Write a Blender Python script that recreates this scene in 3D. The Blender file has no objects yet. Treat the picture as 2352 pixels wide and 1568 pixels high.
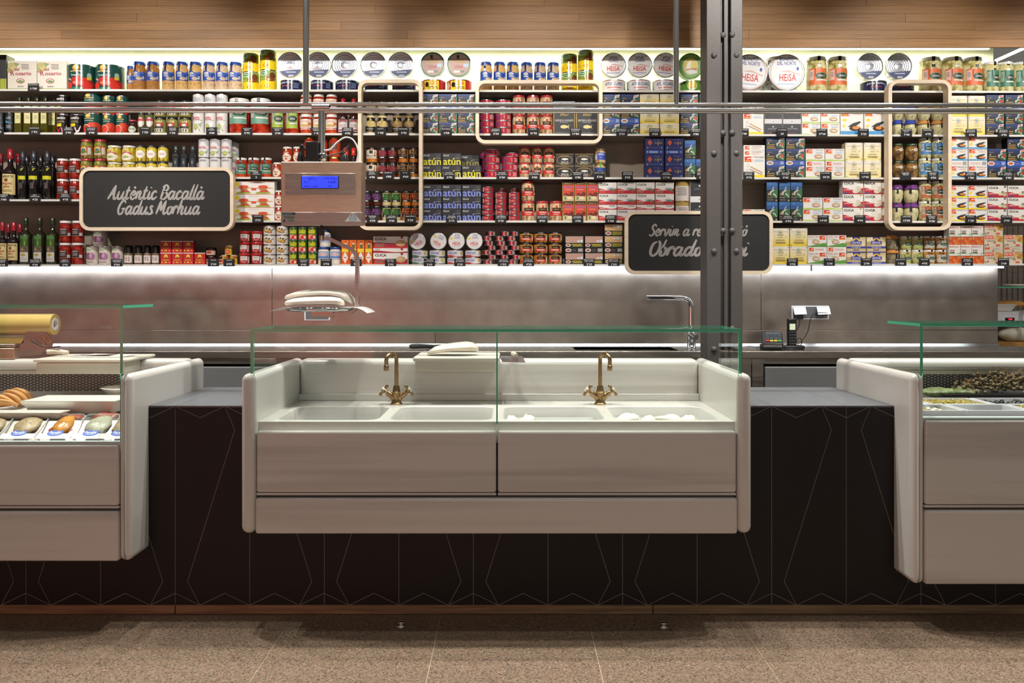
import bpy, bmesh, math, random
from mathutils import Vector, Matrix
from mathutils.geometry import tessellate_polygon
R_ = random.Random(11)
SC = bpy.context.scene
COL = SC.collection
PI = math.pi
# ---- the photograph's frame (2352 x 1568) to metres: eye at height H, level, looking along +Y
F, CX, CY, H = 1970.0, 1176.0, 663.0, 1.45
def X(px, d): return (px - CX) * d / F
def Z(py, d): return H - (py - CY) * d / F
def S(n, d): return n * d / F

# ================= camera, world, lamps, exposure =================
cd = bpy.data.cameras.new('camera'); cam = bpy.data.objects.new('camera', cd); COL.objects.link(cam)
cam.location = (0, 0, H); cam.rotation_euler = (PI/2, 0, 0)
cd.sensor_width = 36; cd.lens = 36*F/2352; cd.shift_y = -(784-CY)/2352; cd.clip_start = .05
SC.camera = cam
vs = SC.view_settings
vs.view_transform = 'Standard'; vs.look = 'None'; vs.exposure = 0; vs.gamma = 1; vs.use_curve_mapping = False
w = bpy.data.worlds.new('market_hall'); SC.world = w; w.use_nodes = True
bg = w.node_tree.nodes['Background']; bg.inputs[0].default_value = (1.0, .93, .85, 1); bg.inputs[1].default_value = .145
def area(name, loc, aim, sx, sy, power, col, spread=PI):
    l = bpy.data.lights.new(name, 'AREA'); l.shape = 'RECTANGLE'; l.size = sx; l.size_y = sy; l.energy = power; l.color = col; l.spread = spread
    o = bpy.data.objects.new(name, l); COL.objects.link(o); o.location = loc
    o.rotation_euler = (Vector(aim) - Vector(loc)).to_track_quat('-Z', 'Y').to_euler(); return o
def spot(name, loc, aim, power, col, deg, blend=.4, rad=.04):
    l = bpy.data.lights.new(name, 'SPOT'); l.energy = power; l.color = col; l.spot_size = math.radians(deg); l.spot_blend = blend; l.shadow_soft_size = rad
    o = bpy.data.objects.new(name, l); COL.objects.link(o); o.location = loc
    o.rotation_euler = (Vector(aim) - Vector(loc)).to_track_quat('-Z', 'Y').to_euler(); return o
# LED cove behind the oak fascia and LED strip under the lowest shelf
area('cove_light', (-.35, 5.95, 3.09), (-.35, 6.05, 2.72), 7.5, .03, 22, (1, .98, .80))
area('under_shelf_light', (-.35, 5.86, Z(614.5, 5.84)), (-.35, 6.05, 1.42), 7.6, .03, 12, (.84, .93, 1.0))
# ceiling spots of the hall: on the shelves, on the counter, on the walkway
for i, x in enumerate((-3.6, -2.35, -1.1, .15, 1.4, 2.65, 3.9)):
    spot('shelf_spot', (x, 3.9, 3.42), (x, 5.8, 1.98), 112, (1, .95, .88), 78, .5)
for i, x in enumerate((-3.3, -2.0, -.65, .55, 1.9, 3.2)):
    spot('counter_spot', (x, 3.62, 3.5), (x, 3.60, 1), 15, (1, .94, .86), 80, .5, .03)
    spot('counter_spot', (x + .45, 3.97, 3.5), (x + .45, 3.93, 1), 112, (1, .96, .90), 84, .4, .03)
    spot('counter_spot', (x + .2, 4.17, 3.5), (x + .2, 4.1, 1), 108, (1, .96, .90), 84, .4, .03)
# the lit red sign of the stall across the walkway and the bright hall behind the photographer
area('red_stall_light', (-4.0, -3.6, .95), (-1.9, 6, 1.15), 4.4, .9, 40, (1, .22, .16))
area('hall_light', (1.5, -5.5, 2.4), (0, 4, 1.2), 8, 2, 56, (1, .95, .88))

# ================= materials =================
def hexc(h):
    if not isinstance(h, str): return tuple(h)
    h = h.lstrip('#'); h = ''.join(q*2 for q in h) if len(h) == 3 else h; v = [int(h[i:i+2], 16)/255 for i in (0, 2, 4)]
    return tuple((c/12.92 if c <= .04045 else ((c+.055)/1.055)**2.4) for c in v)
MATS = {}
def mat(name, c='#808080', rough=.5, metal=0, **k):
    m = bpy.data.materials.new(name); m.use_nodes = True; MATS[name] = m
    b = m.node_tree.nodes['Principled BSDF']
    b.inputs['Base Color'].default_value = (*hexc(c), 1); b.inputs['Roughness'].default_value = rough; b.inputs['Metallic'].default_value = metal
    for kk, v in k.items(): b.inputs[kk].default_value = v
    return m
def nd(m, t, **kw):
    n = m.node_tree.nodes.new(t)
    for k, v in kw.items():
        if k in n.inputs: n.inputs[k].default_value = v
        else: setattr(n, k, v)
    return n
def lk(m, a, b): m.node_tree.links.new(a, b)
def bsdf(m): return m.node_tree.nodes['Principled BSDF']
def coords(m, scale=(1, 1, 1), kind='Object'):
    t = nd(m, 'ShaderNodeTexCoord'); p = nd(m, 'ShaderNodeMapping'); p.inputs['Scale'].default_value = scale
    lk(m, t.outputs[kind], p.inputs['Vector']); return p.outputs['Vector']
def ramp(m, fac, stops):
    r = nd(m, 'ShaderNodeValToRGB'); e = r.color_ramp.elements
    while len(e) < len(stops): e.new(.5)
    for x, (p, c) in zip(e, stops): x.position = p; x.color = (*hexc(c), 1)
    lk(m, fac, r.inputs[0]); return r.outputs[0]
def bump(m, h, strength=.2, dist=.002):
    b = nd(m, 'ShaderNodeBump', Strength=strength, Distance=dist); lk(m, h, b.inputs['Height']); lk(m, b.outputs[0], bsdf(m).inputs['Normal'])
def printed(name, rough, **k):
    m = mat(name, '#808080', rough, **k); a = nd(m, 'ShaderNodeAttribute', attribute_name='Col')
    n = nd(m, 'ShaderNodeTexNoise', Scale=60.0); lk(m, coords(m), n.inputs['Vector'])
    mx = nd(m, 'ShaderNodeMix', data_type='RGBA', blend_type='MULTIPLY'); mx.inputs[0].default_value = .10
    lk(m, a.outputs['Color'], mx.inputs[6]); lk(m, n.outputs[0], mx.inputs[7]); lk(m, mx.outputs[2], bsdf(m).inputs['Base Color']); return m
PRINT = printed('printed_carton', .45)
GLOSS = printed('printed_tin', .22)
MATTE = printed('matte_paint', .8)
LIQ = printed('coloured_glass', .08, **{'Coat Weight': .5})
def contents(name, a, b, scale, c=None, kind='VORONOI', stretch=(1, 1, 1)):
    m = mat(name, a, .12, **{'Coat Weight': .35, 'Coat Roughness': .05})
    v = coords(m, stretch)
    t = nd(m, 'ShaderNodeTexVoronoi' if kind == 'VORONOI' else 'ShaderNodeTexNoise', Scale=scale); lk(m, v, t.inputs['Vector'])
    st = [(.0, a), (.62, a), (.95, b)] if kind == 'VORONOI' else [(.35, b), (.5, a), (.68, c or a)]
    lk(m, ramp(m, t.outputs[0], st), bsdf(m).inputs['Base Color']); return m
contents('lentils', '#b98246', '#7d4c20', 150)
contents('chickpeas', '#dfb676', '#a06c2c', 62)
contents('white_beans', '#dcc0a0', '#a88462', 75)
contents('artichoke', '#c9bf86', '#857a3a', 24, '#e2dcb4', 'NOISE')
contents('artichoke_heart', '#c2bc88', '#6c6834', 34, '#dcd8ac', 'NOISE')
contents('garlic', '#c6bf94', '#77703f', 52)
contents('peppers', '#86190f', '#4a0a08', 30, '#a83020', 'NOISE')
contents('tomato', '#b02a16', '#741208', 22, '#cc4a26', 'NOISE')
contents('tomato_sauce', '#b83a16', '#8e240e', 14, '#c84e24', 'NOISE')
contents('dark_sauce', '#4a1410', '#1c0706', 14, '#5e2218', 'NOISE')
contents('tuna', '#cfae86', '#8f6a44', 40, '#e2cca8', 'NOISE', (1, 1, .4))
contents('gherkins', '#7d7c34', '#3f3f16', 40, '#a09a4c', 'NOISE', (1, 1, .35))
contents('chillies', '#c3ab34', '#7a6a18', 55, '#dcc95e', 'NOISE', (1, 1, .25))
contents('olives', '#98904a', '#4c461c', 60)
contents('capers', '#6e6a38', '#35330f', 140)
contents('mustard', '#d9c48a', '#bfa766', 20, '#e4d4a4', 'NOISE')
contents('grain_mustard', '#a08458', '#5d4626', 150)
contents('orange_sauce', '#d07820', '#9a4e10', 20, '#e09040', 'NOISE')
contents('amber', '#b57a34', '#6c3c10', 40, '#d19c50', 'NOISE')
contents('mushroom', '#7c5c34', '#2f200e', 24, '#a4824c', 'NOISE')
contents('mayonnaise', '#ddd6c6', '#c8bfa8', 8, '#e8e2d4', 'NOISE')
contents('pepper_mix', '#6b5640', '#2a1d14', 120)
contents('paprika', '#8a4030', '#4a1812', 60, '#a86048', 'NOISE')
contents('pate', '#877c62', '#6a5f48', 40, '#988c70', 'NOISE')

def brushed(name, c, rough, scale, aniso=0.0, var=.12, metal=1.0):
    m = mat(name, c, rough, metal); v = coords(m, scale)
    n = nd(m, 'ShaderNodeTexNoise', Scale=6.0, Detail=4.0); lk(m, v, n.inputs['Vector'])
    h = hexc(c); lo = tuple(x*(1-var) for x in h); hi = tuple(min(1, x*(1+var)) for x in h)
    lk(m, ramp(m, n.outputs[0], [(.3, lo), (.7, hi)]), bsdf(m).inputs['Base Color'])
    r = nd(m, 'ShaderNodeMapRange'); r.inputs['To Min'].default_value = rough*.8; r.inputs['To Max'].default_value = rough*1.25
    lk(m, n.outputs[0], r.inputs[0]); lk(m, r.outputs[0], bsdf(m).inputs['Roughness']); return m
brushed('steel_splash', '#a3978d', .36, (1.2, 1, 1.2), var=.12)
brushed('steel_top', '#b4b0ac', .25, (1, 1, 8))
brushed('steel_front', '#a39a92', .36, (1, 1, 12))
brushed('scale_steel', '#cdb8a0', .36, (2, 1, 30))
brushed('bronze_plinth', '#9a8468', .5, (.6, 1, 14), var=.3)
mat('chrome', '#d8d8da', .07, 1); mat('tube_steel', '#d0cecc', .2, 1); mat('tin_face', '#c6c9d2', .3, .5)
mat('tin_metal', '#cfd0d4', .22, 1); mat('gold_metal', '#c9a860', .25, 1)
brushed('antique_brass', '#a58a62', .28, (8, 8, 8), var=.15)
mat('porcelain', '#e8e4dc', .15)
mat('black_plastic', '#101012', .35); mat('dark_grey', '#2c2b2a', .6); mat('rubber', '#18181a', .6)
mat('white_plastic', '#d9dade', .3); mat('grey_plastic', '#5d5f60', .4)
mat('white_shelf', '#d8d6d0', .35); mat('shelf_underside_shade', '#7d7166', .5)
mat('pale_wall', '#dfe3cd', .7)
def noisy(name, c, rough, scale, var=.1, bmp=0, stretch=(1, 1, 1), **k):
    m = mat(name, c, rough, **k); n = nd(m, 'ShaderNodeTexNoise', Scale=scale, Detail=5.0); lk(m, coords(m, stretch), n.inputs['Vector'])
    h = hexc(c); lk(m, ramp(m, n.outputs[0], [(.3, tuple(x*(1-var) for x in h)), (.7, tuple(min(1, x*(1+var)) for x in h))]), bsdf(m).inputs['Base Color'])
    if bmp: bump(m, n.outputs[0], bmp)
    return m
noisy('taupe_wall', '#96887a', .6, 8)
noisy('column_iron', '#4b4745', .6, 55, .06, .35)
noisy('chalkboard', '#1f1f1f', .7, 400, .12)
noisy('black_tile', '#1b1513', .5, 3, .12, **{'Specular IOR Level': .3})
noisy('sheen_tile', '#5f6368', .3, 3, .06)
noisy('grout', '#8c867e', .8, 40)
noisy('cod', '#e4dfd3', .36, 60, .06, .5, (1, 2.5, 2.5), **{'Subsurface Weight': .2})
noisy('pastry', '#c8945a', .5, 18, .3)
noisy('paper', '#dfdcd6', .7, 12, .04)
noisy('board_plastic', '#cfcabb', .45, 6, .04)
noisy('red_food', '#9a3a1c', .35, 30, .45)
noisy('crumb_food', '#a8926e', .4, 170, .4)
noisy('herb_food', '#a3a28c', .4, 190, .35)
noisy('glaze_food', '#c98a3c', .3, 20, .35)
noisy('green_leaf', '#66744a', .5, 30, .6)
noisy('green_olive', '#8f7f30', .2, 30, .25); noisy('black_olive', '#17161c', .15, 30, .3)
noisy('caper_berry', '#5f5335', .45, 30, .35); noisy('caper_stem', '#7a5c34', .6, 20, .2)
noisy('film_roll', '#c2a862', .2, 5, .1); noisy('bread', '#c08a44', .6, 10, .2)
noisy('cloth', '#d8cfc0', .8, 14, .08)
# marble: white stone with soft grey veins that run along the slab
def marble(name, c, vein, stretch):
    m = mat(name, c, .28, **{'Coat Weight': .15}); v = coords(m, stretch)
    n1 = nd(m, 'ShaderNodeTexNoise', Scale=2.2, Detail=7.0, Distortion=.25); lk(m, v, n1.inputs['Vector'])
    lk(m, ramp(m, n1.outputs[0], [(.30, vein), (.52, c), (.75, c)]), bsdf(m).inputs['Base Color']); return m
marble('marble', '#d2d0ca', '#bab7b1', (.22, .8, 6.5)); marble('marble_end', '#d4d2cc', '#c2beb7', (3, .5, 1))
# pale glass: clear sheet that mirrors at grazing angles, green in its cut edges
def sheet_glass(name, tint):
    m = bpy.data.materials.new(name); m.use_nodes = True; MATS[name] = m; t = m.node_tree; t.nodes.clear()
    o = t.nodes.new('ShaderNodeOutputMaterial'); tr = t.nodes.new('ShaderNodeBsdfTransparent'); g = t.nodes.new('ShaderNodeBsdfGlossy'); mx = t.nodes.new('ShaderNodeMixShader'); fr = t.nodes.new('ShaderNodeLayerWeight'); pw = t.nodes.new('ShaderNodeMath'); ml = t.nodes.new('ShaderNodeMath')
    tr.inputs[0].default_value = (*tint, 1); g.inputs['Roughness'].default_value = .02; pw.operation = 'POWER'; pw.inputs[1].default_value = 5; ml.operation = 'MULTIPLY_ADD'; ml.inputs[1].default_value = .75; ml.inputs[2].default_value = .010; fr.inputs[0].default_value = .5
    t.links.new(fr.outputs[1], pw.inputs[0]); t.links.new(pw.outputs[0], ml.inputs[0]); t.links.new(ml.outputs[0], mx.inputs[0]); t.links.new(tr.outputs[0], mx.inputs[1]); t.links.new(g.outputs[0], mx.inputs[2]); t.links.new(mx.outputs[0], o.inputs[0])
sheet_glass('sheet_glass', (.965, .985, .972))
mat('glass_edge', '#58c39c', .15)
noisy('vent_grey', '#aca8a6', .4, 5, .05)
def lamp(name, c, s):
    m = mat(name, c, .5); b = bsdf(m); b.inputs['Emission Color'].default_value = (*hexc(c), 1); b.inputs['Emission Strength'].default_value = s
lamp('led_cool', '#dcecff', 5); lamp('led_warm', '#fff8d8', 5); lamp('lcd_blue', '#2f45ff', .75); lamp('phone_screen', '#b8c4a8', .6); lamp('red_digits', '#ff2030', 2)
# oak planks
m = mat('oak', '#a87c54', .55); v = coords(m, (1.0, 1, 40))
oi = nd(m, 'ShaderNodeObjectInfo'); ad = nd(m, 'ShaderNodeVectorMath', operation='ADD'); lk(m, v, ad.inputs[0])
sc_ = nd(m, 'ShaderNodeVectorMath', operation='SCALE'); sc_.inputs['Scale'].default_value = 30; cb = nd(m, 'ShaderNodeCombineXYZ')
lk(m, oi.outputs['Random'], cb.inputs[0]); lk(m, oi.outputs['Random'], cb.inputs[2]); lk(m, cb.outputs[0], sc_.inputs[0]); lk(m, sc_.outputs[0], ad.inputs[1])
wv = nd(m, 'ShaderNodeTexNoise', Scale=3.0, Detail=6.0, Distortion=1.2); lk(m, ad.outputs[0], wv.inputs['Vector'])
c1 = ramp(m, wv.outputs[0], [(.3, '#87613a'), (.55, '#987045'), (.75, '#a67c50')])
hs = nd(m, 'ShaderNodeHueSaturation'); mr = nd(m, 'ShaderNodeMapRange'); mr.inputs['To Min'].default_value = .84; mr.inputs['To Max'].default_value = 1.12
lk(m, oi.outputs['Random'], mr.inputs[0]); lk(m, mr.outputs[0], hs.inputs['Value']); lk(m, c1, hs.inputs['Color']); lk(m, hs.outputs[0], bsdf(m).inputs['Base Color'])
noisy('pine', '#e6d4ba', .5, 5, .08, 0, (1, 1, 6))
# terrazzo: warm grey with small red, dark and pale chips
m = mat('terrazzo', '#a08a78', .5); v = coords(m)
vo = nd(m, 'ShaderNodeTexVoronoi', Scale=190.0); lk(m, v, vo.inputs['Vector'])
hv = nd(m, 'ShaderNodeSeparateColor'); lk(m, vo.outputs['Color'], hv.inputs[0])
lk(m, ramp(m, hv.outputs[0], [(0, '#453b32'), (.18, '#72614f'), (.5, '#897662'), (.78, '#988470'), (.86, '#845843'), (1, '#aa9a84')]), bsdf(m).inputs['Base Color'])
mat('brass_joint', '#d8c4a4', .5)

# ================= mesh helpers =================
class MB:
    def __init__(s): s.v = []; s.f = []; s.c = []; s.m = []; s.s = []; s.slots = []
    def slot(s, mname):
        mm = MATS[mname]
        if mm not in s.slots: s.slots.append(mm)
        return s.slots.index(mm)
    def add(s, vs, fs, c='#808080', m='printed_carton', sm=False):
        o = len(s.v); s.v += [tuple(p) for p in vs]; k = s.slot(m); c = hexc(c)
        for f in fs: s.f.append([o+i for i in f]); s.c.append(c); s.m.append(k); s.s.append(sm)
        return s
    def box(s, x0, x1, y0, y1, z0, z1, c='#808080', m='printed_carton', faces='xXyYzZ'):
        v = [(x, y, z) for z in (z0, z1) for y in (y0, y1) for x in (x0, x1)]
        q = {'z': (0, 2, 3, 1), 'Z': (4, 5, 7, 6), 'y': (0, 1, 5, 4), 'Y': (2, 6, 7, 3), 'x': (0, 4, 6, 2), 'X': (1, 3, 7, 5)}
        return s.add(v, [q[k] for k in faces], c, m)
    def rbox(s, x0, x1, y0, y1, z0, z1, r, seg=3, c='#808080', m='printed_carton'):
        bm = bmesh.new(); bmesh.ops.create_cube(bm, size=1)
        for v in bm.verts: v.co = ((x0+x1)/2+v.co.x*(x1-x0), (y0+y1)/2+v.co.y*(y1-y0), (z0+z1)/2+v.co.z*(z1-z0))
        bmesh.ops.bevel(bm, geom=bm.edges[:]+bm.verts[:], offset=r, segments=seg, profile=.5, affect='EDGES')
        bm.normal_update(); bm.verts.index_update(); s.add([v.co[:] for v in bm.verts], [], c, m); o = len(s.v)-len(bm.verts); k = s.slot(m); c = hexc(c)
        for f in bm.faces: s.f.append([o+v.index for v in f.verts]); s.c.append(c); s.m.append(k); s.s.append(max(abs(q) for q in f.normal) < .9995)
        bm.free(); return s
    def bm(s, bm, c='#808080', m='printed_carton', sm=False):
        bm.verts.index_update(); s.add([v.co[:] for v in bm.verts], [[v.index for v in f.verts] for f in bm.faces], c, m, sm); bm.free(); return s
    def lathe(s, prof, c='#808080', m='printed_tin', n=20, axis='z', at=(0, 0, 0), sm=True):
        """prof: [(r, z), ...]; None breaks the smoothing"""
        run = []; out = []
        for p in list(prof)+[None]:
            if p is None:
                if len(run) > 1: out.append(run)
                run = [run[-1]] if run else []
            else: run.append(p)
        for run in out:
            vs = []; fs = []
            for r, z in run:
                for i in range(n):
                    a = 2*PI*i/n; x, y = r*math.sin(a), -r*math.cos(a)
                    vs.append({'z': (x, y, z), 'y': (x, -z, -y), 'x': (z, x, y)}[axis])
            vs = [(p[0]+at[0], p[1]+at[1], p[2]+at[2]) for p in vs]
            for j in range(len(run)-1):
                for i in range(n):
                    k = (i+1) % n; fs.append((j*n+i, j*n+k, (j+1)*n+k, (j+1)*n+i))
            s.add(vs, fs, c, m, sm)
        return s
    def tube(s, path, r, n=10, c='#808080', m='chrome', caps=True, closed=False):
        path = [Vector(p) for p in path]; rs = r if isinstance(r, (list, tuple)) else [r]*len(path); vs = []; fs = []; up = None
        L = len(path)
        for i, p in enumerate(path):
            t = (path[(i+1) % L if closed else min(i+1, L-1)] - path[(i-1) % L if closed else max(i-1, 0)]).normalized()
            if up is None: up = Vector((0, 0, 1)) if abs(t.z) < .9 else Vector((0, 1, 0))
            a = t.cross(up).normalized(); b = a.cross(t).normalized(); up = b
            for k in range(n):
                q = p + (a*math.cos(2*PI*k/n)+b*math.sin(2*PI*k/n))*rs[i]; vs.append(q[:])
        for i in range(L if closed else L-1):
            j = (i+1) % L
            for k in range(n): fs.append((i*n+k, i*n+(k+1) % n, j*n+(k+1) % n, j*n+k))
        s.add(vs, fs, c, m, True)
        if caps and not closed: s.add(vs, [list(range(n))[::-1], [(L-1)*n+k for k in range(n)]], c, m)
        return s
    def prism(s, poly, y0, y1, c='#808080', m='printed_carton'):
        """poly in x,z extruded along y"""
        n = len(poly); v = [(x, y0, z) for x, z in poly]+[(x, y1, z) for x, z in poly]
        return s.add(v, [list(range(n)), list(range(n, 2*n))[::-1]]+[(i, n+i, n+(i+1) % n, (i+1) % n) for i in range(n)], c, m)
    def blob(s, c0, rad, c='#808080', m='cod', seg=12, ring=8, noise=0, seed=0, flat=None):
        rr = random.Random(seed); ph = [rr.uniform(0, 6) for _ in range(6)]; vs = []; fs = []
        for j in range(ring+1):
            t = PI*j/ring
            for i in range(seg):
                a = 2*PI*i/seg; k = 1+noise*(math.sin(3*a+ph[0]+2*t)+math.sin(2*t*2+ph[1]+a)+.6*math.sin(5*a+ph[2]))/2
                x, y, z = math.sin(t)*math.cos(a)*k, math.sin(t)*math.sin(a)*k, math.cos(t)*k
                if flat is not None: z = max(z, flat)
                vs.append((c0[0]+x*rad[0], c0[1]+y*rad[1], c0[2]+z*rad[2]))
        for j in range(ring):
            for i in range(seg): fs.append((j*seg+i, (j+1)*seg+i, (j+1)*seg+(i+1) % seg, j*seg+(i+1) % seg))
        return s.add(vs, fs, c, m, True)
    def build(s, name='mesh'):
        me = bpy.data.meshes.new(name); me.from_pydata(s.v, [], s.f)
        for mm in s.slots: me.materials.append(mm)
        me.polygons.foreach_set('material_index', s.m); me.polygons.foreach_set('use_smooth', s.s)
        a = me.attributes.new('Col', 'FLOAT_COLOR', 'CORNER'); buf = []
        for f, c in zip(s.f, s.c): buf += [c[0], c[1], c[2], 1.0]*len(f)
        a.data.foreach_set('color', buf); me.update(); return me
def link(name, me, parent=None, loc=(0, 0, 0), rot=None):
    o = bpy.data.objects.new(name, me.build(name) if isinstance(me, MB) else me); COL.objects.link(o); o.location = loc
    if rot: o.rotation_euler = rot
    if parent: o.parent = parent
    return o
LABELS = {}
def tag(o, label, cat, group=None):
    n = len(label.replace('-', ' ').split())
    if not 4 <= len(label.split()) <= 16: print('LABEL LENGTH', n, label)
    if label in LABELS: print('LABEL TWICE', label)
    LABELS[label] = 1; o['label'] = label; o['category'] = cat
    if group: o['group'] = group
    return o
def thing(name, label, cat, loc=(0, 0, 0), group=None, rot=None):
    return tag(link(name, None, None, loc, rot), label, cat, group)
def struct(name, me, parent=None, loc=(0, 0, 0)):
    o = link(name, me, parent, loc)
    if not parent: o['kind'] = 'structure'
    return o
def copy_tree(src, loc):
    r = src.copy(); COL.objects.link(r); r.location = loc
    for ch in src.children:
        c = ch.copy(); COL.objects.link(c); c.parent = r
        for g in ch.children: d = g.copy(); COL.objects.link(d); d.parent = c
    return r

# ================= print: flat art on flat or round faces =================
TXT = {}
def text_tris(t):
    if t not in TXT:
        cu = bpy.data.curves.new('lettering', 'FONT'); cu.body = t; cu.resolution_u = 2; cu.offset = .035 if t == 'CUCA' else .016; ob = bpy.data.objects.new('lettering', cu); me = ob.to_mesh()
        vs = [(v.co.x, v.co.y) for v in me.vertices]; fs = [list(p.vertices) for p in me.polygons]; ob.to_mesh_clear(); bpy.data.objects.remove(ob); bpy.data.curves.remove(cu)
        xs = [v[0] for v in vs] or [0, 1]; ys = [v[1] for v in vs] or [0, 1]; x0, x1, y0, y1 = min(xs), max(xs), min(ys), max(ys)
        TXT[t] = ([((x-x0)/((x1-x0) or 1), (y-y0)/((y1-y0) or 1)) for x, y in vs], fs)
    return TXT[t]
# every element works in the unit square of the face: u to the right, v up
def Q(x0, y0, x1, y1, c): return ('b', [x0, x1], [y0, y0], [y1, y1], c)
def E(cx, cy, rx, ry, c, n=12):
    a = [PI - PI*i/n for i in range(n+1)]
    return ('b', [cx+rx*math.cos(t) for t in a], [cy-ry*math.sin(t) for t in a], [cy+ry*math.sin(t) for t in a], c)
def P(pts, c): return ('p', pts, c)
def T(s, cx, cy, w_, h_, c): return ('t', s, cx, cy, w_, h_, c)
def WV(y, amp, ph, c, lo=0, k=1.0, x0=0, x1=1, n=10):
    xs = [x0+(x1-x0)*i/n for i in range(n+1)]
    return ('b', xs, [lo if not callable(lo) else lo(x) for x in xs], [y+amp*math.sin(2*PI*(k*x)+ph) for x in xs], c)
def LN(cx, cy, w_, h_, c, n=2):  # rows of small print
    return [Q(cx-w_/2*(1-.18*(i % 2)), cy+(n/2-i-.5)*h_/n-h_/n*.28, cx+w_/2*(1-.1*((i+1) % 2)), cy+(n/2-i-.5)*h_/n+h_/n*.28, c) for i in range(n)]
def flatten(a):
    o = []
    for e in a:
        if isinstance(e, list): o += flatten(e)
        else: o.append(e)
    return o
def art(mb, elems, W, Hh, mapf, m, cyl=False, e0=.0003):
    off = e0
    for e in flatten(elems):
        if e[0] == 'b':
            _, xs, lo, hi, c = e
            if cyl:   # keep every strip under 10 degrees of the round face
                N = [[], [], []]; ang = lambda x: math.asin(max(-1, min(1, (2*x-1)*.97)))
                for i in range(len(xs)-1):
                    a0, a1 = ang(xs[i]), ang(xs[i+1]); k = max(1, math.ceil(abs(a1-a0)/.17))
                    for q in range(k):
                        x = xs[i] if q == 0 else .5+math.sin(a0+(a1-a0)*q/k)/1.94; t = 0 if xs[i+1] == xs[i] else (x-xs[i])/(xs[i+1]-xs[i])
                        for L, src in zip(N, (xs, lo, hi)): L.append(src[i]+(src[i+1]-src[i])*t)
                for L, src in zip(N, (xs, lo, hi)): L.append(src[-1])
                xs, lo, hi = N
            vs = [mapf((x-.5)*W, y*Hh, off) for x, y in zip(xs, lo)]+[mapf((x-.5)*W, y*Hh, off) for x, y in zip(xs, hi)]; n = len(xs)
            mb.add(vs, [(i, i+1, n+i+1, n+i) for i in range(n-1)], c, m)
        elif e[0] == 'p': mb.add([mapf((x-.5)*W, y*Hh, off+(.0008 if cyl else 0)) for x, y in e[1]], [list(range(len(e[1])))], e[2], m)
        else:
            _, t, cx, cy, w_, h_, c = e; vs, fs = text_tris(t); o2 = off+(.0006 if cyl else 0)
            mb.add([mapf((cx-.5+(x-.5)*w_)*W, (cy+(y-.5)*h_)*Hh, o2) for x, y in vs], fs, c, m)
        off += .00012 if not cyl else .00022
def flat_map(y): return lambda u, v, o: (u, y-o, v)
def cyl_map(R):
    def f(u, v, o):
        t = math.asin(max(-1, min(1, u/R))); return ((R+o)*math.sin(t), -(R+o)*math.cos(t), v)
    return f
# ================= product builders: each gives [(part name, mesh builder)], the first is the thing itself =================
KINDS = {}
def kind(k, t, d, cat, name=None, **kw): KINDS[k] = dict(t=t, d=d, cat=cat, name=name or cat, **kw)
def mk_box(k, W, Hh):
    D = k.get('D', .07); mb = MB(); c = k['c']; mb.box(-W/2, W/2, -D/2, D/2, 0, Hh, c, 'printed_carton')
    g = .0012; e = k.get('edge', '#3a3530')
    art(mb, k['art'], W, Hh, flat_map(-D/2), 'printed_carton')
    if k.get('side'):
        for sgn in (-1, 1): mb.box(*sorted((sgn*(W/2), sgn*(W/2+.0004))), -D/2, D/2, 0, Hh, k['side'], 'printed_carton')
    return [('carton', mb)], D/2
def mk_can(k, W, Hh):
    R = W/2; mb = MB(); m = 'printed_tin'; mb.lathe([(R*.985, .001), (R*.985, Hh-.001)], k['c'], m, 24)
    art(mb, k['art'], W*.97, Hh, cyl_map(R*.985), m, True)
    ri = MB(); h = min(.004, Hh*.09); mm = k.get('rim', 'tin_metal')
    ri.lathe([(0, Hh-h), (R*.95, Hh-h), (R*.95, Hh), None, (R, Hh), None, (R, Hh-h)], '#fff', mm, 24)
    r2 = MB(); r2.lathe([(0, 0), (R, 0), None, (R, h)], '#fff', mm, 24)
    return [('tin', mb), ('lid', ri), ('rim', r2)], R
PROFILES = {
    'jar': [(0, 0), (.86, 0), (.97, .02), (1, .05), (1, .74), (.97, .79), (.86, .85), (.82, .90)],
    'wide': [(0, 0), (.9, 0), (1, .03), (1, .80), (.95, .86), (.93, .92)],
    'tall': [(0, 0), (.9, 0), (1, .03), (1, .78), (.8, .86), (.76, .93)],
    'round': [(0, 0), (.6, 0), (.74, .05), (.92, .28), (1, .50), (.96, .68), (.8, .80), (.74, .9)],
    'waist': [(0, 0), (.9, 0), (1, .04), (1, .28), (.94, .33), (.94, .62), (1, .67), (1, .76), (.86, .86), (.84, .92)],
    'mustard': [(0, 0), (.8, 0), (.86, .03), (.84, .15), (.9, .32), (1, .55), (.98, .68), (.8, .78), (.66, .82), (.7, .86)]}
LIDR = {'jar': .90, 'wide': .98, 'tall': .84, 'round': .82, 'waist': .92, 'mustard': .78}
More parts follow.
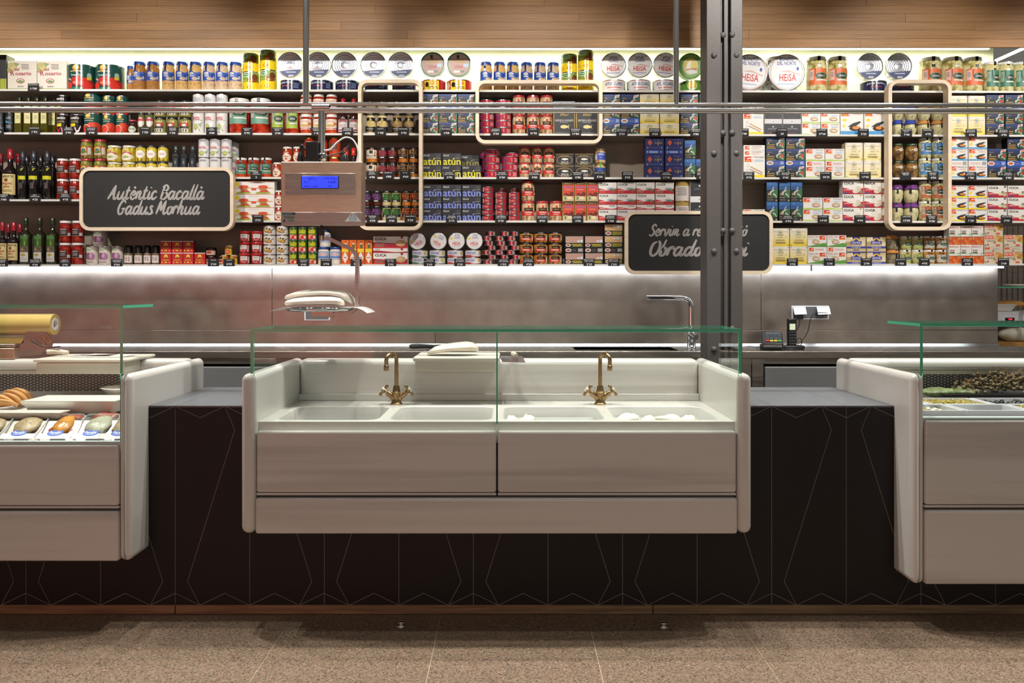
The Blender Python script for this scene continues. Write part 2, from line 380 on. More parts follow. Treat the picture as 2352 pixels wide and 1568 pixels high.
def mk_jar(k, W, Hh):
    R = W/2; pf = k.get('shape', 'jar'); mb = MB(); mb.lathe([(r*R, z*Hh) for r, z in PROFILES[pf]], '#fff', k['fill'], 20)
    parts = [('jar', mb)]; lid = MB(); lh = k.get('lidh', .11); lr = LIDR[pf]*R; lm = k.get('lidmat', 'printed_tin')
    lid.lathe([(lr, Hh*(1-lh)), (lr, Hh*.985), (lr*.96, Hh), None, (0, Hh)], k['lid'], lm, 20)
    if k.get('frill'): lid.lathe([(lr*1.02, Hh*.93), (lr*1.16, Hh*.80), (lr*1.28, Hh*.76), (lr*1.02, Hh*.82)], k['lid'], 'matte_paint', 20); lid.lathe([(lr*1.06, Hh*.85), (lr*1.06, Hh*.87)], k.get('cord', '#4a8a5a'), 'matte_paint', 20)
    parts.append(('lid', lid))
    if k.get('art'):
        la = MB(); y0, y1 = k.get('lab', (.12, .72)); z0 = y0*Hh; RR = R*k.get('lr', 1.0)*1.004
        cm = cyl_map(RR); art(la, k['art'], W*.96, (y1-y0)*Hh, lambda u, v, o: (cm(u, v, o)[0], cm(u, v, o)[1], v+z0), 'printed_carton', True)
        parts.append(('label', la))
    if k.get('seal'):
        se = MB(); c, u, ln = k['seal']; a = u*1.2; w_ = .16
        pts = [(lr*1.02, Hh*1.004, a), (lr*1.03, Hh*(1-lh), a), (R*.9*1.03, Hh*.86, a), (R*1.012, Hh*.77, a), (R*1.012, Hh*(1-ln), a)]
        vs = []
        for r, z, aa in [(lr*.3, Hh*1.004, a)]+pts:
            for da in (-w_, w_): vs.append((r*math.sin(aa+da), -r*math.cos(aa+da), z))
        se.add(vs, [(2*i, 2*i+1, 2*i+3, 2*i+2) for i in range(5)], c, 'printed_tin'); parts.append(('seal_strip', se))
    return parts, R
def mk_bottle(k, W, Hh):
    R = W/2; mb = MB(); b = k.get('body', .62); n = k.get('neck', .34); c0 = k.get('cap', .80)
    sq = k.get('square'); mb.lathe([(0, 0), (.9*R, 0), (R, .015*Hh), (R, b*Hh), (.93*R, (b+.03)*Hh), (.55*R, (b+.09)*Hh), (n*R, (b+.13)*Hh), (n*R*.95, .97*Hh)], k['c'], k.get('mat', 'coloured_glass'), 4 if sq else 18, sm=not sq)
    if sq:
        mb.v = [(x*math.cos(PI/4)-y*math.sin(PI/4), x*math.sin(PI/4)+y*math.cos(PI/4), z) for x, y, z in mb.v]
        mb.v = [(x*1.41*.98, y*1.41*.98, z) for x, y, z in mb.v]
    cp = MB(); cr = R*n*1.18; cp.lathe([(cr*.98, c0*Hh), (cr, (c0+.01)*Hh), (cr*.96, .99*Hh), (cr*.8, Hh), None, (0, Hh)], k['lid'], 'printed_tin', 14)
    la = MB(); y0, y1 = k.get('lab', (.1, .5)); z0 = y0*Hh; lw = k.get('lw', .94)
    if sq: art(la, k['art'], W*lw, (y1-y0)*Hh, lambda u, v, o: (u, -R-o-.0005, v+z0), 'printed_carton')
    else:
        cm = cyl_map(R*1.006); art(la, k['art'], W*lw, (y1-y0)*Hh, lambda u, v, o: (*cm(u, v, o)[:2], v+z0), 'printed_carton', True)
    return [('bottle', mb), ('cap', cp), ('label', la)], R
def mk_disc(k, W, Hh):  # round tin on its edge: the thing's base is its lowest point
    R = W/2; D = k.get('D', .05); mb = MB(); fc = k['c']; fm = k.get('fm', 'printed_tin')
    mb.lathe([(R, -D/2), (R, D/2), None, (R*.985, D/2+.003), (R*.94, D/2+.003), None, (R*.92, D/2-.002), (R*.90, D/2-.002)], k.get('sidec', '#c8c8c8'), k.get('sm', 'tin_metal'), 32, 'y', (0, 0, R))
    rip = []; n = k.get('rip', 3); z = D/2-.002
    for i in range(n*4+1):
        r = R*(.90-.62*i/(n*4)); rip.append((r, z+(.0016 if fm == 'tin_face' else .0007)*math.sin(i*PI/2)))
    rip.append((0, z)); mb.lathe(rip, fc, fm, 32, 'y', (0, 0, R)); mb.lathe([(0, -D/2), (R, -D/2)], '#ccc', 'tin_metal', 32, 'y', (0, 0, R))
    fa = MB(); art(fa, k['art'], W, W, flat_map(-D/2-.0006), 'printed_carton')
    return [('tin', mb), ('lid_print', fa)], D/2+.003
def mk_tub(k, W, Hh):
    R = W/2; mb = MB(); mb.lathe([(0, 0), (.84*R, 0), None, (.95*R, .86*Hh)], k['c'], k.get('mat', 'printed_tin'), 20)
    lid = MB(); lid.lathe([(R*.95, .82*Hh), (R, .84*Hh), (R, .97*Hh), (R*.95, Hh), None, (0, Hh)], k['lid'], 'printed_tin', 20)
    la = MB(); cm = cyl_map(R*.905); art(la, k['art'], W*.88, .7*Hh, lambda u, v, o: (cm(u, v, o)[0]*(1+.1*v/Hh), cm(u, v, o)[1]*(1+.1*v/Hh)-.001, v+.08*Hh), 'printed_carton', True)
    return [('tub', mb), ('lid', lid), ('label', la)], R
def mk_grinder(k, W, Hh):
    R = W/2; mb = MB(); mb.lathe([(0, 0), (.9*R, 0), (R, .03*Hh), (R, .56*Hh), (.9*R, .6*Hh)], '#fff', 'pepper_mix', 18)
    t = MB(); t.lathe([(.9*R, .58*Hh), (.92*R, .60*Hh), (.8*R, .72*Hh), (.95*R, .86*Hh), (.9*R, .97*Hh), (.6*R, Hh), (0, Hh)], '#141416', 'printed_tin', 18)
    la = MB(); cm = cyl_map(R*1.01); art(la, k['art'], W*.96, .38*Hh, lambda u, v, o: (*cm(u, v, o)[:2], v+.1*Hh), 'printed_carton', True)
    return [('grinder', mb), ('grinder_top', t), ('label', la)], R
MAKERS = dict(box=mk_box, can=mk_can, jar=mk_jar, bottle=mk_bottle, disc=mk_disc, tub=mk_tub, grinder=mk_grinder)
CACHE = {}
def product(k, W, Hh, loc_front, rot=0, roll=0):
    """a product whose front touches the plane y = loc_front[1]; copies share their meshes"""
    K = KINDS[k]; key = (k, round(W*500), round(Hh*500))
    if key not in CACHE:
        parts, dy = MAKERS[K['t']](K, W, Hh); CACHE[key] = ([(n, b.build(n)) for n, b in parts], dy)
    parts, dy = CACHE[key]
    loc = (loc_front[0], loc_front[1]+dy, loc_front[2])
    o = link(K['name'], parts[0][1], None, loc, (0, 0, rot) if rot else None)
    if roll:
        R = W/2; o.rotation_euler = (0, roll, 0); o.location = (loc[0]-R*math.sin(roll), loc[1], loc[2]+R-R*math.cos(roll))
    for n, me in parts[1:]: link(n, me, o)
    return o
# ---- shelves: front-edge height in the photo's rows; they rise a hair to the left
SHELF = {'top': (204.3, 208.6), 'second': (303.8, 309.4), 'third': (405.6, 407.6), 'bottle': (457.4, 457.4), 'fourth': (505.4, 507.2), 'bottom': (607.2, 605.2)}
D_SH, D_PR = 5.76, 5.785
def shelf_z(sh, px): a, b = SHELF[sh]; return Z(a+(b-a)*px/2352, D_SH)
PLACE = {'top': 'on the top shelf', 'second': 'on the second shelf', 'third': 'on the third shelf', 'bottle': 'on the vinegar bottle shelf', 'fourth': 'on the fourth shelf', 'bottom': 'on the lowest shelf'}
ORD = ['', 'first', 'second', 'third', 'fourth', 'fifth', 'sixth', 'seventh']
def colname(i, n):
    if n == 1: return ''
    if n == 2: return ('left', 'right')[i]
    if i == 0: return 'leftmost'
    if i == n-1: return 'rightmost'
    if n == 3: return 'middle'
    return ORD[i+1]+' from left'
def tiername(j, n):
    if n == 1: return ''
    if n == 2: return ('lower', 'upper')[j]
    if j == 0: return 'bottom layer'
    if j == n-1: return 'top layer'
    return ORD[j+1]+' layer up'
def even(x0, x1, n, g=0): s = (x1-x0)/n; return [(x0+i*s+g/2, x0+(i+1)*s-g/2) for i in range(n)]
def G(k, sh, cols, tiers, at=None, back=0, dz=0, rot=0, group=None, n0=0, ntot=None, jit=.004):
    """columns (x0, x1) of stacked products; tiers are heights in photo rows, or (height, other kind)"""
    per = tiers if isinstance(tiers[0], list) else [tiers]*len(cols)
    for i, ((x0, x1), ts) in enumerate(zip(cols, per)):
        kk0 = KINDS[k]; rnd = kk0['t'] not in ('box', 'disc'); d0 = D_PR+back
        d = d0+S((x1-x0)/2, d0) if rnd else d0
        W = S(x1-x0, d)-.0012; x = X((x0+x1)/2, d); z = shelf_z(sh, (x0+x1)/2)+S(dz, D_PR)
        for j, t in enumerate(ts):
            h, kk = (t, k) if not isinstance(t, tuple) else t
            K = KINDS[kk]; Hh = S(h, D_PR)-.0006
            o = product(kk, W, Hh, (x, d0+R_.uniform(0, jit), z), rot+(R_.uniform(-.02, .02) if K['t'] == 'box' else R_.uniform(-.12, .12)))
            c_, t_ = colname(i+n0, ntot or len(cols)), tiername(j, len(ts))
            lab = ', '.join(p for p in (K['d'], ' '.join(q for q in (c_, t_) if q), at or PLACE[sh]) if p)
            tag(o, lab, K['cat'], group or (K['d']+' '+(at or PLACE[sh])))
            z += S(h, D_PR)
def DISC(k, sh, centres, r, cy, at=None, rolls=None, back=.012):
    for i, cx in enumerate(centres):
        d = D_PR+back; W = 2*S(r, d); K = KINDS[k]; z = Z(cy+r, d)
        o = product(k, W, W, (X(cx, d), d, z), 0, (rolls or {}).get(i, 0))
        c_ = colname(i, len(centres)); tag(o, ', '.join(p for p in (K['d'], c_, at or PLACE[sh]) if p), K['cat'], K['d']+' '+(at or PLACE[sh]))

# ================= the setting =================
XL, XR = -4.1, 4.2
fl = MB().box(-6, 6, .6, 8.5, -.06, -.0012, m='brass_joint'); floor = struct('floor', fl)
edges = [.336+.6525*k-.0012*0 for k in range(-10, 10)]
for a, b in zip(edges, edges[1:]):
    link('slab', MB().box(a+.0014, b-.0011, .7, 8.4, -.0012, 0, m='terrazzo'), floor)
WX = X(2288, 6.05)
struct('wall_back', MB().box(XL, WX, 6.05, 6.12, 0, shelf_z('top', 1176), m='taupe_wall'))
struct('wall_upper', MB().box(XL, WX-.02, 6.05, 6.12, shelf_z('top', 1176)+.0, 3.4, m='pale_wall'))
struct('wall_right', MB().box(3.0, 6.5, 8.6, 8.7, 0, 3.6, m='taupe_wall'))
struct('ceiling', MB().box(XL, 5.0, 5.66, 6.12, 3.32, 3.36, m='pale_wall'))
# steel splash panels
spl = struct('wall_splash', MB().box(XL, X(2292, 6.0), 6.006, 6.045, .9, Z(611, 6.0), m='dark_grey'))
def panel(x0, x1, y0, y1): link('panel', MB().rbox(X(x0, 6)+.0012, X(x1, 6)-.0012, 5.998, 6.006, Z(y1, 6)+.0012, Z(y0, 6)-.0012, .0012, 1, m='steel_splash'), spl)
for a, b in ((-180, 625), (625, 1748), (1748, 2292)): panel(a, b, 611.5, 758)
for a, b in ((-180, 1000), (1000, 2292)): panel(a, b, 758, 800)
# oak fascia: planks over the LED cove
fas = struct('trim_1', MB().box(XL, 4.6, 5.64, 5.66, Z(108, 5.64), 3.5, m='dark_grey'))
rows = [108.5, 89.5, 69, 50, 31, 13, -6, -25]
cuts = [[-300, 950, 1977], [140, 935, 1720], [-200, 783, 1590, 2240], [314, 1330, 2080], [-50, 862, 1560], [360, 1250, 1990], [-100, 700, 1500, 2300]]
for (y1, y0), cs in zip(zip(rows, rows[1:]), cuts):
    cs = [-300]+[c for c in cs if c > -300]+[2800]
    for a, b in zip(cs, cs[1:]):
        link('plank', MB().rbox(X(a, 5.62)+.0003, X(b, 5.62)-.0003, 5.62+R_.uniform(0, .0012), 5.64, Z(y1, 5.62)+.0003, Z(y0, 5.62)-.0003, .0008, 1, m='oak'), fas)
# white shelves
shv = thing('wall_shelving', 'long white wall shelves packed with preserved food', 'shelves', (0, 5.9, 1.6))
def board(sh, px0, px1, th=4.6):
    x0, x1 = X(px0, D_SH), X(px1, D_SH); a, b = shelf_z(sh, px0), shelf_z(sh, px1); t = S(th, D_SH); mb = MB()
    vs = [(x, y, z-k) for (x, z) in ((x0, a), (x1, b)) for y in (D_SH, 6.049) for k in (0, t)]
    mb.add([(v[0], v[1]-5.9, v[2]-1.6) for v in vs], [(0, 1, 5, 4), (2, 6, 7, 3), (0, 4, 6, 2), (0, 2, 3, 1), (4, 5, 7, 6)], m='white_shelf')
    mb.add([(v[0], v[1]-5.9, v[2]-1.6) for v in vs], [(1, 3, 7, 5)], m='shelf_underside_shade')  # underside: shade below the white board put into a darker colour
    link('shelf', mb, shv)
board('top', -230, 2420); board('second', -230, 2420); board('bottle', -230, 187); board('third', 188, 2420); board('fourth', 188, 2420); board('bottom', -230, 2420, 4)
led = link('led_strip', MB().box(X(-200, 5.83), X(2300, 5.83), 5.80, 5.83, shelf_z('bottom', 1176)-.026, shelf_z('bottom', 1176)-.013, m='led_cool'))
tag(led, 'cool white light strip under the lowest shelf', 'light strip')
led = link('led_strip', MB().box(X(-200, 5.83), X(2290, 5.83), 5.92, 5.94, 3.105, 3.12, m='led_warm')); tag(led, 'warm white light strip hidden above the top shelf', 'light strip')
led = link('led_strip', MB().tube([(X(2288, 6.6), 6.6, Z(139, 6.6)), (X(2362, 5.9), 5.9, Z(106, 5.9))], .012, 8, m='led_warm')); tag(led, 'slanting light tube past the right wall end', 'light strip')
lk_ = link('shelf_hook', MB().box(X(1860, 5.77), X(1864, 5.77), 5.757, 5.765, Z(622, 5.76), Z(608, 5.76), m='chrome')); tag(lk_, 'small steel hook hanging under the lowest shelf', 'hook')

# pine frames round shelf sections and chalkboards
def rrect(x0, x1, z0, z1, r, n=7):
    o = []
    for cx, cz, a0 in ((x1-r, z1-r, 0), (x0+r, z1-r, 90), (x0+r, z0+r, 180), (x1-r, z0+r, 270)):
        for i in range(n): a = math.radians(a0+90*i/(n-1)); o.append((cx+r*math.cos(a), cz+r*math.sin(a)))
    return o
def frame_mesh(p0, p1, q0, q1, r, wd, d, dep):
    x0, x1, z0, z1 = X(p0, d), X(p1, d), Z(q1, d), Z(q0, d); o = rrect(x0, x1, z0, z1, S(r, d)); w_ = S(wd, d); i = rrect(x0+w_, x1-w_, z0+w_, z1-w_, S(r-wd, d)); n = len(o); mb = MB()
    vs = [(x, y, z) for y in (d, d+dep) for L in (o, i) for x, z in L]; fs = []
    for k in range(n):
        j = (k+1) % n; fs += [(k, j, n+j, n+k), (2*n+k, 3*n+k, 3*n+j, 2*n+j), (k, 2*n+k, 2*n+j, j), (n+k, n+j, 3*n+j, 3*n+k)]
    return mb.add(vs, fs, m='pine'), o, i
for (a, b, c_, d_), lab in (((822, 970, 182, 528), 'tall rounded pine frame around sauce jars left of centre'), ((1092, 1384, 183.5, 329.5), 'long rounded pine frame around bonito jars and black boxes'), ((2041, 2186, 183, 528.5), 'tall rounded pine frame around garlic and artichoke jars')):
    tag(link('pine_surround', frame_mesh(a, b, c_, d_, 22, 8, 5.69, .069)[0]), lab, 'frame', 'pine frames on the shelving')
GLY = {
 'a': (1.15, [[(.82, .78), (.5, 1), (.16, .72), (.1, .25), (.34, 0), (.62, .28), (.84, .9)], [(.88, 1.02), (.74, .32), (.88, .02), (1.18, .3)]]),
 'u': (1.12, [[(.14, 1), (.02, .36), (.2, .02), (.5, .15), (.74, .75)], [(.8, 1), (.68, .3), (.84, .02), (1.14, .3)]]),
 't': (.72, [[(.34, 1.6), (.14, .5), (.24, .05), (.6, .2)], [(-.05, 1.02), (.62, 1.1)]]),
 'e': (.82, [[(.1, .48), (.48, .52), (.62, .84), (.4, 1.02), (.1, .65), (.15, .15), (.4, 0), (.82, .3)]]),
 'n': (1.0, [[(.16, 1), (.04, 0)], [(.1, .5), (.36, .95), (.6, .88), (.5, .3), (.64, .02), (1, .3)]]),
 'i': (.5, [[(.18, 1), (.06, .26), (.22, .02), (.52, .3)], [(.26, 1.38), (.3, 1.48)]]),
 'c': (.82, [[(.68, .8), (.45, 1.02), (.12, .7), (.1, .25), (.35, 0), (.84, .34)]]),
 'l': (.5, [[(.36, 1.85), (.1, .6), (.14, .1), (.3, 0), (.52, .24)]]),
 'd': (1.15, [[(.82, .78), (.5, 1), (.16, .72), (.1, .25), (.34, 0), (.62, .28), (.84, .9)], [(1.04, 1.85), (.76, .36), (.88, .02), (1.18, .3)]]),
 's': (.72, [[(.62, .88), (.4, 1.02), (.24, .8), (.5, .45), (.44, .1), (.15, 0), (-.04, .18)], [(.4, .02), (.74, .3)]]),
 'o': (.86, [[(.5, 1), (.14, .76), (.1, .25), (.35, 0), (.64, .3), (.66, .78), (.44, 1.02)], [(.6, .86), (.9, .8)]]),
 'r': (.72, [[(.16, 1), (.04, 0)], [(.1, .5), (.32, .95), (.56, .98), (.56, .74)], [(.56, .74), (.76, .8)]]),
 'h': (1.1, [[(.4, 1.85), (.04, 0)], [(.08, .3), (.3, .82), (.52, 1.0), (.68, .8), (.58, .25), (.72, .0), (1.08, .28)]]),
 'v': (.86, [[(.08, 1), (.14, .12), (.3, .05), (.6, .7), (.6, 1), (.86, .9)]]),
 'm': (1.3, [[(.16, 1), (.04, 0)], [(.1, .5), (.34, .95), (.48, .86), (.4, 0)], [(.44, .5), (.68, .95), (.88, .86), (.78, .3), (.92, .02), (1.3, .3)]]),
 'b': (.8, [[(.4, 1.85), (.08, .3), (.25, 0), (.55, .2), (.62, .7), (.42, .92), (.14, .6)], [(.6, .6), (.82, .66)]]),
 'p': (.86, [[(.16, 1), (-.1, -.7)], [(.08, .5), (.36, .95), (.62, .76), (.5, .2), (.18, .05)], [(.5, .2), (.86, .5)]]),
 'A': (1.25, [[(-.1, 0), (.26, .7), (.74, 1.75)], [(.74, 1.75), (.68, .8), (.8, .02), (1.24, .3)], [(.2, .62), (.84, .68)]]),
 'B': (1.08, [[(.34, 1.7), (.06, 0)], [(.04, 1.5), (.5, 1.76), (.88, 1.42), (.62, 1.02), (.26, .92), (.78, .8), (.86, .35), (.5, 0), (.1, .1)]]),
 'G': (1.15, [[(.98, 1.36), (.76, 1.72), (.36, 1.5), (.06, .7), (.26, .04), (.66, .1), (.88, .62)], [(.5, .66), (1.08, .72)]]),
 'M': (1.5, [[(-.04, 0), (.36, 1.7)], [(.36, 1.7), (.54, .4)], [(.54, .4), (1.12, 1.7)], [(1.12, 1.7), (.98, .4), (1.12, .02), (1.48, .3)]]),
 'S': (.96, [[(.92, 1.34), (.68, 1.72), (.3, 1.5), (.3, 1.12), (.66, .7), (.6, .18), (.18, 0), (-.1, .24)]]),
 'O': (1.12, [[(.66, 1.7), (.18, 1.34), (.05, .5), (.35, 0), (.82, .3), (.98, 1.1), (.78, 1.62), (.5, 1.66)]]),
 ' ': (.55, [])}
ACC = {'è': 'e', 'à': 'a', 'ó': 'o', 'ç': 'c'}
def script(s, h, wd):
    """brush lettering: list of ribbons (quads) from stroke skeletons; x-height h"""
    x = 0; out = []
    for ch in s:
        g = ACC.get(ch, ch); adv, st = GLY[g]; st = list(st)
        if ch in 'èà': st.append([(.34, 1.58), (.56, 1.32)])
        if ch == 'ó': st.append([(.62, 1.58), (.42, 1.30)])
        for pts in st:
            p = [Vector((a+x+.24*b, b)) for a, b in pts]; q = [2*p[0]-p[1]]+p+[2*p[-1]-p[-2]]; c = []
            for k in range(1, len(q)-2):
                for t in [i/5 for i in range(5)]:
                    c.append(.5*((2*q[k])+(q[k+1]-q[k-1])*t+(2*q[k-1]-5*q[k]+4*q[k+1]-q[k+2])*t*t+(3*q[k]-q[k-1]-3*q[k+1]+q[k+2])*t**3))
            c.append(p[-1]); n = len(c); rib = []
            for k, v in enumerate(c):
                t = (c[min(k+1, n-1)]-c[max(k-1, 0)]).normalized(); nn = Vector((-t.y, t.x)); u = k/(n-1)
                w_ = wd*(.8+.35*abs(t.y))*min(1, .55+3*u, .5+3.2*(1-u)); rib.append((v+nn*w_/2, v-nn*w_/2))
            out.append(rib)
        x += adv
    return [[(a*h, b*h) for a, b in r] for r in out], x*h
def chalkboard(p0, p1, q0, q1, d, lines, lab):
    fm, o, i = frame_mesh(p0, p1, q0, q1, 24, 7.8, d, .045); root = thing('chalkboard_sign', lab, 'sign', (0, 0, 0), 'pine framed chalkboard signs')
    link('frame', fm, root); link('board', MB().prism(i, d+.012, d+.03, m='chalkboard'), root)
    for fx in (.25, .75): link('bracket', MB().box(X(p0, d)*(1-fx)+X(p1, d)*fx-.01, X(p0, d)*(1-fx)+X(p1, d)*fx+.01, d+.03, 5.759, Z(q1-10, d), Z(q0+10, d), m='dark_grey'), root)
    mb = MB(); k = 0
    for s, cx, base, hpx, wpx in lines:
        ribs, L = script(s, 1, .28); sx = S(wpx, d)/L; sz = S(hpx, d); x0 = X(cx, d)-S(wpx, d)/2; z0 = Z(base, d)
        for r in ribs:
            vs = []; k += 1
            for a, b in r: vs += [(x0+a[0]*sx, d+.0105-.00001*k, z0+a[1]*sz), (x0+b[0]*sx, d+.0105-.00001*k, z0+b[1]*sz)]
            mb.add(vs, [(2*j, 2*j+1, 2*j+3, 2*j+2) for j in range(len(r)-1)], '#a5a19e', 'matte_paint')
    link('lettering', mb, root)
chalkboard(182, 536, 384, 529.5, 5.66, [('Autèntic Bacallà', 357, 457, 18.5, 220), ('Gadus Morhua', 362, 491.5, 18.5, 190)], 'pine framed chalkboard reading Autèntic Bacallà Gadus Morhua')
chalkboard(1435.5, 1775.5, 484, 629.5, 5.66, [('Servim a restauració', 1604, 541, 15, 224), ('Obrador propi', 1604, 587, 20, 226)], 'pine framed chalkboard reading Servim a restauració behind iron column')

# riveted iron column standing in the aisle
dcol = 4.75; xc = [X(p, dcol) for p in (1623, 1656, 1664, 1672, 1678, 1705)]
col_ = thing('iron_column', 'dark grey riveted iron column between counter and shelves', 'column', (xc[2], dcol, 0)); ox = xc[2]
link('plate', MB().rbox(xc[0]-ox, xc[1]-ox, 0, .16, .003, 4.2, .003, 1, m='column_iron'), col_)
link('plate', MB().rbox(xc[4]-ox, xc[5]-ox, -.006, .16, .003, 4.2, .003, 1, m='column_iron'), col_)
link('web', MB().box(xc[1]-ox, xc[4]-ox, .03, .15, .003, 4.2, m='column_iron'), col_)
link('angle_iron', MB().box(xc[2]-ox, xc[3]-ox, .004, .03, .003, 4.2, m='column_iron'), col_)
rv = MB().blob((0, 0, 0), (.017, .012, .017), m='column_iron', seg=10, ring=6).build('rivet')
for y in (-97, 127, 352, 577, 802, 1027):
    for px in (1640, 1691): link('rivet', rv, col_, (X(px, dcol)-ox, -.003 if px > 1660 else .0, Z(y, dcol)))
for y in (80, 305, 530, 755):
    for px in (1661, 1681): link('rivet', rv, col_, (X(px, dcol)-ox, .004 if px < 1670 else -.006, Z(y, dcol)))

# ================= black tiled counter =================
YB, YBK, ZT = 3.80, 4.51, .933
bodies = [(-5.0, -1.610, .295), (-1.150, 1.017, .411), (1.693, 5.0, .197)]
gaps = [(-1.610, -1.150), (1.017, 1.693)]
bc = thing('tiled_counter', 'long counter clad in black tiles with zigzag joints', 'counter', (0, YB, 0)); 
core = MB()
for a, b in gaps: core.box(a, b, .0016, YBK-YB, .05, ZT-.008, m='grout')
for a, b, zb in bodies: core.box(a, b, .0016, YBK-YB, .05, zb, m='grout')
link('core', core, bc)
for px0, px1 in ((-500, 402), (402, 1500), (1500, 3000)):
    link('plinth', MB().rbox(X(px0, 3.82)+.001, X(px1, 3.82)-.001, .02, .05, .001, .05, .002, 1, m='bronze_plinth'), bc)
TW = .3305; X0 = X(402, YB)
def tile_shape(poly):
    """polygon (x, z) cut to what the white counters leave free, joint left round it"""
    n = len(poly); ar = sum(poly[i][0]*poly[(i+1) % n][1]-poly[(i+1) % n][0]*poly[i][1] for i in range(n)); g = .0014; ins = []
    if ar < 0: poly = poly[::-1]
    for i in range(n):
        p, q, r = Vector(poly[i-1]), Vector(poly[i]), Vector(poly[(i+1) % n]); e1 = (q-p).normalized(); e2 = (r-q).normalized(); n1 = Vector((-e1.y, e1.x)); n2 = Vector((-e2.y, e2.x)); b = n1+n2
        b = b/max(.1, b.length_squared/2) if b.length > 1e-6 else n1
        ins.append(q+b*g)
    mb = MB()
    zones = [(a, b, -1, 9) for a, b in gaps]+[(a, b, -1, zb-.0005) for a, b, zb in bodies]
    for a, b, z0, z1 in zones:
        bm = bmesh.new(); bv = [bm.verts.new((v.x, 0, v.y)) for v in ins]
        for tri in tessellate_polygon([[Vector((v.x, v.y, 0)) for v in ins]]): bm.faces.new([bv[q] for q in tri])
        for co, no in (((a, 0, 0), (-1, 0, 0)), ((b, 0, 0), (1, 0, 0)), ((0, 0, z1), (0, 0, 1))):
            bmesh.ops.bisect_plane(bm, geom=bm.verts[:]+bm.edges[:]+bm.faces[:], plane_co=co, plane_no=no, clear_outer=True)
        if bm.faces:
            bmesh.ops.recalc_face_normals(bm, faces=bm.faces[:])
            r = bmesh.ops.extrude_face_region(bm, geom=bm.faces[:])
            for v in r['geom']:
                if isinstance(v, bmesh.types.BMVert): v.co.y += .009
            mb.bm(bm, m='black_tile')
        else: bm.free()
    return mb
zb_, zt_ = .0485, ZT-.003
CELL = [[(0, 0), (1/3, .058), (2/3, 0), (.8, .119), (.166, .881), (1/3, 1), (0, .94)], [(2/3, 0), (1, .058), (1, 1), (2/3, .94), (1/3, 1), (.166, .881), (.8, .119)],
        [(0, 0), (2/3, 0), (1/3, .058)], [(2/3, 0), (1, 0), (1, .058)], [(0, .94), (1/3, 1), (0, 1)], [(1/3, 1), (2/3, .94), (1, 1)]]
for c in range(-6, 15):
    for poly in CELL:
        pts = []
        for u, t in poly:
            if c % 2: u = 1-u
            pts.append((X0+(c+u)*TW, zt_-(zt_-zb_)*t))
        mb = tile_shape(pts)
        if mb.f: link('tile', mb, bc)
for a, b in gaps:   # top tiles: sheen on the dark tile put into a grey colour
    e = [a]+[x for x in [X0+k*TW for k in range(-6, 10)] if a+.02 < x < b-.02]+[b]
    for p, q in zip(e, e[1:]): link('top_tile', MB().rbox(p+.0009, q-.0009, -.001, YBK-YB, ZT-.008, ZT, .001, 1, m='sheen_tile'), bc)

# ================= glass guards =================
def pane(x0, x1, y0, y1, z0, z1, m='sheet_glass', edge='glass_edge', green='xXyYzZ'):
    th = {x1-x0: 'xX', y1-y0: 'yY', z1-z0: 'zZ'}; big = th[min(th)]; mb = MB()
    mb.box(x0, x1, y0, y1, z0, z1, m=m, faces=big); mb.box(x0, x1, y0, y1, z0, z1, m=edge, faces=''.join(k for k in green if k not in big)); rest = ''.join(k for k in 'xXyYzZ' if k not in big and k not in green)
    if rest: mb.box(x0, x1, y0, y1, z0, z1, m=m, faces=rest)
    return mb
def guard(lab, x0, x1, seams, yf, ybk, ztop, zslab, zlow, sides, texts):
    g = thing('glass_guard', lab, 'glass guard', (0, 0, 0), 'glass guards on the white counters'); t = .0125
    link('top_pane', pane(x0, x1, yf, ybk, ztop-t, ztop), g)
    e = [x0+(t+.001 if sides[0] else 0)]+seams+[x1-(t+.001 if sides[1] else 0)]
    for a, b in zip(e, e[1:]): link('front_pane', pane(a+(.004 if a in seams else 0), b-(.004 if b in seams else 0), yf+.002, yf+.002+t*.8, zlow, ztop-t-.0005), g)
    for s in seams: link('joint_fin', pane(s-.003, s+.003, yf+.001, yf+.014, zlow+.04, ztop-t-.0005, 'glass_edge'), g)
    if sides[0]: link('side_pane', pane(x0, x0+t, yf, ybk, zslab, ztop-t-.0005, green='y'), g)
    if sides[1]: link('side_pane', pane(x1-t, x1, yf, ybk, zslab, ztop-t-.0005, green='y'), g)
    for px, py in texts:
        mb = MB(); w_ = S(29, yf); art(mb, [T('CRUZ S.L.', .5, .5, 1, 1, '#d8dcd8')], w_, S(4.5, yf), lambda u, v, o: (X(px, yf)+u, yf-.0004, Z(py, yf)+v), 'matte_paint'); link('lettering', mb, g)
    return g
YF = 3.645
guard('long glass guard with green edges over the marble sink', X(575, YF), X(1704, YF), [X(1141.5, YF)], YF, 4.0, Z(755.5, YF), 1.0895, .835, (1, 1), [(1668, 808), (1122, 807)])
guard('tall glass guard over the packed fish counter, left', -3.3, X(282.5, YF), [], YF, 3.95, Z(701, YF), 1.0895, .80, (0, 1), [(244, 753)])
guard('glass guard over the olive counter, right', X(2113, YF), 3.6, [], YF, 3.96, Z(742.5, YF), 1.0895, .90, (1, 0), [])

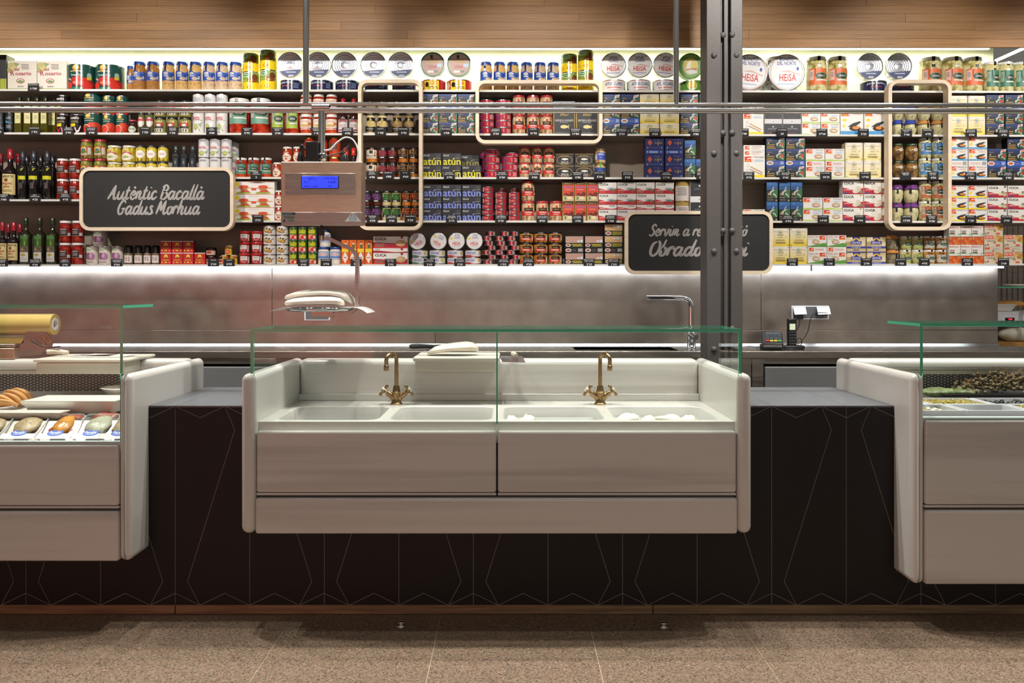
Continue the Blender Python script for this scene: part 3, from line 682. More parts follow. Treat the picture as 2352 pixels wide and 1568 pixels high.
# ================= white marble counters =================
def end_slab(x0, x1, zb, parent): link('end_panel', MB().rbox(x0, x1, 3.63, 4.5, zb, 1.089, .029, 5, m='marble_end'), parent)
def front(parent, x0, x1, zt, zm, zb, splits):
    e = [x0]+splits+[x1]
    for a, b in zip(e, e[1:]):
        link('drawer_front', MB().rbox(a+.003, b-.003, 3.64, 3.675, zm+.016, zt, .011, 4, m='marble'), parent)
        link('drawer_rail', MB().rbox(a+.003, b-.003, 3.645, 3.675, zm+.003, zm+.014, .003, 2, m='marble'), parent)
    link('lower_panel', MB().rbox(x0, x1, 3.632, 3.70, zb, zm-.006, .012, 4, m='marble'), parent)
    link('carcass', MB().box(x0, x1, 3.68, 4.45, zb+.012, zt-.10, m='dark_grey'), parent)
sink = thing('marble_sink', 'white marble sink counter with four basins and two drawers', 'sink counter', (0, 0, 0))
SX0, SX1 = -1.150, 1.017; IX0, IX1 = -1.089, .956; ZD = .880
end_slab(SX0, IX0, .411, sink); end_slab(IX1, SX1, .411, sink)
front(sink, IX0, IX1, .845, .569, .411, [X(1141.5, 3.64)])
link('back_wall', MB().rbox(IX0, IX1, 4.39, 4.5, ZD-.03, 1.089, .028, 5, m='marble'), sink)
link('skirting', MB().rbox(IX0, IX1, 4.372, 4.389, ZD, ZD+.034, .003, 1, m='marble'), sink)
dk = MB(); basins = [(-1.032, -.589), (-.536, -.092), (-.036, .404), (.456, .905)]; BY0, BY1 = 3.735, 4.165
dk.box(IX0, IX1, 3.68, BY0-.02, ZD-.09, ZD, m='marble'); dk.box(IX0, IX1, BY1+.02, 4.389, ZD-.05, ZD, m='marble')
ex = [IX0]+[(basins[i][1]+basins[i+1][0])/2 for i in range(3)]+[IX1]
link('deck_edge', dk, sink)
for (a, b), c0, c1 in zip(basins, ex, ex[1:]):
    mb = MB(); n = 7
    def loop(ins, z, r): return [(x, y, z) for x, y in rrect(a+ins, b-ins, BY0+ins, BY1-ins, r, n)]
    inner = loop(-.008, ZD, .062); outer = []
    cc = [(c1, BY1+.02), (c0, BY1+.02), (c0, BY0-.02), (c1, BY0-.02)]
    for q in range(4):
        for i in range(n):
            x, y, _ = inner[q*n+i]; X_, Y_ = cc[q]; h = (n-1)//2
            side = (i < h) == (q % 2 == 0)
            outer.append((X_, Y_, ZD) if i == h else ((X_, y, ZD) if side else (x, Y_, ZD)))
    N = 4*n; mb.add(inner+outer, [(i, (i+1) % N, N+(i+1) % N, N+i) for i in range(N)], m='marble')
    loops = [inner, loop(-.003, ZD-.001, .06), loop(0, ZD-.006, .058), loop(.012, ZD-.14, .052), loop(.022, ZD-.165, .05), loop(.05, ZD-.175, .03)]
    vs = [v for l in loops for v in l]; mb.add(vs, [(k*N+i, k*N+(i+1) % N, (k+1)*N+(i+1) % N, (k+1)*N+i) for k in range(len(loops)-1) for i in range(N)], m='marble', sm=True)
    mb.add(loops[-1], [list(range(N))], m='marble'); link('basin', mb, sink)
wm = mat('water', '#e8f0ee', .03, **{'Transmission Weight': .0, 'Alpha': .25})
for i, (a, b) in enumerate(basins[2:]):
    o = link('water', MB().box(a+.014, b-.014, BY0+.014, BY1-.014, ZD-.052, ZD-.050, m='water')); tag(o, 'soaking water in the basin %s' % ('right of the glass joint', 'at the right end of sink')[i], 'water')
    pcs = ((1168, 24, 958), (1205, 32, 956)) if i == 0 else ((1438, 44, 953), (1484, 30, 958), (1530, 54, 955.5), (1572, 38, 957))
    for k, (px, wp, py) in enumerate(pcs):
        dd = 3.98; zt = Z(py, dd); o = link('cod_piece', MB().blob((0, 0, 0), (S(wp/2, dd)*1.25, .045, .028), m='cod', noise=.24, seed=k+5*i, seg=16, ring=10), None, (X(px+6, dd), dd, zt-.024))
        tag(o, 'piece of white cod soaking, %s in the basin %s' % ((('left', 'right'), ('leftmost', 'second from left', 'third from left', 'rightmost'))[i][k], ('right of glass joint', 'at right end')[i]), 'fish piece', 'cod pieces soaking in the right basins')
def mixer(px, lab, tw):
    t = thing('brass_mixer_tap', lab, 'tap', (X(px, 4.235), 4.235, ZD), 'brass mixer taps on the marble sink')
    bd = MB().lathe([(.028, 0), (.029, .006), None, (.025, .010), (.021, .03), (.020, .055), (.021, .062), None, (.019, .064), (.0155, .088), (.012, .094)], m='antique_brass', n=18)
    for s in (-1, 1):
        bd.tube([(s*.006, 0, .030), (s*.03, 0, .046), (s*.050, 0, .060)], [.019, .0145, .0115], 14, m='antique_brass'); bd.tube([(s*.036, 0, .050), (s*.042, 0, .0545)], .0158, 14, m='antique_brass')
    link('body', bd, t)
    pts = [(0, 0, .09), (0, 0, .20), (0, 0, .222)]+[(-tw*.02*(1-math.cos(a)), -.034*(1-math.cos(a)), .222+.030*math.sin(a)) for a in [PI*k/8 for k in range(1, 9)]]
    pts += [(pts[-1][0], pts[-1][1], .20)]
    sp = MB().tube(pts, .0098, 12, m='antique_brass'); sp.lathe([(.0, .172), (.0105, .172), (.0125, .175), (.0125, .196), (.010, .199), (0, .199)], m='antique_brass', n=14, at=(pts[-1][0], pts[-1][1], 0)); link('spout', sp, t)
    for s in (-1, 1):
        u = Vector((s*.79, 0, .61)); c = Vector((s*.062, -.002, .069)); a = Vector((-s*.61, 0, .79)); b = Vector((0, 1, 0)); h = MB()
        h.tube([c-u*.012, c+u*.006], .012, 12, m='antique_brass')
        for v in (a, -a, b, -b):
            h.tube([c, c+v*.012, c+v*.021, c+v*.026], [.0065, .0058, .0075, .0062], 8, m='antique_brass'); h.blob(c+v*.026, (.0082, .0082, .0082), m='antique_brass', seg=8, ring=6)
        hd = link('handle', h, t); link('porcelain_button', MB().tube([c+u*.004, c+u*.013], [.0125, .0115], 12, m='porcelain'), hd)
mixer(910.5, 'antique brass mixer tap between the two left basins', 1); mixer(1378.5, 'antique brass mixer tap between the two right basins', -1)

def slots(parent, x0, x1, z0, z1, y):
    mb = MB(); pz = (z1-z0)/12.5; pxw = .0335; k = 0; z = z1-pz*.6
    while z > z0+pz*.3:
        x = x0+.01+(pxw/2 if k % 2 else 0)
        while x+.026 < x1: mb.box(x, x+.0245, y-.0012, y, z-.0024, z+.0024, m='black_plastic', faces='yzZxX'); x += pxw
        z -= pz; k += 1
    o = link('vent_slots', mb, parent); o['kind'] = 'stuff'
def display(name, lab, sx0, sx1, x0, x1, zt, zm, zb, zf):
    r = thing(name, lab, 'display counter', (0, 0, 0)); end_slab(sx0, sx1, zb, r); front(r, x0, x1, zt, zm, zb, [])
    link('back_wall', MB().rbox(x0, x1, 4.39, 4.5, 1.03, 1.089, .024, 5, m='marble'), r)
    link('back_ledge', MB().box(x0, x1, 4.40, 4.49, 1.012, 1.031, m='board_plastic'), r)
    link('vent_panel', MB().box(x0, x1, 4.41, 4.42, .86, 1.012, m='vent_grey'), r); slots(r, x0, x1, .922, 1.012, 4.41)
    link('well_floor', MB().add([(x0, 3.66, zt-.045), (x1, 3.66, zt-.045), (x1, 3.83, zf), (x0, 3.83, zf), (x1, 4.42, zf), (x0, 4.42, zf)], [(0, 1, 2, 3), (3, 2, 4, 5)], m='steel_front'), r)
    link('tray_lip', MB().rbox(x0, x1, 3.655, 3.68, zt-.03, zt+.012, .004, 2, m='white_plastic'), r)
    return r
display('fish_counter', 'white marble refrigerated counter with packed fish, left', -1.667, -1.610, -3.3, -1.667, .788, .513, .295, .862)
display('olive_counter', 'white marble refrigerated counter with olives, right', 1.693, 1.750, 1.750, 3.6, .892, .517, .197, .842)

# ================= steel back counter =================
wt = thing('steel_back_counter', 'stainless steel back counter with small sink and doors', 'counter', (0, 5.54, 0)); D2 = 5.54; ZW = 1.048
k0, k1 = .415, 1.09; top = MB()
for a, b, c, d in ((-4.1, k0, 0, .455), (k1, 4.2, 0, .455), (k0, k1, 0, .05), (k0, k1, .39, .455)): top.box(a, b, c, d, ZW-.02, ZW, m='steel_top')
link('worktop', top, wt); link('apron', MB().rbox(-4.1, 4.2, -.002, .02, ZW-.046, ZW-.0005, .004, 2, m='steel_front'), wt)
link('upstand', MB().add([(x, y, z) for x in (-4.1, X(2292, 6.0)) for y, z in ((.437, ZW+.0005), (.4535, ZW+.020), (.455, ZW+.0005))], [(0, 3, 4, 1), (1, 4, 5, 2), (0, 1, 2), (3, 5, 4)], m='steel_top'), wt)
bs = MB().box(k0, k1, .05, .39, ZW-.17, ZW-.001, m='steel_front', faces='xXyYz'); link('basin', bs, wt)
link('carcass', MB().box(-4.1, 4.2, .03, .44, .08, ZW-.18, m='dark_grey'), wt); link('top_rail', MB().box(-4.1, 4.2, .014, .03, Z(836, D2), ZW-.046, m='steel_front'), wt)
for a, b in ((-1100, -420), (-120, 330), (335, 800), (805, 1265), (1270, 1690), (1757, 2240), (2245, 2700)):
    link('cabinet_door', MB().rbox(X(a, D2), X(b, D2), -.012, .03, .12, Z(842, D2), .006, 2, m='grey_plastic'), wt)
for a, b in ((1692, 1726), (1728, 1754)): link('filler_panel', MB().box(X(a, D2), X(b, D2), .006, .03, .12, Z(824, D2), m='steel_front'), wt)

# ================= what is printed on the goods =================
NAVY, RED, WHT, BLK = '#20285e', '#c42a24', '#f2f0ea', '#161514'
def logo(cx, cy, w_, h_): return [Q(cx-w_/2, cy-h_/2, cx+w_/2, cy+h_/2, '#d8321e'), P([(cx-w_*.2, cy-h_*.05), (cx+w_*.34, cy+h_*.12), (cx+w_*.30, cy+h_*.28), (cx-w_*.12, cy+h_*.18)], WHT), Q(cx+w_*.36, cy-h_*.42, cx+w_*.46, cy+h_*.4, WHT), Q(cx-w_*.4, cy-h_*.40, cx+w_*.25, cy-h_*.22, '#f0b030')]
def mussel(cx, cy, w_, h_): return [P([(cx-w_*.5, cy-h_*.05), (cx-w_*.1, cy+h_*.3), (cx+w_*.42, cy+h_*.5), (cx+w_*.5, cy+h_*.38), (cx+w_*.1, cy+h_*.02)], '#2c2e34'), E(cx+w_*.06, cy-h_*.18, w_*.42, h_*.24, '#22242a'), E(cx+w_*.14, cy-h_*.12, w_*.28, h_*.16, '#e08a2c')]
def clam(cx, cy, rx, ry): return [E(cx, cy+ry*.3, rx, ry*.75, '#cdb394'), E(cx+rx*.1, cy-ry*.15, rx*.95, ry*.6, '#b08c6c'), E(cx+rx*.15, cy, rx*.7, ry*.35, '#e4d2ba')]
def coast(x0, y0, x1, y1):
    w_, h_ = x1-x0, y1-y0; p = lambda *a: [(x0+w_*a[i], y0+h_*a[i+1]) for i in range(0, len(a), 2)]
    return [P(p(.2, .15, .45, .3, .4, .55, .7, .7, 1, .85, 1, .1, .7, 0), '#2f6a3c'), P(p(.05, .5, .3, .62, .5, .95, .58, .9, .42, .62, .6, .7, .62, .62, .3, .45, .2, .2, .12, .22), '#b4b7a8'), P(p(.35, .3, .5, .42, .75, .3, .9, .02, .82, .02, .66, .2, .45, .28), '#aeb39c')]
def paco(top='#e9e4d6', bot='#ecd040', sub='#7a6430', name='PACO'):
    g = [Q(0, i/8, 1, (i+1)/8, tuple(hexc(bot)[c]*(1-(i/7))+hexc(top)[c]*(i/7) for c in range(3))) for i in range(8)]
    return g+[Q(.05, .80, .95, .815, '#a6483a'), E(.5, .80, .17, .13, '#d8cfae'), P([(.34, .80), (.5, .69), (.66, .80)], '#d9a92c'), E(.46, .78, .07, .06, '#7fb0c8'), T(name, .5, .63, .32, .085, sub), LN(.5, .50, .3, .05, '#a69a70', 1), E(.8, .52, .05, .05, '#d8c27a'), T('SARDINAS' if name == 'PACO' and bot == '#ecd040' else 'ALMEJA BLANCA', .5, .34, .5, .06, '#7c6a32'), LN(.5, .20, .62, .12, '#97844a', 2)]+[E(x, y, .02, .03, '#6c5030', 6) for x in (.06, .94) for y in (.06, .94)]
def cuca(word, motif):
    a = [WV(.40, .09, 1.9, '#bf1f33', 0, .8), Q(0, .0, 1, .03, '#8e1524'), T('CUCA', .30, .81, .5, .19, '#1d1a17'), T(word, .25, .31, .40, .10, '#f0d8d0')]
    return a+motif
SARD = [E(.68, .44, .22, .13, '#aeb6bb'), E(.72, .38, .16, .07, '#6b747c'), P([(.74, .16), (.92, .3), (.97, .52), (.84, .38)], '#5f9a34'), Q(.04, .10, .36, .2, '#d9583a')]
SARO = [E(.70, .42, .22, .13, '#a8b0b4'), E(.74, .36, .16, .07, '#616a70'), E(.82, .3, .06, .07, '#7c8a3c'), E(.90, .22, .06, .07, '#55702e'), Q(.04, .10, .40, .2, '#8c8f60')]
ALMS = [E(.76, .48, .13, .10, '#d8cdb8'), E(.62, .2, .15, .14, '#e0d6c4'), E(.78, .26, .13, .13, '#d2c6b0'), E(.90, .16, .1, .1, '#8a8272'), Q(.04, .06, .28, .15, '#3a4c8c'), E(.88, .92, .05, .07, '#c8a456')]
BERB = [E(.78, .42, .09, .12, '#8f8a70'), E(.66, .28, .12, .12, '#d9cfae'), E(.88, .24, .12, .14, '#c8bd98'), Q(.04, .06, .28, .16, '#3a4c8c'), E(.90, .90, .06, .09, '#5b6570')]
kind('oil_tin_black', 'box', 'tall black and lime oil tin', 'tin', 'oil_tin', c='#1d1d1b', D=.1, side='#6f7466', art=[Q(0, 0, 1, .32, '#a8b136')]+[Q(.1+.2*i, 0, .12+.2*i, .32, '#7d8626') for i in range(5)])
kind('oil_tin_cream', 'box', 'cream olive oil tin with red lettering', 'tin', 'oil_tin', c='#dcd5c8', D=.1, art=[Q(0, 0, 1, .055, '#93a04a'), E(.12, .86, .12, .09, '#b9b06a'), E(.24, .74, .10, .08, '#c8bd78'), P([(.2, .95), (.42, .9), (.28, .78)], '#8f9c62'), P([(.02, .8), (.1, .55), (.14, .72)], '#5a5f3c'), E(.06, .68, .08, .09, '#a59c5c'), LN(.6, .80, .28, .2, '#8f897b', 4), T('del', .31, .71, .18, .10, '#a8323a'), T('R', .17, .585, .13, .19, '#a8323a'), T('osario', .54, .565, .56, .12, '#a8323a'), E(.44, .31, .14, .085, '#a84038'), E(.44, .31, .11, .062, '#dcd5c8'), E(.44, .295, .09, .04, '#5f8a44'), T('BAENA', .46, .12, .22, .045, '#77705e')])
kind('tomato_can_big', 'can', 'large green can of fried tomato', 'can', 'tomato_can', c='#1f4d48', art=[E(.42, .86, .13, .12, '#e3b23a'), E(.42, .86, .08, .08, '#e8d28a'), Q(.2, .71, .66, .745, '#d8c27a'), T('Sol', .42, .79, .2, .08, '#c8542a'), T('Tomate Frito', .46, .58, .44, .075, '#dfe6dc'), Q(.0, 0, 1, .12, '#2f7a5e'), E(.17, .20, .12, .13, '#d33a2e'), E(.36, .40, .12, .1, '#c92e28'), E(.52, .44, .12, .1, '#d9473a'), E(.74, .37, .14, .12, '#cc352c'), E(.90, .25, .1, .14, '#b92a24'), E(.5, .26, .22, .13, '#7e1d1a'), E(.5, .29, .2, .08, '#e26a5a'), E(.80, .18, .14, .15, '#d6382e'), P([(.12, .45), (.17, .47), (.42, .29), (.4, .26)], '#e2d6c4'), Q(.80, .42, .92, .56, '#d8c23a'), E(.86, .60, .06, .08, '#9fb8b4')])
kind('tomato_can', 'can', 'green can of crushed tomato', 'can', 'tomato_can', c='#20504a', art=[E(.42, .88, .17, .10, '#e3b23a'), E(.42, .88, .10, .07, '#e8d28a'), Q(.16, .73, .76, .765, '#d8c27a'), LN(.46, .64, .56, .06, '#b8c4b0', 1), E(.80, .30, .26, .26, '#d2402c'), E(.62, .42, .2, .14, '#de5038'), E(.30, .22, .30, .24, '#e9c2a4'), E(.30, .22, .26, .20, '#d64a3a'), E(.86, .12, .16, .12, '#c63222')])
kind('pepper_can', 'can', 'black can of piquillo peppers', 'can', 'pepper_can', c='#171516', art=[T('sensio', .48, .82, .66, .15, WHT), Q(.06, .78, .16, .9, RED), LN(.45, .62, .66, .12, '#9a8a6c', 2), P([(.1, .42), (.9, .42), (.8, .1), (.62, .02), (.5, .3), (.36, .0), (.24, .1)], '#b81f38'), Q(.16, .36, .56, .52, '#e6cf2c')])
def legume(k, nm, fill):
    kind(k, 'jar', 'jar of cooked '+nm+' with blue lid', 'jar', nm.replace(' ', '_')[:-1]+'_jar', fill=fill, lid='#2a50a8', shape='jar', lab=(.33, .70), seal=('#23356f', -.25, .36), art=[WV(.86, .09, 0, '#2b52b0', 0, .9), Q(0, .02, 1, .05, '#d8a04a'), E(.38, .70, .19, .13, '#dfe2e8'), Q(.28, .66, .48, .72, '#7d87a8'), LN(.4, .46, .4, .16, '#e8ecf4', 2), E(.66, .22, .24, .12, '#e8dcc4'), E(.66, .24, .18, .07, '#caa05a'), Q(.88, .16, .96, .46, '#c8cfe4'), P([(.7, .7), (.95, .9), (.95, .6)], '#4a6cc8')])
legume('lentils', 'lentils', 'lentils'); legume('chickpeas', 'chickpeas', 'chickpeas'); legume('beans', 'white beans', 'white_beans')
kind('pineapple', 'can', 'yellow and green can of pineapple', 'can', 'pineapple_can', c='#efd024', art=[Q(0, .5, 1, 1, '#86a446'), P([(.4, .52), (.98, .48), (.98, .95), (.8, .9)], '#5a7030'), E(.66, .58, .30, .12, '#8a4f24'), E(.8, .74, .16, .15, '#75401e'), E(.55, .53, .14, .06, '#c07a30'), E(.27, .85, .25, .12, '#e7efdc'), E(.27, .85, .21, .085, '#3f8a3a'), T('cobay', .27, .85, .3, .09, WHT), T('Piña en su jugo', .4, .56, .6, .07, '#eee03a'), Q(0, .02, 1, .46, '#f2d322'), E(.5, .22, .16, .08, '#c8622a'), E(.5, .22, .11, .05, '#f0d030'), E(.12, .2, .09, .09, '#e4ba22')])
kind('tin_silver', 'disc', 'bright ringed silver tin standing on edge', 'tin', 'tuna_tin', c='#e0e2e8', fm='tin_face', rip=4, D=.055, art=[('b', [.06+.88*i/12 for i in range(13)], [.5-.49*math.sqrt(max(0, 1-((.06+.88*i/12-.5)/.48)**2))*.93 for i in range(13)], [max(.25+.08*i/12, .5-.49*math.sqrt(max(0, 1-((.06+.88*i/12-.5)/.48)**2))*.92) for i in range(13)], '#4a5680'), T('JOSÉ PEÑA', .5, .56, .42, .06, '#8a93b4'), LN(.55, .22, .4, .07, '#c8d0e4', 1), Q(.44, .04, .64, .12, '#b9c0d4')])
kind('tin_lola', 'disc', 'pinkish tin with green rim on edge', 'tin', 'tuna_tin', c='#c0a49c', sidec='#d8d8d0', rip=3, D=.05, art=[E(.5, .5, .49, .49, '#3f8f5a', 28), E(.5, .5, .425, .425, '#bda29a', 28), E(.46, .83, .06, .05, '#2c2620'), Q(.42, .72, .52, .78, '#3a302c'), T('LOLA', .5, .42, .32, .12, '#c22e34'), LN(.5, .62, .5, .12, '#c8a04c', 2), Q(.68, .40, .87, .54, '#b8cfe6'), Q(.3, .18, .54, .26, '#e6e0da'), Q(.56, .18, .72, .27, '#8c8684'), Q(.12, .70, .88, .712, '#7d5c58')])
kind('tin_heisa', 'disc', 'white tuna tin with blue and red lettering on edge', 'tin', 'tuna_tin', c='#e6e4e4', fm='printed_carton', rip=3, D=.05, sidec='#c9c9cb', art=[T('ATUN', .5, .80, .30, .10, '#2a3888'), T('CLARO', .5, .68, .38, .10, '#2a3888'), T('HEiSA', .5, .37, .50, .19, '#cc3326'), P([(.36, .52), (.55, .56), (.82, .48), (.9, .50), (.84, .44), (.6, .50)], '#d8b0a4'), LN(.5, .2, .56, .05, '#9aa0c4', 1), P([(.16, .84), (.34, .85), (.34, .87), (.18, .87)], '#8f8a60'), P([(.66, .85), (.84, .84), (.82, .87), (.66, .87)], '#8f8a60')])
kind('tin_heisa_small', 'disc', 'white tuna tin with yellow seal on edge', 'tin', 'tuna_tin', c='#e6e4e4', fm='printed_carton', rip=3, D=.05, sidec='#3c7a50', art=[E(.5, .5, .46, .46, '#e2dfdf'), T('ATUN', .54, .84, .28, .11, '#2a3888'), T('CLARO', .54, .71, .36, .11, '#2a3888'), T('HEiSA', .5, .37, .46, .2, '#cc3326'), E(.2, .66, .08, .08, '#e2d040'), LN(.52, .2, .5, .05, '#b8a8b8', 1)])
kind('tin_bonito', 'disc', 'big white bonito tin with red ring on edge', 'tin', 'tuna_tin', c='#eceaea', rip=3, D=.045, sidec='#d8d8da', fm='printed_carton', art=[E(.5, .5, .47, .47, '#cf6a5c', 28), E(.5, .5, .453, .453, '#eceaea', 28), E(.5, .5, .437, .437, '#6aa08c', 28), E(.5, .5, .427, .427, '#ebe9ea', 28), T('BONITO', .5, .86, .38, .10, '#2b3a90'), T('DEL NORTE', .5, .745, .52, .10, '#2b3a90'), T('HEiSA', .53, .36, .46, .20, '#cc3a2c'), P([(.3, .52), (.55, .56), (.82, .46), (.88, .48), (.84, .42), (.6, .50)], '#dcb8b0'), E(.80, .60, .035, .05, '#3d57a8'), LN(.5, .18, .5, .04, '#a8acd0', 1)])
kind('tin_green', 'disc', 'green tin with yellow boat emblem on edge', 'tin', 'tuna_tin', c='#5f8f34', rip=2, D=.06, sidec='#6f9a3c', sm='printed_tin', art=[E(.5, .5, .46, .46, '#5c8c32'), E(.48, .48, .30, .32, '#c8cdb4'), E(.48, .48, .28, .30, '#c9b02c'), P([(.26, .36), (.48, .36), (.5, .72), (.38, .6)], '#cfcfbe'), P([(.3, .36), (.76, .44), (.72, .34), (.4, .3)], '#a4502a'), E(.55, .27, .22, .08, '#c8cabc'), Q(.22, .86, .66, .89, '#a9b85a')])
def flat(k, d, c, a, **kw): kind(k, 'can', d, 'tin', 'tuna_tin', c=c, art=a, **kw)
flat('flat_navy', 'flat navy tuna tin with white lettering', '#20284e', [T('JOSÉ PEÑA', .40, .74, .62, .22, '#e4e4e8'), LN(.42, .46, .42, .14, '#b03a48', 1), LN(.82, .5, .18, .5, '#7d86ac', 3), Q(0, .02, 1, .1, '#c8c8c8')])
flat('flat_lola', 'flat red tuna tin with yellow panel', '#b02c2c', [Q(.2, .1, .8, .9, '#e8d030'), T('LOLA', .6, .68, .28, .34, '#b8242c'), LN(.56, .3, .42, .26, '#6c5a24', 2), E(.32, .56, .08, .22, '#2c211c'), E(.10, .5, .07, .3, '#d8c8b0')])
flat('flat_heisa', 'flat white tuna tin with navy lettering', '#2f7a52', [Q(.0, .30, 1, 1, '#d8d6d6'), Q(.03, .1, .93, .93, '#c84a44'), Q(.035, .13, .925, .90, '#e6e4e4'), T('ATUN CLARO', .48, .64, .72, .28, '#2a3888'), LN(.5, .32, .62, .16, '#d07a74', 1)])
flat('flat_heisa_green', 'flat white and green tuna tin', '#e2e0e0', [WV(.22, .1, 1, '#2f7a4c', 0, .8), Q(.06, .3, .66, .86, '#d0cfe0'), T('ATUN CLARO', .36, .58, .52, .26, '#2a3888'), E(.86, .6, .07, .26, '#d8c040')])
flat('flat_heisa_red', 'flat white and red tuna tin', '#e2e0e0', [WV(.22, .1, 1, '#c8342c', 0, .8), Q(.06, .3, .66, .86, '#d0cfe0'), T('ATUN CLARO', .36, .58, .52, .26, '#2a3888'), E(.9, .6, .06, .26, '#d8b040')])
flat('flat_green', 'flat green tin with yellow emblem', '#5a8a30', [Q(0, .72, .22, 1, '#1d2a22'), Q(.78, .72, 1, 1, '#1d2a22'), E(.47, .54, .2, .42, '#c8cdb4'), E(.47, .6, .18, .36, '#c9ae2c'), P([(.3, .4), (.62, .46), (.58, .34), (.38, .32)], '#a4502a')])
flat('flat_bonito', 'flat big white bonito tin lying behind', '#dcdad8', [Q(.06, .12, .94, .9, '#c45a50'), Q(.065, .16, .935, .87, '#e4e2e0'), T('BONITO DEL NORTE', .55, .6, .7, .28, '#2b3a90'), Q(.1, .3, .2, .8, '#6a6a72')])
flat('flat_red', 'red and silver tuna tin with monogram', '#b5273a', [Q(0, .0, .10, 1, '#8f1a2a'), T('S', .56, .52, .1, .44, '#d8a4a4'), LN(.84, .5, .22, .6, '#e0b4b4', 3), LN(.16, .5, .22, .5, '#4a4a90', 3)])
flat('flat_red_small', 'small red tuna tin', '#ad2434', [Q(.62, 0, .74, 1, '#5c4a4c'), LN(.36, .5, .4, .36, '#d08a80', 2), Q(.04, .1, .14, .9, '#c8a4a4')])
flat('flat_mini', 'tiny dark red tuna tin', '#7e2028', [Q(.0, 0, .22, 1, '#2a1c1e'), Q(.3, .1, .6, .9, '#b8343c'), Q(.74, .1, .96, .9, '#a89c98'), Q(.42, .1, .46, .9, '#e0c4b0')])
def pick(k, d, fill, lid, shape, lab, c1, c2, **kw):
    kind(k, 'jar', d, 'jar', kw.pop('name', 'pickle_jar'), fill=fill, lid=lid, shape=shape, lab=lab, art=[Q(.05, 0, .95, 1, c1), Q(.06, .3, .24, .92, c2), LN(.15, .66, .12, .3, '#8f8f8f', 4), P([(.3, .55), (.3, 1), (.84, 1), (.93, .85), (.93, .55)], '#3a3a38'), E(.61, .54, .31, .20, '#2f7a4c'), E(.61, .54, .28, .15, '#171a18'), T('CIDACO', .61, .54, .40, .12, '#dfe4da'), Q(.36, .24, .93, .32, '#d8d8cc')], seal=('#1f1e1e', .0, .30), **kw)
pick('artichoke_big', 'big artichoke jar with orange label', 'artichoke', '#dcdad6', 'wide', (.20, .66), '#d86a3a', '#e0b8b0', lidh=.09, name='artichoke_jar')
pick('artichoke_green', 'artichoke jar with dark green label', 'artichoke', '#d8d8d4', 'wide', (.18, .72), '#3f7a66', '#8fae9c', lidh=.08, name='artichoke_jar')
pick('artichoke_blue', 'artichoke jar with blue label', 'artichoke_heart', '#d8d8d4', 'wide', (.18, .74), '#4a80b8', '#a8bcd0', lidh=.1, name='artichoke_jar')
pick('artichoke_orange', 'artichoke jar with orange label and white lid', 'artichoke_heart', '#d8d8d4', 'wide', (.16, .74), '#b8643c', '#b8a49c', lidh=.1, name='artichoke_jar')
pick('artichoke_lime', 'squat artichoke jar with lime label', 'artichoke', '#dcdcd8', 'wide', (.12, .66), '#a8b05a', '#c4c8a4', lidh=.13, name='artichoke_jar')
pick('artichoke_white', 'squat artichoke jar with pale label', 'amber', '#dcdcd8', 'wide', (.12, .66), '#bdb8a4', '#cfcabc', lidh=.13, name='artichoke_jar')
pick('tomato_jar_big', 'wide jar of whole tomatoes with white lid', 'tomato', '#e4e2de', 'wide', (.28, .86), '#6fa08c', '#c8b8b4', lidh=.11, name='tomato_jar')
pick('tomato_jar', 'jar of tomatoes with lime label', 'tomato', '#e4e2de', 'wide', (.22, .92), '#a4bc4a', '#c0b8a0', lidh=.08, name='tomato_jar')
pick('tomato_cream', 'jar of orange tomato cream with white lid', 'tomato_sauce', '#e4e2de', 'jar', (.18, .68), '#4f8a74', '#a8a0a8', lidh=.11, name='tomato_cream_jar')
kind('garlic_blue', 'jar', 'garlic jar with blue cloth cap', 'jar', 'garlic_jar', fill='garlic', lid='#2f48b0', shape='round', frill=1, lidh=.14, seal=('#22242a', .35, .52), lidmat='matte_paint')
kind('garlic_tan', 'jar', 'garlic jar with tan cloth cap', 'jar', 'garlic_jar', fill='garlic', lid='#c88c48', shape='round', frill=1, lidh=.14, seal=('#24221f', .3, .5), lidmat='matte_paint')
kind('garlic_purple', 'jar', 'garlic jar with purple cloth cap', 'jar', 'garlic_jar', fill='garlic', lid='#6c2f80', shape='round', frill=1, lidh=.14, seal=('#24222a', -.3, .5), lidmat='matte_paint')
kind('pate_tan', 'jar', 'pate jar with orange cloth cap', 'jar', 'pate_jar', fill='pate', lid='#c4843c', shape='jar', frill=1, lidh=.14, seal=('#22201e', .35, .8), lidmat='matte_paint')
kind('veg_brown', 'jar', 'round jar of grilled artichokes with green lid', 'jar', 'artichoke_jar', fill='mushroom', lid='#2f4a34', shape='round', lidh=.10, lab=(.52, .74), art=[E(.55, .5, .16, .42, '#d8ccb8'), LN(.55, .5, .2, .4, '#a88a78', 2)])
kind('gherkin', 'jar', 'gherkin jar with red lid', 'jar', 'gherkin_jar', fill='gherkins', lid='#b03038', shape='jar', lab=(.10, .62), lidh=.12, art=[Q(.0, .55, 1, 1, '#b0482c'), Q(.74, .2, .94, .9, '#d0ccc4'), E(.4, .72, .24, .24, '#d8c23a'), E(.4, .66, .18, .14, '#3f6a9c'), T('Gasa', .4, .58, .3, .14, '#3f8a3a'), LN(.42, .22, .6, .26, '#d8d0b8', 2), Q(0, .06, 1, .10, '#c0392b')])
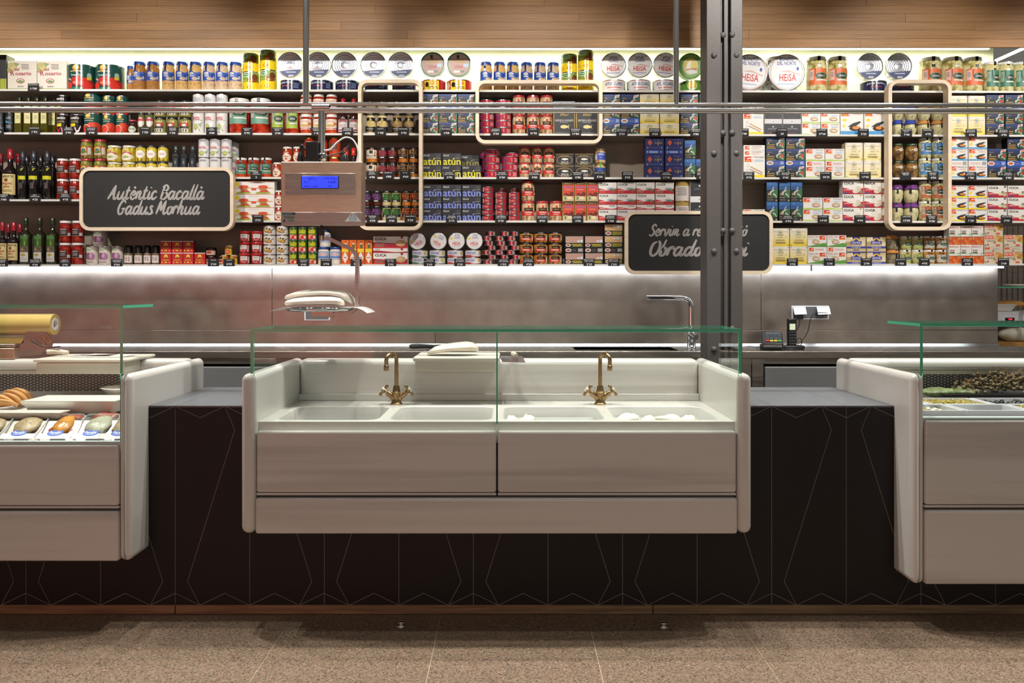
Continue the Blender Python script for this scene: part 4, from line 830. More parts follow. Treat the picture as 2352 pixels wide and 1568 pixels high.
kind('pepper_white', 'jar', 'pickled pepper jar with cream label and white lid', 'jar', 'pickle_jar', fill='chillies', lid='#dedcd4', shape='jar', lab=(.08, .62), lidh=.12, seal=('#cfc9a8', -.1, .3), art=[E(.46, .42, .48, .42, '#e2dcc4'), ('b', [.06+.8*i/10 for i in range(11)], [.62+.24*math.sin(PI*i/10) for i in range(11)], [.80+.24*math.sin(PI*i/10) for i in range(11)], '#b83028'), T('La Lugue', .46, .93, .5, .12, WHT), E(.44, .4, .24, .12, '#98a860')])
kind('chilli', 'jar', 'yellow chilli jar with oval white label', 'jar', 'chilli_jar', fill='chillies', lid='#2b2f3a', shape='jar', lab=(.18, .72), lidh=.10, art=[E(.55, .5, .42, .46, '#ece8e2'), LN(.55, .5, .5, .3, '#c89898', 3)])
kind('lugue', 'jar', 'small tomato jar with cream label', 'jar', 'sauce_jar', fill='tomato_sauce', lid='#e4e2dc', shape='jar', lab=(.06, .72), lidh=.11, seal=('#d8d2b4', 0, .3), art=[E(.5, .44, .46, .44, '#e6dcc4'), ('b', [.08+.84*i/10 for i in range(11)], [.56+.26*math.sin(PI*i/10) for i in range(11)], [.72+.28*math.sin(PI*i/10) for i in range(11)], '#b8302c'), T('La Lugue', .5, .86, .54, .11, WHT), T('Pisto', .5, .48, .44, .16, '#b0443a'), E(.5, .24, .16, .1, '#c05a48')])
kind('piquillo', 'jar', 'red piquillo pepper jar with white lid', 'jar', 'pepper_jar', fill='peppers', lid='#e6e2e0', shape='waist', lab=(.28, .70), lr=.95, lidh=.10, art=[Q(.12, 0, .8, 1, '#2a2226'), E(.24, .82, .1, .14, '#b83030'), T('sensio', .5, .8, .46, .18, '#c8c0c0'), LN(.46, .45, .5, .36, '#9a8c8c', 3), Q(.12, .06, .8, .1, '#a8905a'), Q(.82, .08, .97, .42, '#cfcaca')])
kind('capers', 'jar', 'tall slim caper jar', 'jar', 'caper_jar', fill='capers', lid='#2c2c2a', shape='tall', lab=(.3, .75), art=[E(.5, .5, .46, .5, '#e0d8d4'), Q(.06, .62, .94, .86, '#c8404c'), E(.5, .36, .3, .24, '#ece6dc')])
kind('olives', 'jar', 'green olive jar with black and red label', 'jar', 'olive_jar', fill='olives', lid='#262622', shape='jar', lab=(.06, .66), lidh=.14, art=[Q(.1, .08, .84, .4, '#d6d0c4'), Q(.12, .42, .86, .62, '#3a3430'), Q(.12, .64, .86, .96, '#b83430'), E(.5, .74, .2, .12, '#e0dcc8'), Q(.2, .12, .3, .34, BLK), Q(.42, .14, .5, .34, BLK), Q(.62, .12, .72, .34, BLK)])
kind('small_red', 'jar', 'small dark jar with red lid', 'jar', 'olive_jar', fill='dark_sauce', lid='#b83c44', shape='jar', lab=(.06, .55), art=[E(.5, .5, .46, .5, '#bcd0bc'), T('Roca', .5, .6, .5, .24, '#8a3040')])
kind('salsa', 'jar', 'red salsa jar with cream label', 'jar', 'salsa_jar', fill='tomato_sauce', lid='#e2e0da', shape='jar', lab=(.22, .74), lidh=.14, art=[Q(.03, 0, .97, 1, '#e6dccf'), LN(.48, .78, .7, .24, '#d8a090', 2), E(.42, .40, .34, .14, '#d8b860'), E(.55, .36, .28, .1, '#c89a48'), E(.85, .56, .12, .14, '#d8803a'), Q(.03, .1, .97, .16, '#c84838'), P([(.7, 0), (.97, 0), (.97, .24)], '#4a3a80')])
kind('romesco', 'bottle', 'dark sauce bottle with white label', 'bottle', 'sauce_bottle', c='#35130f', lid='#b02a34', lab=(.06, .40), neck=.44, body=.5, cap=.86, art=[Q(0, 0, 1, 1, '#e2dcdc'), ('b', [i/10 for i in range(11)], [.86]*11, [.9+.12*math.sin(PI*i/10) for i in range(11)], '#8f2f34'), T('ROMESCO', .5, .84, .8, .16, '#8f2f34'), LN(.5, .5, .7, .3, '#b89a9a', 3), Q(.1, .08, .9, .2, '#a8404a')])
kind('redcap', 'bottle', 'dark sauce bottle with bright red cap', 'bottle', 'sauce_bottle', c='#241010', lid='#d2322a', lab=(.06, .3), neck=.62, body=.58, cap=.74, art=[Q(0, 0, 1, 1, '#d8c8c0')])
kind('gold_sauce', 'jar', 'big orange-red sauce jar with gold lid', 'jar', 'sauce_jar', fill='tomato_sauce', lid='#b89848', lidmat='gold_metal', shape='jar', lab=(.28, .66), lidh=.09, art=[Q(.2, 0, .8, 1, '#3a3020'), T('eko', .5, .6, .36, .3, '#c8a04a'), Q(.2, .05, .8, .2, '#c03a2c')])
kind('mustard', 'jar', 'smooth mustard jar with black label', 'jar', 'mustard_jar', fill='mustard', lid='#1b1a18', shape='mustard', lidh=.16, lab=(.16, .50), seal=('#b8a058', 0, .4), art=[WV(.90, .07, 1.4, '#161513', 0, .8), T('MAILLE', .5, .80, .40, .12, '#c8a850'), LN(.5, .52, .7, .12, '#d8d4c8', 1), LN(.5, .24, .5, .2, '#8f8874', 2)])
kind('mustard_grain', 'jar', 'wholegrain mustard jar with black label', 'jar', 'mustard_jar', fill='grain_mustard', lid='#1b1a18', shape='mustard', lidh=.16, lab=(.16, .50), seal=('#b8a058', 0, .4), art=[WV(.90, .07, 1.4, '#161513', 0, .8), T('MAILLE', .5, .80, .40, .12, '#c8a850'), LN(.5, .52, .7, .12, '#d8d4c8', 1), LN(.5, .24, .5, .2, '#8f8874', 2)])
def deli(k, d, fill, c, w1, w2): kind(k, 'jar', d, 'jar', 'sauce_jar', fill=fill, lid='#1a1a1a', shape='wide', lidh=.14, lab=(.26, .82), art=[Q(.03, 0, .97, 1, '#1c1a19'), Q(.05, .55, .25, .98, c), T('SALSA', .58, .86, .5, .11, c), T(w1, .5, .64, .8, .2, c), T(w2, .5, .38, .8, .2, c), Q(.2, .05, .62, .17, '#d8d2cc')])
deli('calcots', 'white labelled salsa jar with black square', 'orange_sauce', '#d08a3c', 'CALÇOTS', '·'); KINDS['calcots']['art'] = [Q(.02, 0, .98, 1, '#e2dccf'), P([(.02, .6), (.3, .9), (.2, .3), (.02, .1)], '#b0682a'), P([(.98, .6), (.8, .9), (.78, .2), (.98, .1)], '#b0682a'), Q(.34, .56, .66, .95, BLK), T('CALÇOTS', .5, .30, .76, .24, '#2a2420'), LN(.5, .1, .5, .08, '#5c5248', 1)]
deli('romesco_jar', 'black labelled jar with red lettering', 'dark_sauce', '#c83040', 'ROM', 'ESCO'); deli('xato', 'black labelled jar with tan lettering', 'orange_sauce', '#b88848', 'XA', 'TÓ')
deli('olivada_purple', 'black labelled olive paste jar with purple lettering', 'dark_sauce', '#9c4ab0', 'OLI', 'VADA'); deli('olivada_green', 'black labelled olive paste jar with green lettering', 'mustard', '#58b04a', 'OLI', 'VADA'); deli('brava', 'black labelled sauce jar with orange lettering', 'orange_sauce', '#e0642a', 'BRA', 'VA')
def bonito(k, d, shape, fill='tuna'): kind(k, 'jar', d, 'jar', 'tuna_jar', fill=fill, lid='#a8323a', shape=shape, lidh=.11, lab=(.26, .66), seal=('#d23a26', 0, .38), art=[Q(.0, .0, 1, .60, '#cf2f26'), Q(.16, .58, .84, 1, '#241e18'), T('SERRATS', .5, .80, .5, .16, '#b08a48'), LN(.48, .42, .62, .2, '#e8d8d0', 2), LN(.48, .17, .44, .12, '#e8c8b8', 1), Q(.92, .1, 1, .45, '#e4e0dc')])
bonito('bonito', 'bonito jar with red label', 'wide')
kind('bonito_blue', 'jar', 'tuna jar with blue label', 'jar', 'tuna_jar', fill='tuna', lid='#7d6a48', shape='jar', lidh=.10, lab=(.22, .70), art=[Q(.1, 0, 1, 1, '#3a4fb0'), Q(.1, 0, .26, 1, '#c8ccdc'), LN(.6, .76, .6, .24, '#d4d8ec', 2), LN(.6, .34, .3, .1, '#b0b8dc', 1)])
kind('bonito_tri', 'jar', 'tuna jar with blue triangle label', 'jar', 'tuna_jar', fill='tuna', lid='#7d6a48', shape='jar', lidh=.10, lab=(.1, .76), seal=('#58b03c', .0, .4), art=[Q(.02, .5, 1, .9, '#35509a'), P([(.16, .1), (.5, .82), (.86, .1)], '#2b70b4'), T('Bonito', .5, .24, .46, .12, WHT)])
kind('black_lid', 'jar', 'squat amber tuna jar with black lid', 'jar', 'tuna_jar', fill='amber', lid='#1a1816', shape='wide', lidh=.15, lab=(.16, .72), art=[Q(.2, .5, .82, 1, '#261d14'), Q(.06, .06, .84, .55, '#c4302a'), LN(.45, .32, .62, .26, '#e6d2b8', 2), LN(.5, .72, .4, .14, '#b08a48', 1), Q(.88, .1, .97, .9, '#cfc6b8')])
def dark(k, d, dot='#a8302a', **kw): kind(k, 'box', d, 'box', 'seafood_box', c='#131a2c', edge='#20283c', art=[Q(0, .6, 1, 1, '#1f2f5c'), Q(0, .86, 1, 1, '#2b4480'), coast(.5, .04, 1, .9), P([(.66, .68), (.94, .78), (.98, .98), (.72, .92)], '#d8d4cc'), E(.82, .84, .09, .07, kw.pop('food', '#c8a888')), E(.86, .4, .09, .14, dot), Q(.06, .66, .3, .74, '#7d6a3c'), T('Conserva', .24, .36, .40, .13, '#d8b458'), LN(.24, .18, .40, .10, '#c8a040', 1), P([(.06, .48), (.16, .58), (.14, .46)], '#e8e4d8'), Q(0, .02, .5, .07, '#c8a028')], **kw)
dark('dark_box', 'dark blue seafood box with green coast'); dark('dark_box_mussel', 'blue mussel box with green coast', '#b0281e', food='#d8602a'); dark('dark_box_razor', 'navy razor clam box with red dot', '#c83a28')
kind('blue_flat', 'box', 'blue seafood box lying flat', 'box', 'seafood_box', c='#2f55a8', art=[E(.2, .5, .19, .40, '#d8d6d0'), E(.2, .5, .12, .2, '#a87a58'), T('Conserva', .55, .5, .22, .16, '#b8a458'), LN(.84, .5, .2, .6, '#c4d0ec', 3)])
kind('blue_flat_red', 'box', 'blue mussel box lying flat', 'box', 'seafood_box', c='#2f58b0', art=[E(.2, .5, .19, .40, '#dcd8d0'), E(.2, .5, .13, .22, '#d4582a'), T('Conserva', .55, .5, .22, .16, '#b8a458'), LN(.84, .5, .2, .6, '#c4d0ec', 3)])
kind('grey_flat', 'box', 'grey tuna box lying flat', 'box', 'tuna_box', c='#8d93a4', art=[LN(.5, .5, .7, .5, '#b8bccc', 2)])
kind('blue_tall', 'box', 'tall blue and green seafood box', 'box', 'seafood_box', c='#141d22', art=[Q(0, .62, 1, 1, '#24508c'), Q(0, .82, 1, 1, '#2f68a8'), coast(.22, .2, 1, .82), E(.2, .4, .1, .07, '#a88a58'), T('Navajas', .3, .22, .46, .07, '#b8a070'), LN(.36, .1, .54, .05, '#8f8a7c', 1), E(.86, .08, .07, .03, '#d8b45c'), T('C', .28, .93, .1, .05, '#c8b468')])
def yel(k, d, **kw): kind(k, 'box', d, 'box', 'seafood_box', c='#dccf9c', art=paco(**kw))
yel('yellow_box', 'yellow sardine box'); yel('cream_box', 'cream and yellow clam box', bot='#efe29a', top='#eee8dc', sub='#d8a478'); yel('cream_mussel', 'cream and yellow mussel box', bot='#ecd84c', top='#e9e2d6', sub='#d89a6c')
kind('black_zallo', 'box', 'large black tuna box with gold border', 'box', 'tuna_box', c='#caa23c', art=[Q(.03, .02, .97, .98, '#1b1b20')]+[Q(.03+.047*i, .02, .034+.047*i, .98, '#2b2b32') for i in range(20)]+[T('ZALLO', .5, .78, .40, .13, '#c8a848'), T('VENTRESCA DE BONITO', .5, .53, .84, .085, '#c9c7c2'), LN(.5, .45, .4, .035, '#8f8d88', 1), E(.49, .29, .17, .07, '#e2cf8a'), P([(.62, .29), (.74, .38), (.70, .29), (.74, .20)], '#e2cf8a'), LN(.5, .07, .8, .025, '#8f8d88', 1)])
kind('oval_zallo', 'box', 'black tuna box with gold oval', 'box', 'tuna_box', c='#17161a', art=[Q(0, .96, 1, 1, '#c8a040'), E(.5, .47, .43, .40, '#c09a44', 16), E(.5, .47, .41, .37, '#17161a', 16), T('ZALLO', .5, .27, .42, .19, '#e4e0d8'), E(.5, .55, .16, .09, '#e8e4d8'), P([(.62, .55), (.70, .64), (.68, .55), (.70, .46)], '#e8e4d8'), LN(.5, .76, .5, .06, '#a8884a', 1)])
def atun(k, c, d): kind(k, 'box', d, 'box', 'tuna_box', c='#24242a', art=[P([(.66, .78), (.84, .95), (.98, .8), (.9, .6)], '#3c3c44'), T('ZALLO', .2, .82, .32, .14, '#dcdad4'), T('atún', .51, .32, .94, .58, c), LN(.82, .60, .28, .05, '#b8b4a4', 1)])
atun('atun_yellow', '#e0d624', 'black tuna box with yellow lettering'); atun('atun_blue', '#8090e0', 'black tuna box with lilac lettering'); atun('atun_dim', '#8c8530', 'shaded black tuna box set back')  # atun_dim: shade of the set-back row put into the lettering colour
kind('orange_tall', 'box', 'tall orange tuna box with gold edge', 'box', 'tuna_box', c='#b89040', art=[Q(.04, .02, .96, .98, '#cf3f24'), Q(.04, .84, .96, 1, '#241a12'), T('SERRATS', .5, .90, .7, .07, '#c09a4c'), LN(.5, .72, .78, .08, '#8a70c0', 2), LN(.5, .6, .6, .05, '#d8b0a4', 1), P([(.04, .28), (.3, .44), (.55, .36), (.75, .5), (.96, .44), (.96, .3), (.04, .2)], '#6e1f16'), WV(.26, .03, 0, '#c9b58a', .02, 1, .04, .96), E(.24, .16, .09, .1, '#6f8a58'), E(.62, .18, .22, .08, '#e0d2b0')])
kind('cuca_sard', 'box', 'white and red sardine box with green leaf', 'box', 'sardine_box', c='#e9e6e0', art=cuca('SARDINAS', SARD)); kind('cuca_saro', 'box', 'white and red sardine box with olives', 'box', 'sardine_box', c='#e9e6e0', art=cuca('SARDINAS', SARO))
kind('cuca_flat', 'box', 'white and red sardine box lying flat', 'box', 'sardine_box', c='#e9e6e0', art=[WV(.36, .2, 1.2, '#bf1f33', 0, .8), T('CUCA', .74, .76, .34, .30, '#1d1a17'), LN(.22, .3, .34, .3, '#e8c8c0', 1)])
kind('cuca_alm', 'box', 'white and red clam box', 'box', 'clam_box', c='#eae7e0', art=cuca('ALMEJAS', ALMS)); kind('cuca_berb', 'box', 'white and red cockle box', 'box', 'cockle_box', c='#e8e5de', art=cuca('BERBERECHOS', BERB))
kind('cuca_atun', 'box', 'long white and red tuna box', 'box', 'tuna_box', c='#e9e6e0', art=[WV(.46, .04, 2, '#9d1c30', 0, .7), Q(0, 0, 1, .12, '#c42a34'), T('CUCA', .22, .80, .34, .24, '#1d1a17'), T('ATÚN CLARO', .2, .38, .28, .1, '#d8a8a8'), Q(.05, .14, .3, .24, '#7c7a58'), E(.80, .42, .15, .28, '#c49a6c'), E(.76, .48, .10, .18, '#d8b488'), Q(.8, .82, .87, 1, '#a82038')])
kind('cuca_atun_flat', 'box', 'long tuna box lying flat', 'box', 'tuna_box', c='#e9e6e0', art=[WV(.34, .16, 1.2, '#a81f33', 0, .8), T('CUCA', .12, .74, .15, .34, '#1d1a17'), Q(.8, .6, .87, 1, '#a82038')])
kind('azul', 'box', 'deep blue box with orange diamond', 'box', 'seafood_box', c='#22265e', art=[P([(.12, .58), (.25, .86), (.38, .58), (.25, .30)], '#c4583a'), T('ALABAIR', .70, .56, .42, .17, '#a08a58'), P([(.68, .34), (.70, .86), (.72, .34)], '#b09a64'), LN(.66, .84, .4, .06, '#6a74b4', 1), LN(.5, .14, .7, .06, '#5c68b0', 1), E(.12, .14, .03, .07, '#8fb4d8'), E(.88, .14, .03, .07, '#8fb4d8')])
kind('azul_flat', 'box', 'deep blue box lying flat', 'box', 'seafood_box', c='#26306c', art=[Q(.22, .28, .7, .68, '#8aa0d8'), E(.12, .5, .05, .24, '#7f9ad0'), E(.85, .5, .06, .26, '#5f7ac0')])
kind('navajas', 'box', 'large white razor clam box', 'box', 'razor_clam_box', c='#e9e6e0', art=[Q(0, 0, 1, .13, '#f0d21e'), logo(.22, .84, .36, .24), T('Navajas', .73, .93, .48, .11, '#8a8684'), LN(.7, .78, .44, .1, '#a8c4e0', 2), P([(.3, .48), (.33, .52), (.92, .24), (.9, .19)], '#c8a070'), P([(.26, .38), (.28, .41), (.86, .16), (.84, .12)], '#b48c5c'), E(.2, .56, .08, .07, '#dcd4d4'), E(.18, .36, .08, .07, '#dcd4d4')])
kind('navajas_flat', 'box', 'white razor clam box lying flat', 'box', 'razor_clam_box', c='#e9e6e0', art=[logo(.17, .48, .22, .68), LN(.6, .7, .5, .3, '#b4b0ac', 2), LN(.55, .3, .4, .16, '#d88a84', 1)])
def shur(k, d, nm, base, motif): kind(k, 'box', d, 'box', nm, c='#eae7e2', art=base+motif)
shur('almejas', 'small white clam box with lime band', 'clam_box', [WV(.10, .02, 0, '#b4d24a'), logo(.2, .78, .34, .34), T('Almejas', .73, .88, .44, .13, '#8f8c8a'), LN(.72, .68, .4, .14, '#b4cce4', 2)], [clam(.66, .34, .22, .22)])
shur('almejas_flat', 'white clam box lying flat', 'clam_box', [logo(.2, .5, .28, .7)], [LN(.62, .5, .5, .4, '#e0a8a0', 2)])
shur('almejas_green', 'white clam box with green wedge', 'clam_box', [P([(0, 0), (1, 0), (1, .38), (.5, .22), (0, .06)], '#5c9a44'), logo(.80, .78, .34, .34), T('almejas rubias', .3, .86, .54, .14, '#c4544c'), LN(.26, .68, .44, .06, '#a8a4a0', 1)], [clam(.42, .42, .2, .24), E(.92, .36, .05, .08, '#c8dcb8')])
shur('mej_blue', 'white mussel box with blue band', 'mussel_box', [Q(0, 0, 1, .13, '#58a4d8'), logo(.2, .80, .36, .34), T('Mejillones', .70, .92, .52, .11, '#7d7a78'), LN(.72, .76, .4, .1, '#e0b0a4', 2), E(.12, .4, .09, .11, '#f0d820')], [mussel(.62, .34, .6, .5), T('4', .88, .56, .08, .18, '#b8d0e8')])
shur('mej_yellow', 'white mussel box with yellow band', 'mussel_box', [Q(0, 0, 1, .13, '#f0d41c'), logo(.2, .80, .36, .34), T('Mejillones', .70, .92, .52, .11, '#7d7a78'), E(.12, .4, .09, .11, '#f0d820')], [mussel(.62, .34, .6, .5), T('4', .90, .58, .08, .2, '#a8c8e4')])
shur('mej_big', 'large white mussel box with blue band', 'mussel_box', [Q(0, 0, 1, .16, '#4a9cd4'), logo(.22, .86, .36, .22), T('Mejillones', .72, .95, .46, .08, '#8d8a88'), LN(.72, .83, .4, .07, '#e0b0a4', 2), E(.18, .60, .09, .06, '#f0d820'), E(.15, .36, .06, .05, '#f0d820')], [mussel(.60, .34, .60, .42)])
shur('mej_flat', 'white mussel box lying flat', 'mussel_box', [LN(.36, .5, .6, .4, '#d8b4ac', 2)], [Q(.72, .2, .94, .85, '#a8a4a4')])
kind('jp_black', 'box', 'black tuna box with white lower band', 'box', 'tuna_box', c='#22232a', side='#d8d8d8', art=[Q(0, 0, 1, .28, '#d2d2d4'), P([(.44, .74), (.5, .84), (.56, .74)], '#d8d8d8'), T('JOSÉ PEÑA', .5, .62, .56, .075, '#8f9098'), LN(.5, .38, .5, .03, '#8c2a34', 1), P([(.47, .11), (.5, .19), (.53, .11)], '#5c5c64')])
kind('jp_dark', 'box', 'plain black tuna box', 'box', 'tuna_box', c='#26272f', side='#c8c8cc', art=[P([(.44, .70), (.5, .84), (.56, .70)], '#d8d8d8'), T('José Peña', .5, .54, .64, .16, '#a8a8b0'), LN(.5, .16, .5, .06, '#a03040', 1)])
kind('goya', 'box', 'cream clam box with blue and yellow emblem', 'box', 'clam_box', c='#c8b488', art=[E(.12, .75, .14, .2, '#ded0b0'), E(.3, .86, .12, .14, '#e4d8bc'), E(.82, .6, .16, .2, '#d6c49c'), E(.14, .42, .14, .18, '#b49c6c'), E(.86, .36, .12, .16, '#e2d4b0'), Q(0, 0, 1, .17, '#3a3f9c'), T('ALMEJAS', .5, .085, .5, .10, '#d8d8ec'), P([(.30, 1), (.36, .62), (.64, .62), (.70, 1)], '#3a3f9c'), E(.5, .68, .17, .24, '#ecc028'), P([(.36, .62), (.5, .86), (.64, .62)], '#2c3a8c'), Q(.22, .36, .78, .64, '#34399a'), T('GOYA', .5, .50, .46, .2, '#e8e6f0')])
kind('goya_flat', 'box', 'cream clam box lying flat', 'box', 'clam_box', c='#c8b488', art=[Q(0, 0, 1, .22, '#3a3f9c'), Q(.36, .5, .64, .8, '#34399a'), E(.5, .85, .1, .14, '#ecc028'), LN(.18, .6, .2, .3, '#e0d4b0', 2)])
kind('mej_orange', 'box', 'tall mussel box with orange mussels', 'box', 'mussel_box', c='#e4dfd8', art=[Q(0, 0, 1, .44, '#b8481e')]+[E(.12+.25*(i % 4)+.1*(i//4 % 2), .06+.13*(i//4), .13, .075, ('#d8682c', '#c9562a', '#e07e3c')[i % 3]) for i in range(12)]+[WV(.52, .03, .4, '#e4dfd8', .42, 1.1), WV(.56, .03, .4, '#4a9a58', .53, 1.1), T('Mejillones', .45, .89, .84, .08, '#c85a4c'), Q(.06, .70, .5, .725, '#3a3836'), T('Ovidio', .28, .645, .38, .06, '#b84438'), Q(.06, .575, .5, .60, '#3a3836'), P([(.78, .40), (.86, .50), (.92, .38)], '#4aa058')])
kind('paypay', 'box', 'cream cockle box with orange lettering', 'box', 'cockle_box', c='#d6cab4', art=[E(.72, .86, .14, .14, '#d09a44'), E(.90, .74, .12, .16, '#c48a38'), E(.62, .70, .12, .12, '#d8b070'), E(.82, .56, .12, .14, '#b87e34'), E(.95, .46, .08, .1, '#b8a03c'), Q(.03, .66, .50, .95, '#dc4a2a'), T('PAY PAY', .265, .80, .40, .18, '#f0e8dc'), LN(.38, .5, .5, .14, '#a89c90', 2), E(.56, .36, .08, .08, '#c0843c'), Q(.16, .12, .24, .24, '#b03030'), Q(.62, .06, .84, .2, '#d8583c'), E(.07, .14, .05, .08, '#8f8878')])
kind('paypay_flat', 'box', 'cream cockle box lying flat', 'box', 'cockle_box', c='#cfc3ae', art=[Q(.03, .5, .3, .88, '#d8583c'), LN(.62, .6, .4, .3, '#b4a894', 2), Q(.44, .1, .52, .36, '#b83434')])
kind('wood_box', 'box', 'dark box with pale wood picture', 'box', 'mackerel_box', c='#1d1a19', art=[Q(.03, .44, .97, .96, '#cfa878'), Q(.03, .6, .97, .63, '#b98f60'), Q(.03, .78, .97, .8, '#dcbc90'), Q(.5, .72, .58, .86, '#e0dcd4'), Q(.66, .70, .82, .9, '#bcd0e0'), E(.22, .22, .16, .16, '#d8d4cc'), E(.22, .22, .11, .09, '#a8403c'), LN(.68, .22, .56, .3, '#b8b030', 3)])
kind('wood_box_pink', 'box', 'dark box with rosy wood picture', 'box', 'mackerel_box', c='#1d1a19', art=[Q(.03, .40, .97, .96, '#c8a494')]+[Q(.03, .44+.11*i, .97, .48+.11*i, '#b08474') for i in range(5)]+[Q(.66, .46, .78, .62, '#dcd8d4'), Q(.82, .46, .95, .66, '#cfdde6'), E(.17, .2, .14, .14, '#d8d4cc'), E(.17, .2, .09, .08, '#a8403c'), LN(.64, .2, .56, .24, '#c8bc34', 2)])
kind('dark_flat', 'box', 'dark mackerel box lying flat', 'box', 'mackerel_box', c='#1b1918', art=[E(.18, .5, .16, .36, '#d8d4cc'), E(.18, .5, .1, .2, '#a8403c'), LN(.5, .5, .2, .5, '#5c5854', 3), Q(.7, .18, .95, .84, '#a8a4a0')])
kind('fritos', 'box', 'long white box picturing tomato sauce bowls', 'box', 'tomato_sauce_box', c='#ece8e2', edge='#d87a5c', art=[Q(0, .97, 1, 1, '#d8643c'), E(.08, .74, .06, .16, '#f0d030'), LN(.5, .86, .28, .16, '#e4d4d0', 1)]+[e for cx in (.24, .72) for e in (P([(cx-.26, .44), (cx, .52), (cx+.28, .46), (cx, .4)], '#d88a4c'), E(cx, .40, .09, .18, '#b87a3c'), E(cx, .56, .12, .11, '#d2562c'), E(cx, .565, .095, .075, '#e0482c'), P([(cx-.14, .1), (cx+.18, .1), (cx+.1, .3), (cx-.06, .24)], '#c8402c'), Q(cx-.18, .04, cx+.18, .15, '#b8c43c'), LN(cx, .095, .3, .07, '#5c7a24', 1))]+[Q(.43, .3, .55, .46, '#d8523c')])
kind('pan_tin', 'can', 'white tin picturing a sauce pan', 'can', 'seasoning_tin', c='#e0d8d0', art=[Q(0, .0, 1, .06, '#b85a44'), E(.36, .48, .24, .22, '#b08a50'), E(.36, .52, .18, .13, '#d8b878'), E(.58, .34, .22, .14, '#8a6030'), E(.58, .36, .17, .08, '#d89c4c'), P([(.68, .48), (.9, .66), (.92, .62), (.72, .44)], BLK), E(.4, .68, .06, .07, BLK), E(.62, .62, .07, .07, BLK)])
kind('solis', 'can', 'small green and yellow can of fried tomato', 'can', 'tomato_can', c='#2f5a2c', art=[T('Solís', .52, .74, .80, .24, '#ece02c'), Q(.14, .50, .9, .62, '#c8c42c'), Q(.08, .04, .96, .40, '#d84a34'), E(.4, .24, .24, .16, '#e0a088'), E(.6, .2, .2, .12, '#c83224'), Q(.72, .08, .9, .3, '#e4dcd0'), Q(.1, .40, .9, .47, '#6f9a3a')])
kind('red_tub', 'tub', 'red and clear tub of sauce', 'tub', 'sauce_tub', c='#fff', mat='paprika', lid='#c4282c', art=[Q(.08, .02, .98, .98, '#b82a30'), Q(.22, .44, .84, .95, '#e2dcd8'), LN(.52, .76, .4, .18, '#a8a4a4', 2), P([(.22, .44), (.36, .3), (.7, .3), (.84, .44)], '#e2dcd8'), T('SALSA', .52, .2, .36, .12, '#e8c8c8'), Q(.88, .1, .96, .9, '#d8ccc8')])
kind('mayo', 'jar', 'mayonnaise jar with blue lid', 'jar', 'mayonnaise_jar', fill='mayonnaise', lid='#24408c', shape='jar', lidh=.12, lab=(.30, .74), art=[Q(.04, 0, .96, 1, '#3d6cb4'), Q(.04, .34, .96, .96, '#8fb0dc'), E(.5, .62, .36, .24, '#e8e4e4'), E(.5, .62, .33, .20, '#d0333a'), E(.5, .62, .29, .15, '#e8e4e4'), T('KRAFT', .5, .62, .42, .16, '#b83038'), Q(.04, .06, .96, .16, '#c8d4ea')])
kind('tabasco', 'box', 'slim orange hot sauce box', 'box', 'hot_sauce_box', c='#dd6a1e', art=[P([(.1, .28), (.5, .52), (.9, .28), (.5, .04)], '#e6e0d6'), P([(.1, .2), (.1, .04), (.4, .04)], '#c83a2a'), P([(.9, .2), (.9, .04), (.6, .04)], '#c83a2a'), LN(.5, .28, .5, .06, '#b85048', 1), Q(.06, .50, .94, .64, '#ecc82c'), Q(.42, .66, .72, .82, '#2f6a44'), Q(.44, .82, .70, .88, '#dcd6cc'), Q(.48, .88, .66, .96, '#b83028')])
kind('red_square', 'box', 'red paprika tin with yellow figure', 'tin', 'paprika_tin', c='#b81f26', D=.05, art=[Q(0, .93, 1, 1, '#d8d0c8'), E(.5, .72, .17, .14, '#e0c038'), E(.5, .62, .22, .06, '#e0c038'), E(.5, .58, .13, .07, '#8f5a20'), LN(.5, .38, .66, .12, '#d8a838', 1), E(.16, .18, .07, .07, '#d8b038'), Q(.36, .13, .62, .24, '#d8b038'), E(.82, .18, .06, .07, '#d89a38')])
kind('truffle', 'jar', 'tiny dark truffle jar', 'jar', 'truffle_jar', fill='dark_sauce', lid='#191818', shape='wide', lidh=.25, lab=(.1, .62), art=[Q(.05, 0, .95, 1, '#c8b09c'), E(.4, .6, .26, .3, '#a03830')])
kind('saffron', 'jar', 'little saffron jar in a yellow sleeve', 'jar', 'saffron_jar', fill='amber', lid='#b8a070', shape='wide', lidh=.14, lab=(.0, .62), art=[Q(0, 0, 1, 1, '#e6bf2a'), E(.5, .5, .34, .40, '#cc3a2c'), LN(.5, .5, .4, .3, '#ecc0a8', 2)])
kind('eggplant', 'can', 'cream can picturing purple aubergines', 'can', 'aubergine_can', c='#d9cfc6', art=[E(.42, .84, .26, .09, '#6fa86a'), E(.42, .84, .23, .07, '#dfe0d0'), T('alamo', .42, .84, .34, .07, '#3f8a4c'), E(.36, .46, .22, .20, '#8a5878'), E(.62, .44, .24, .21, '#a8789a'), E(.56, .5, .1, .12, '#c8a4bc'), P([(.1, .66), (.2, .6), (.14, .54)], '#5c3a50'), LN(.45, .14, .66, .12, '#a8988c', 2)])
kind('grinder', 'grinder', 'pepper grinder with black cap', 'grinder', 'pepper_grinder', art=[Q(.02, 0, .98, 1, '#ddd4d2')]+[E(.24+.22*i, .3+.22*j, .06, .08, ('#b04a3c', '#8f6a3c', '#3c3430')[(i+j) % 3], 6) for i in range(3) for j in range(3)])
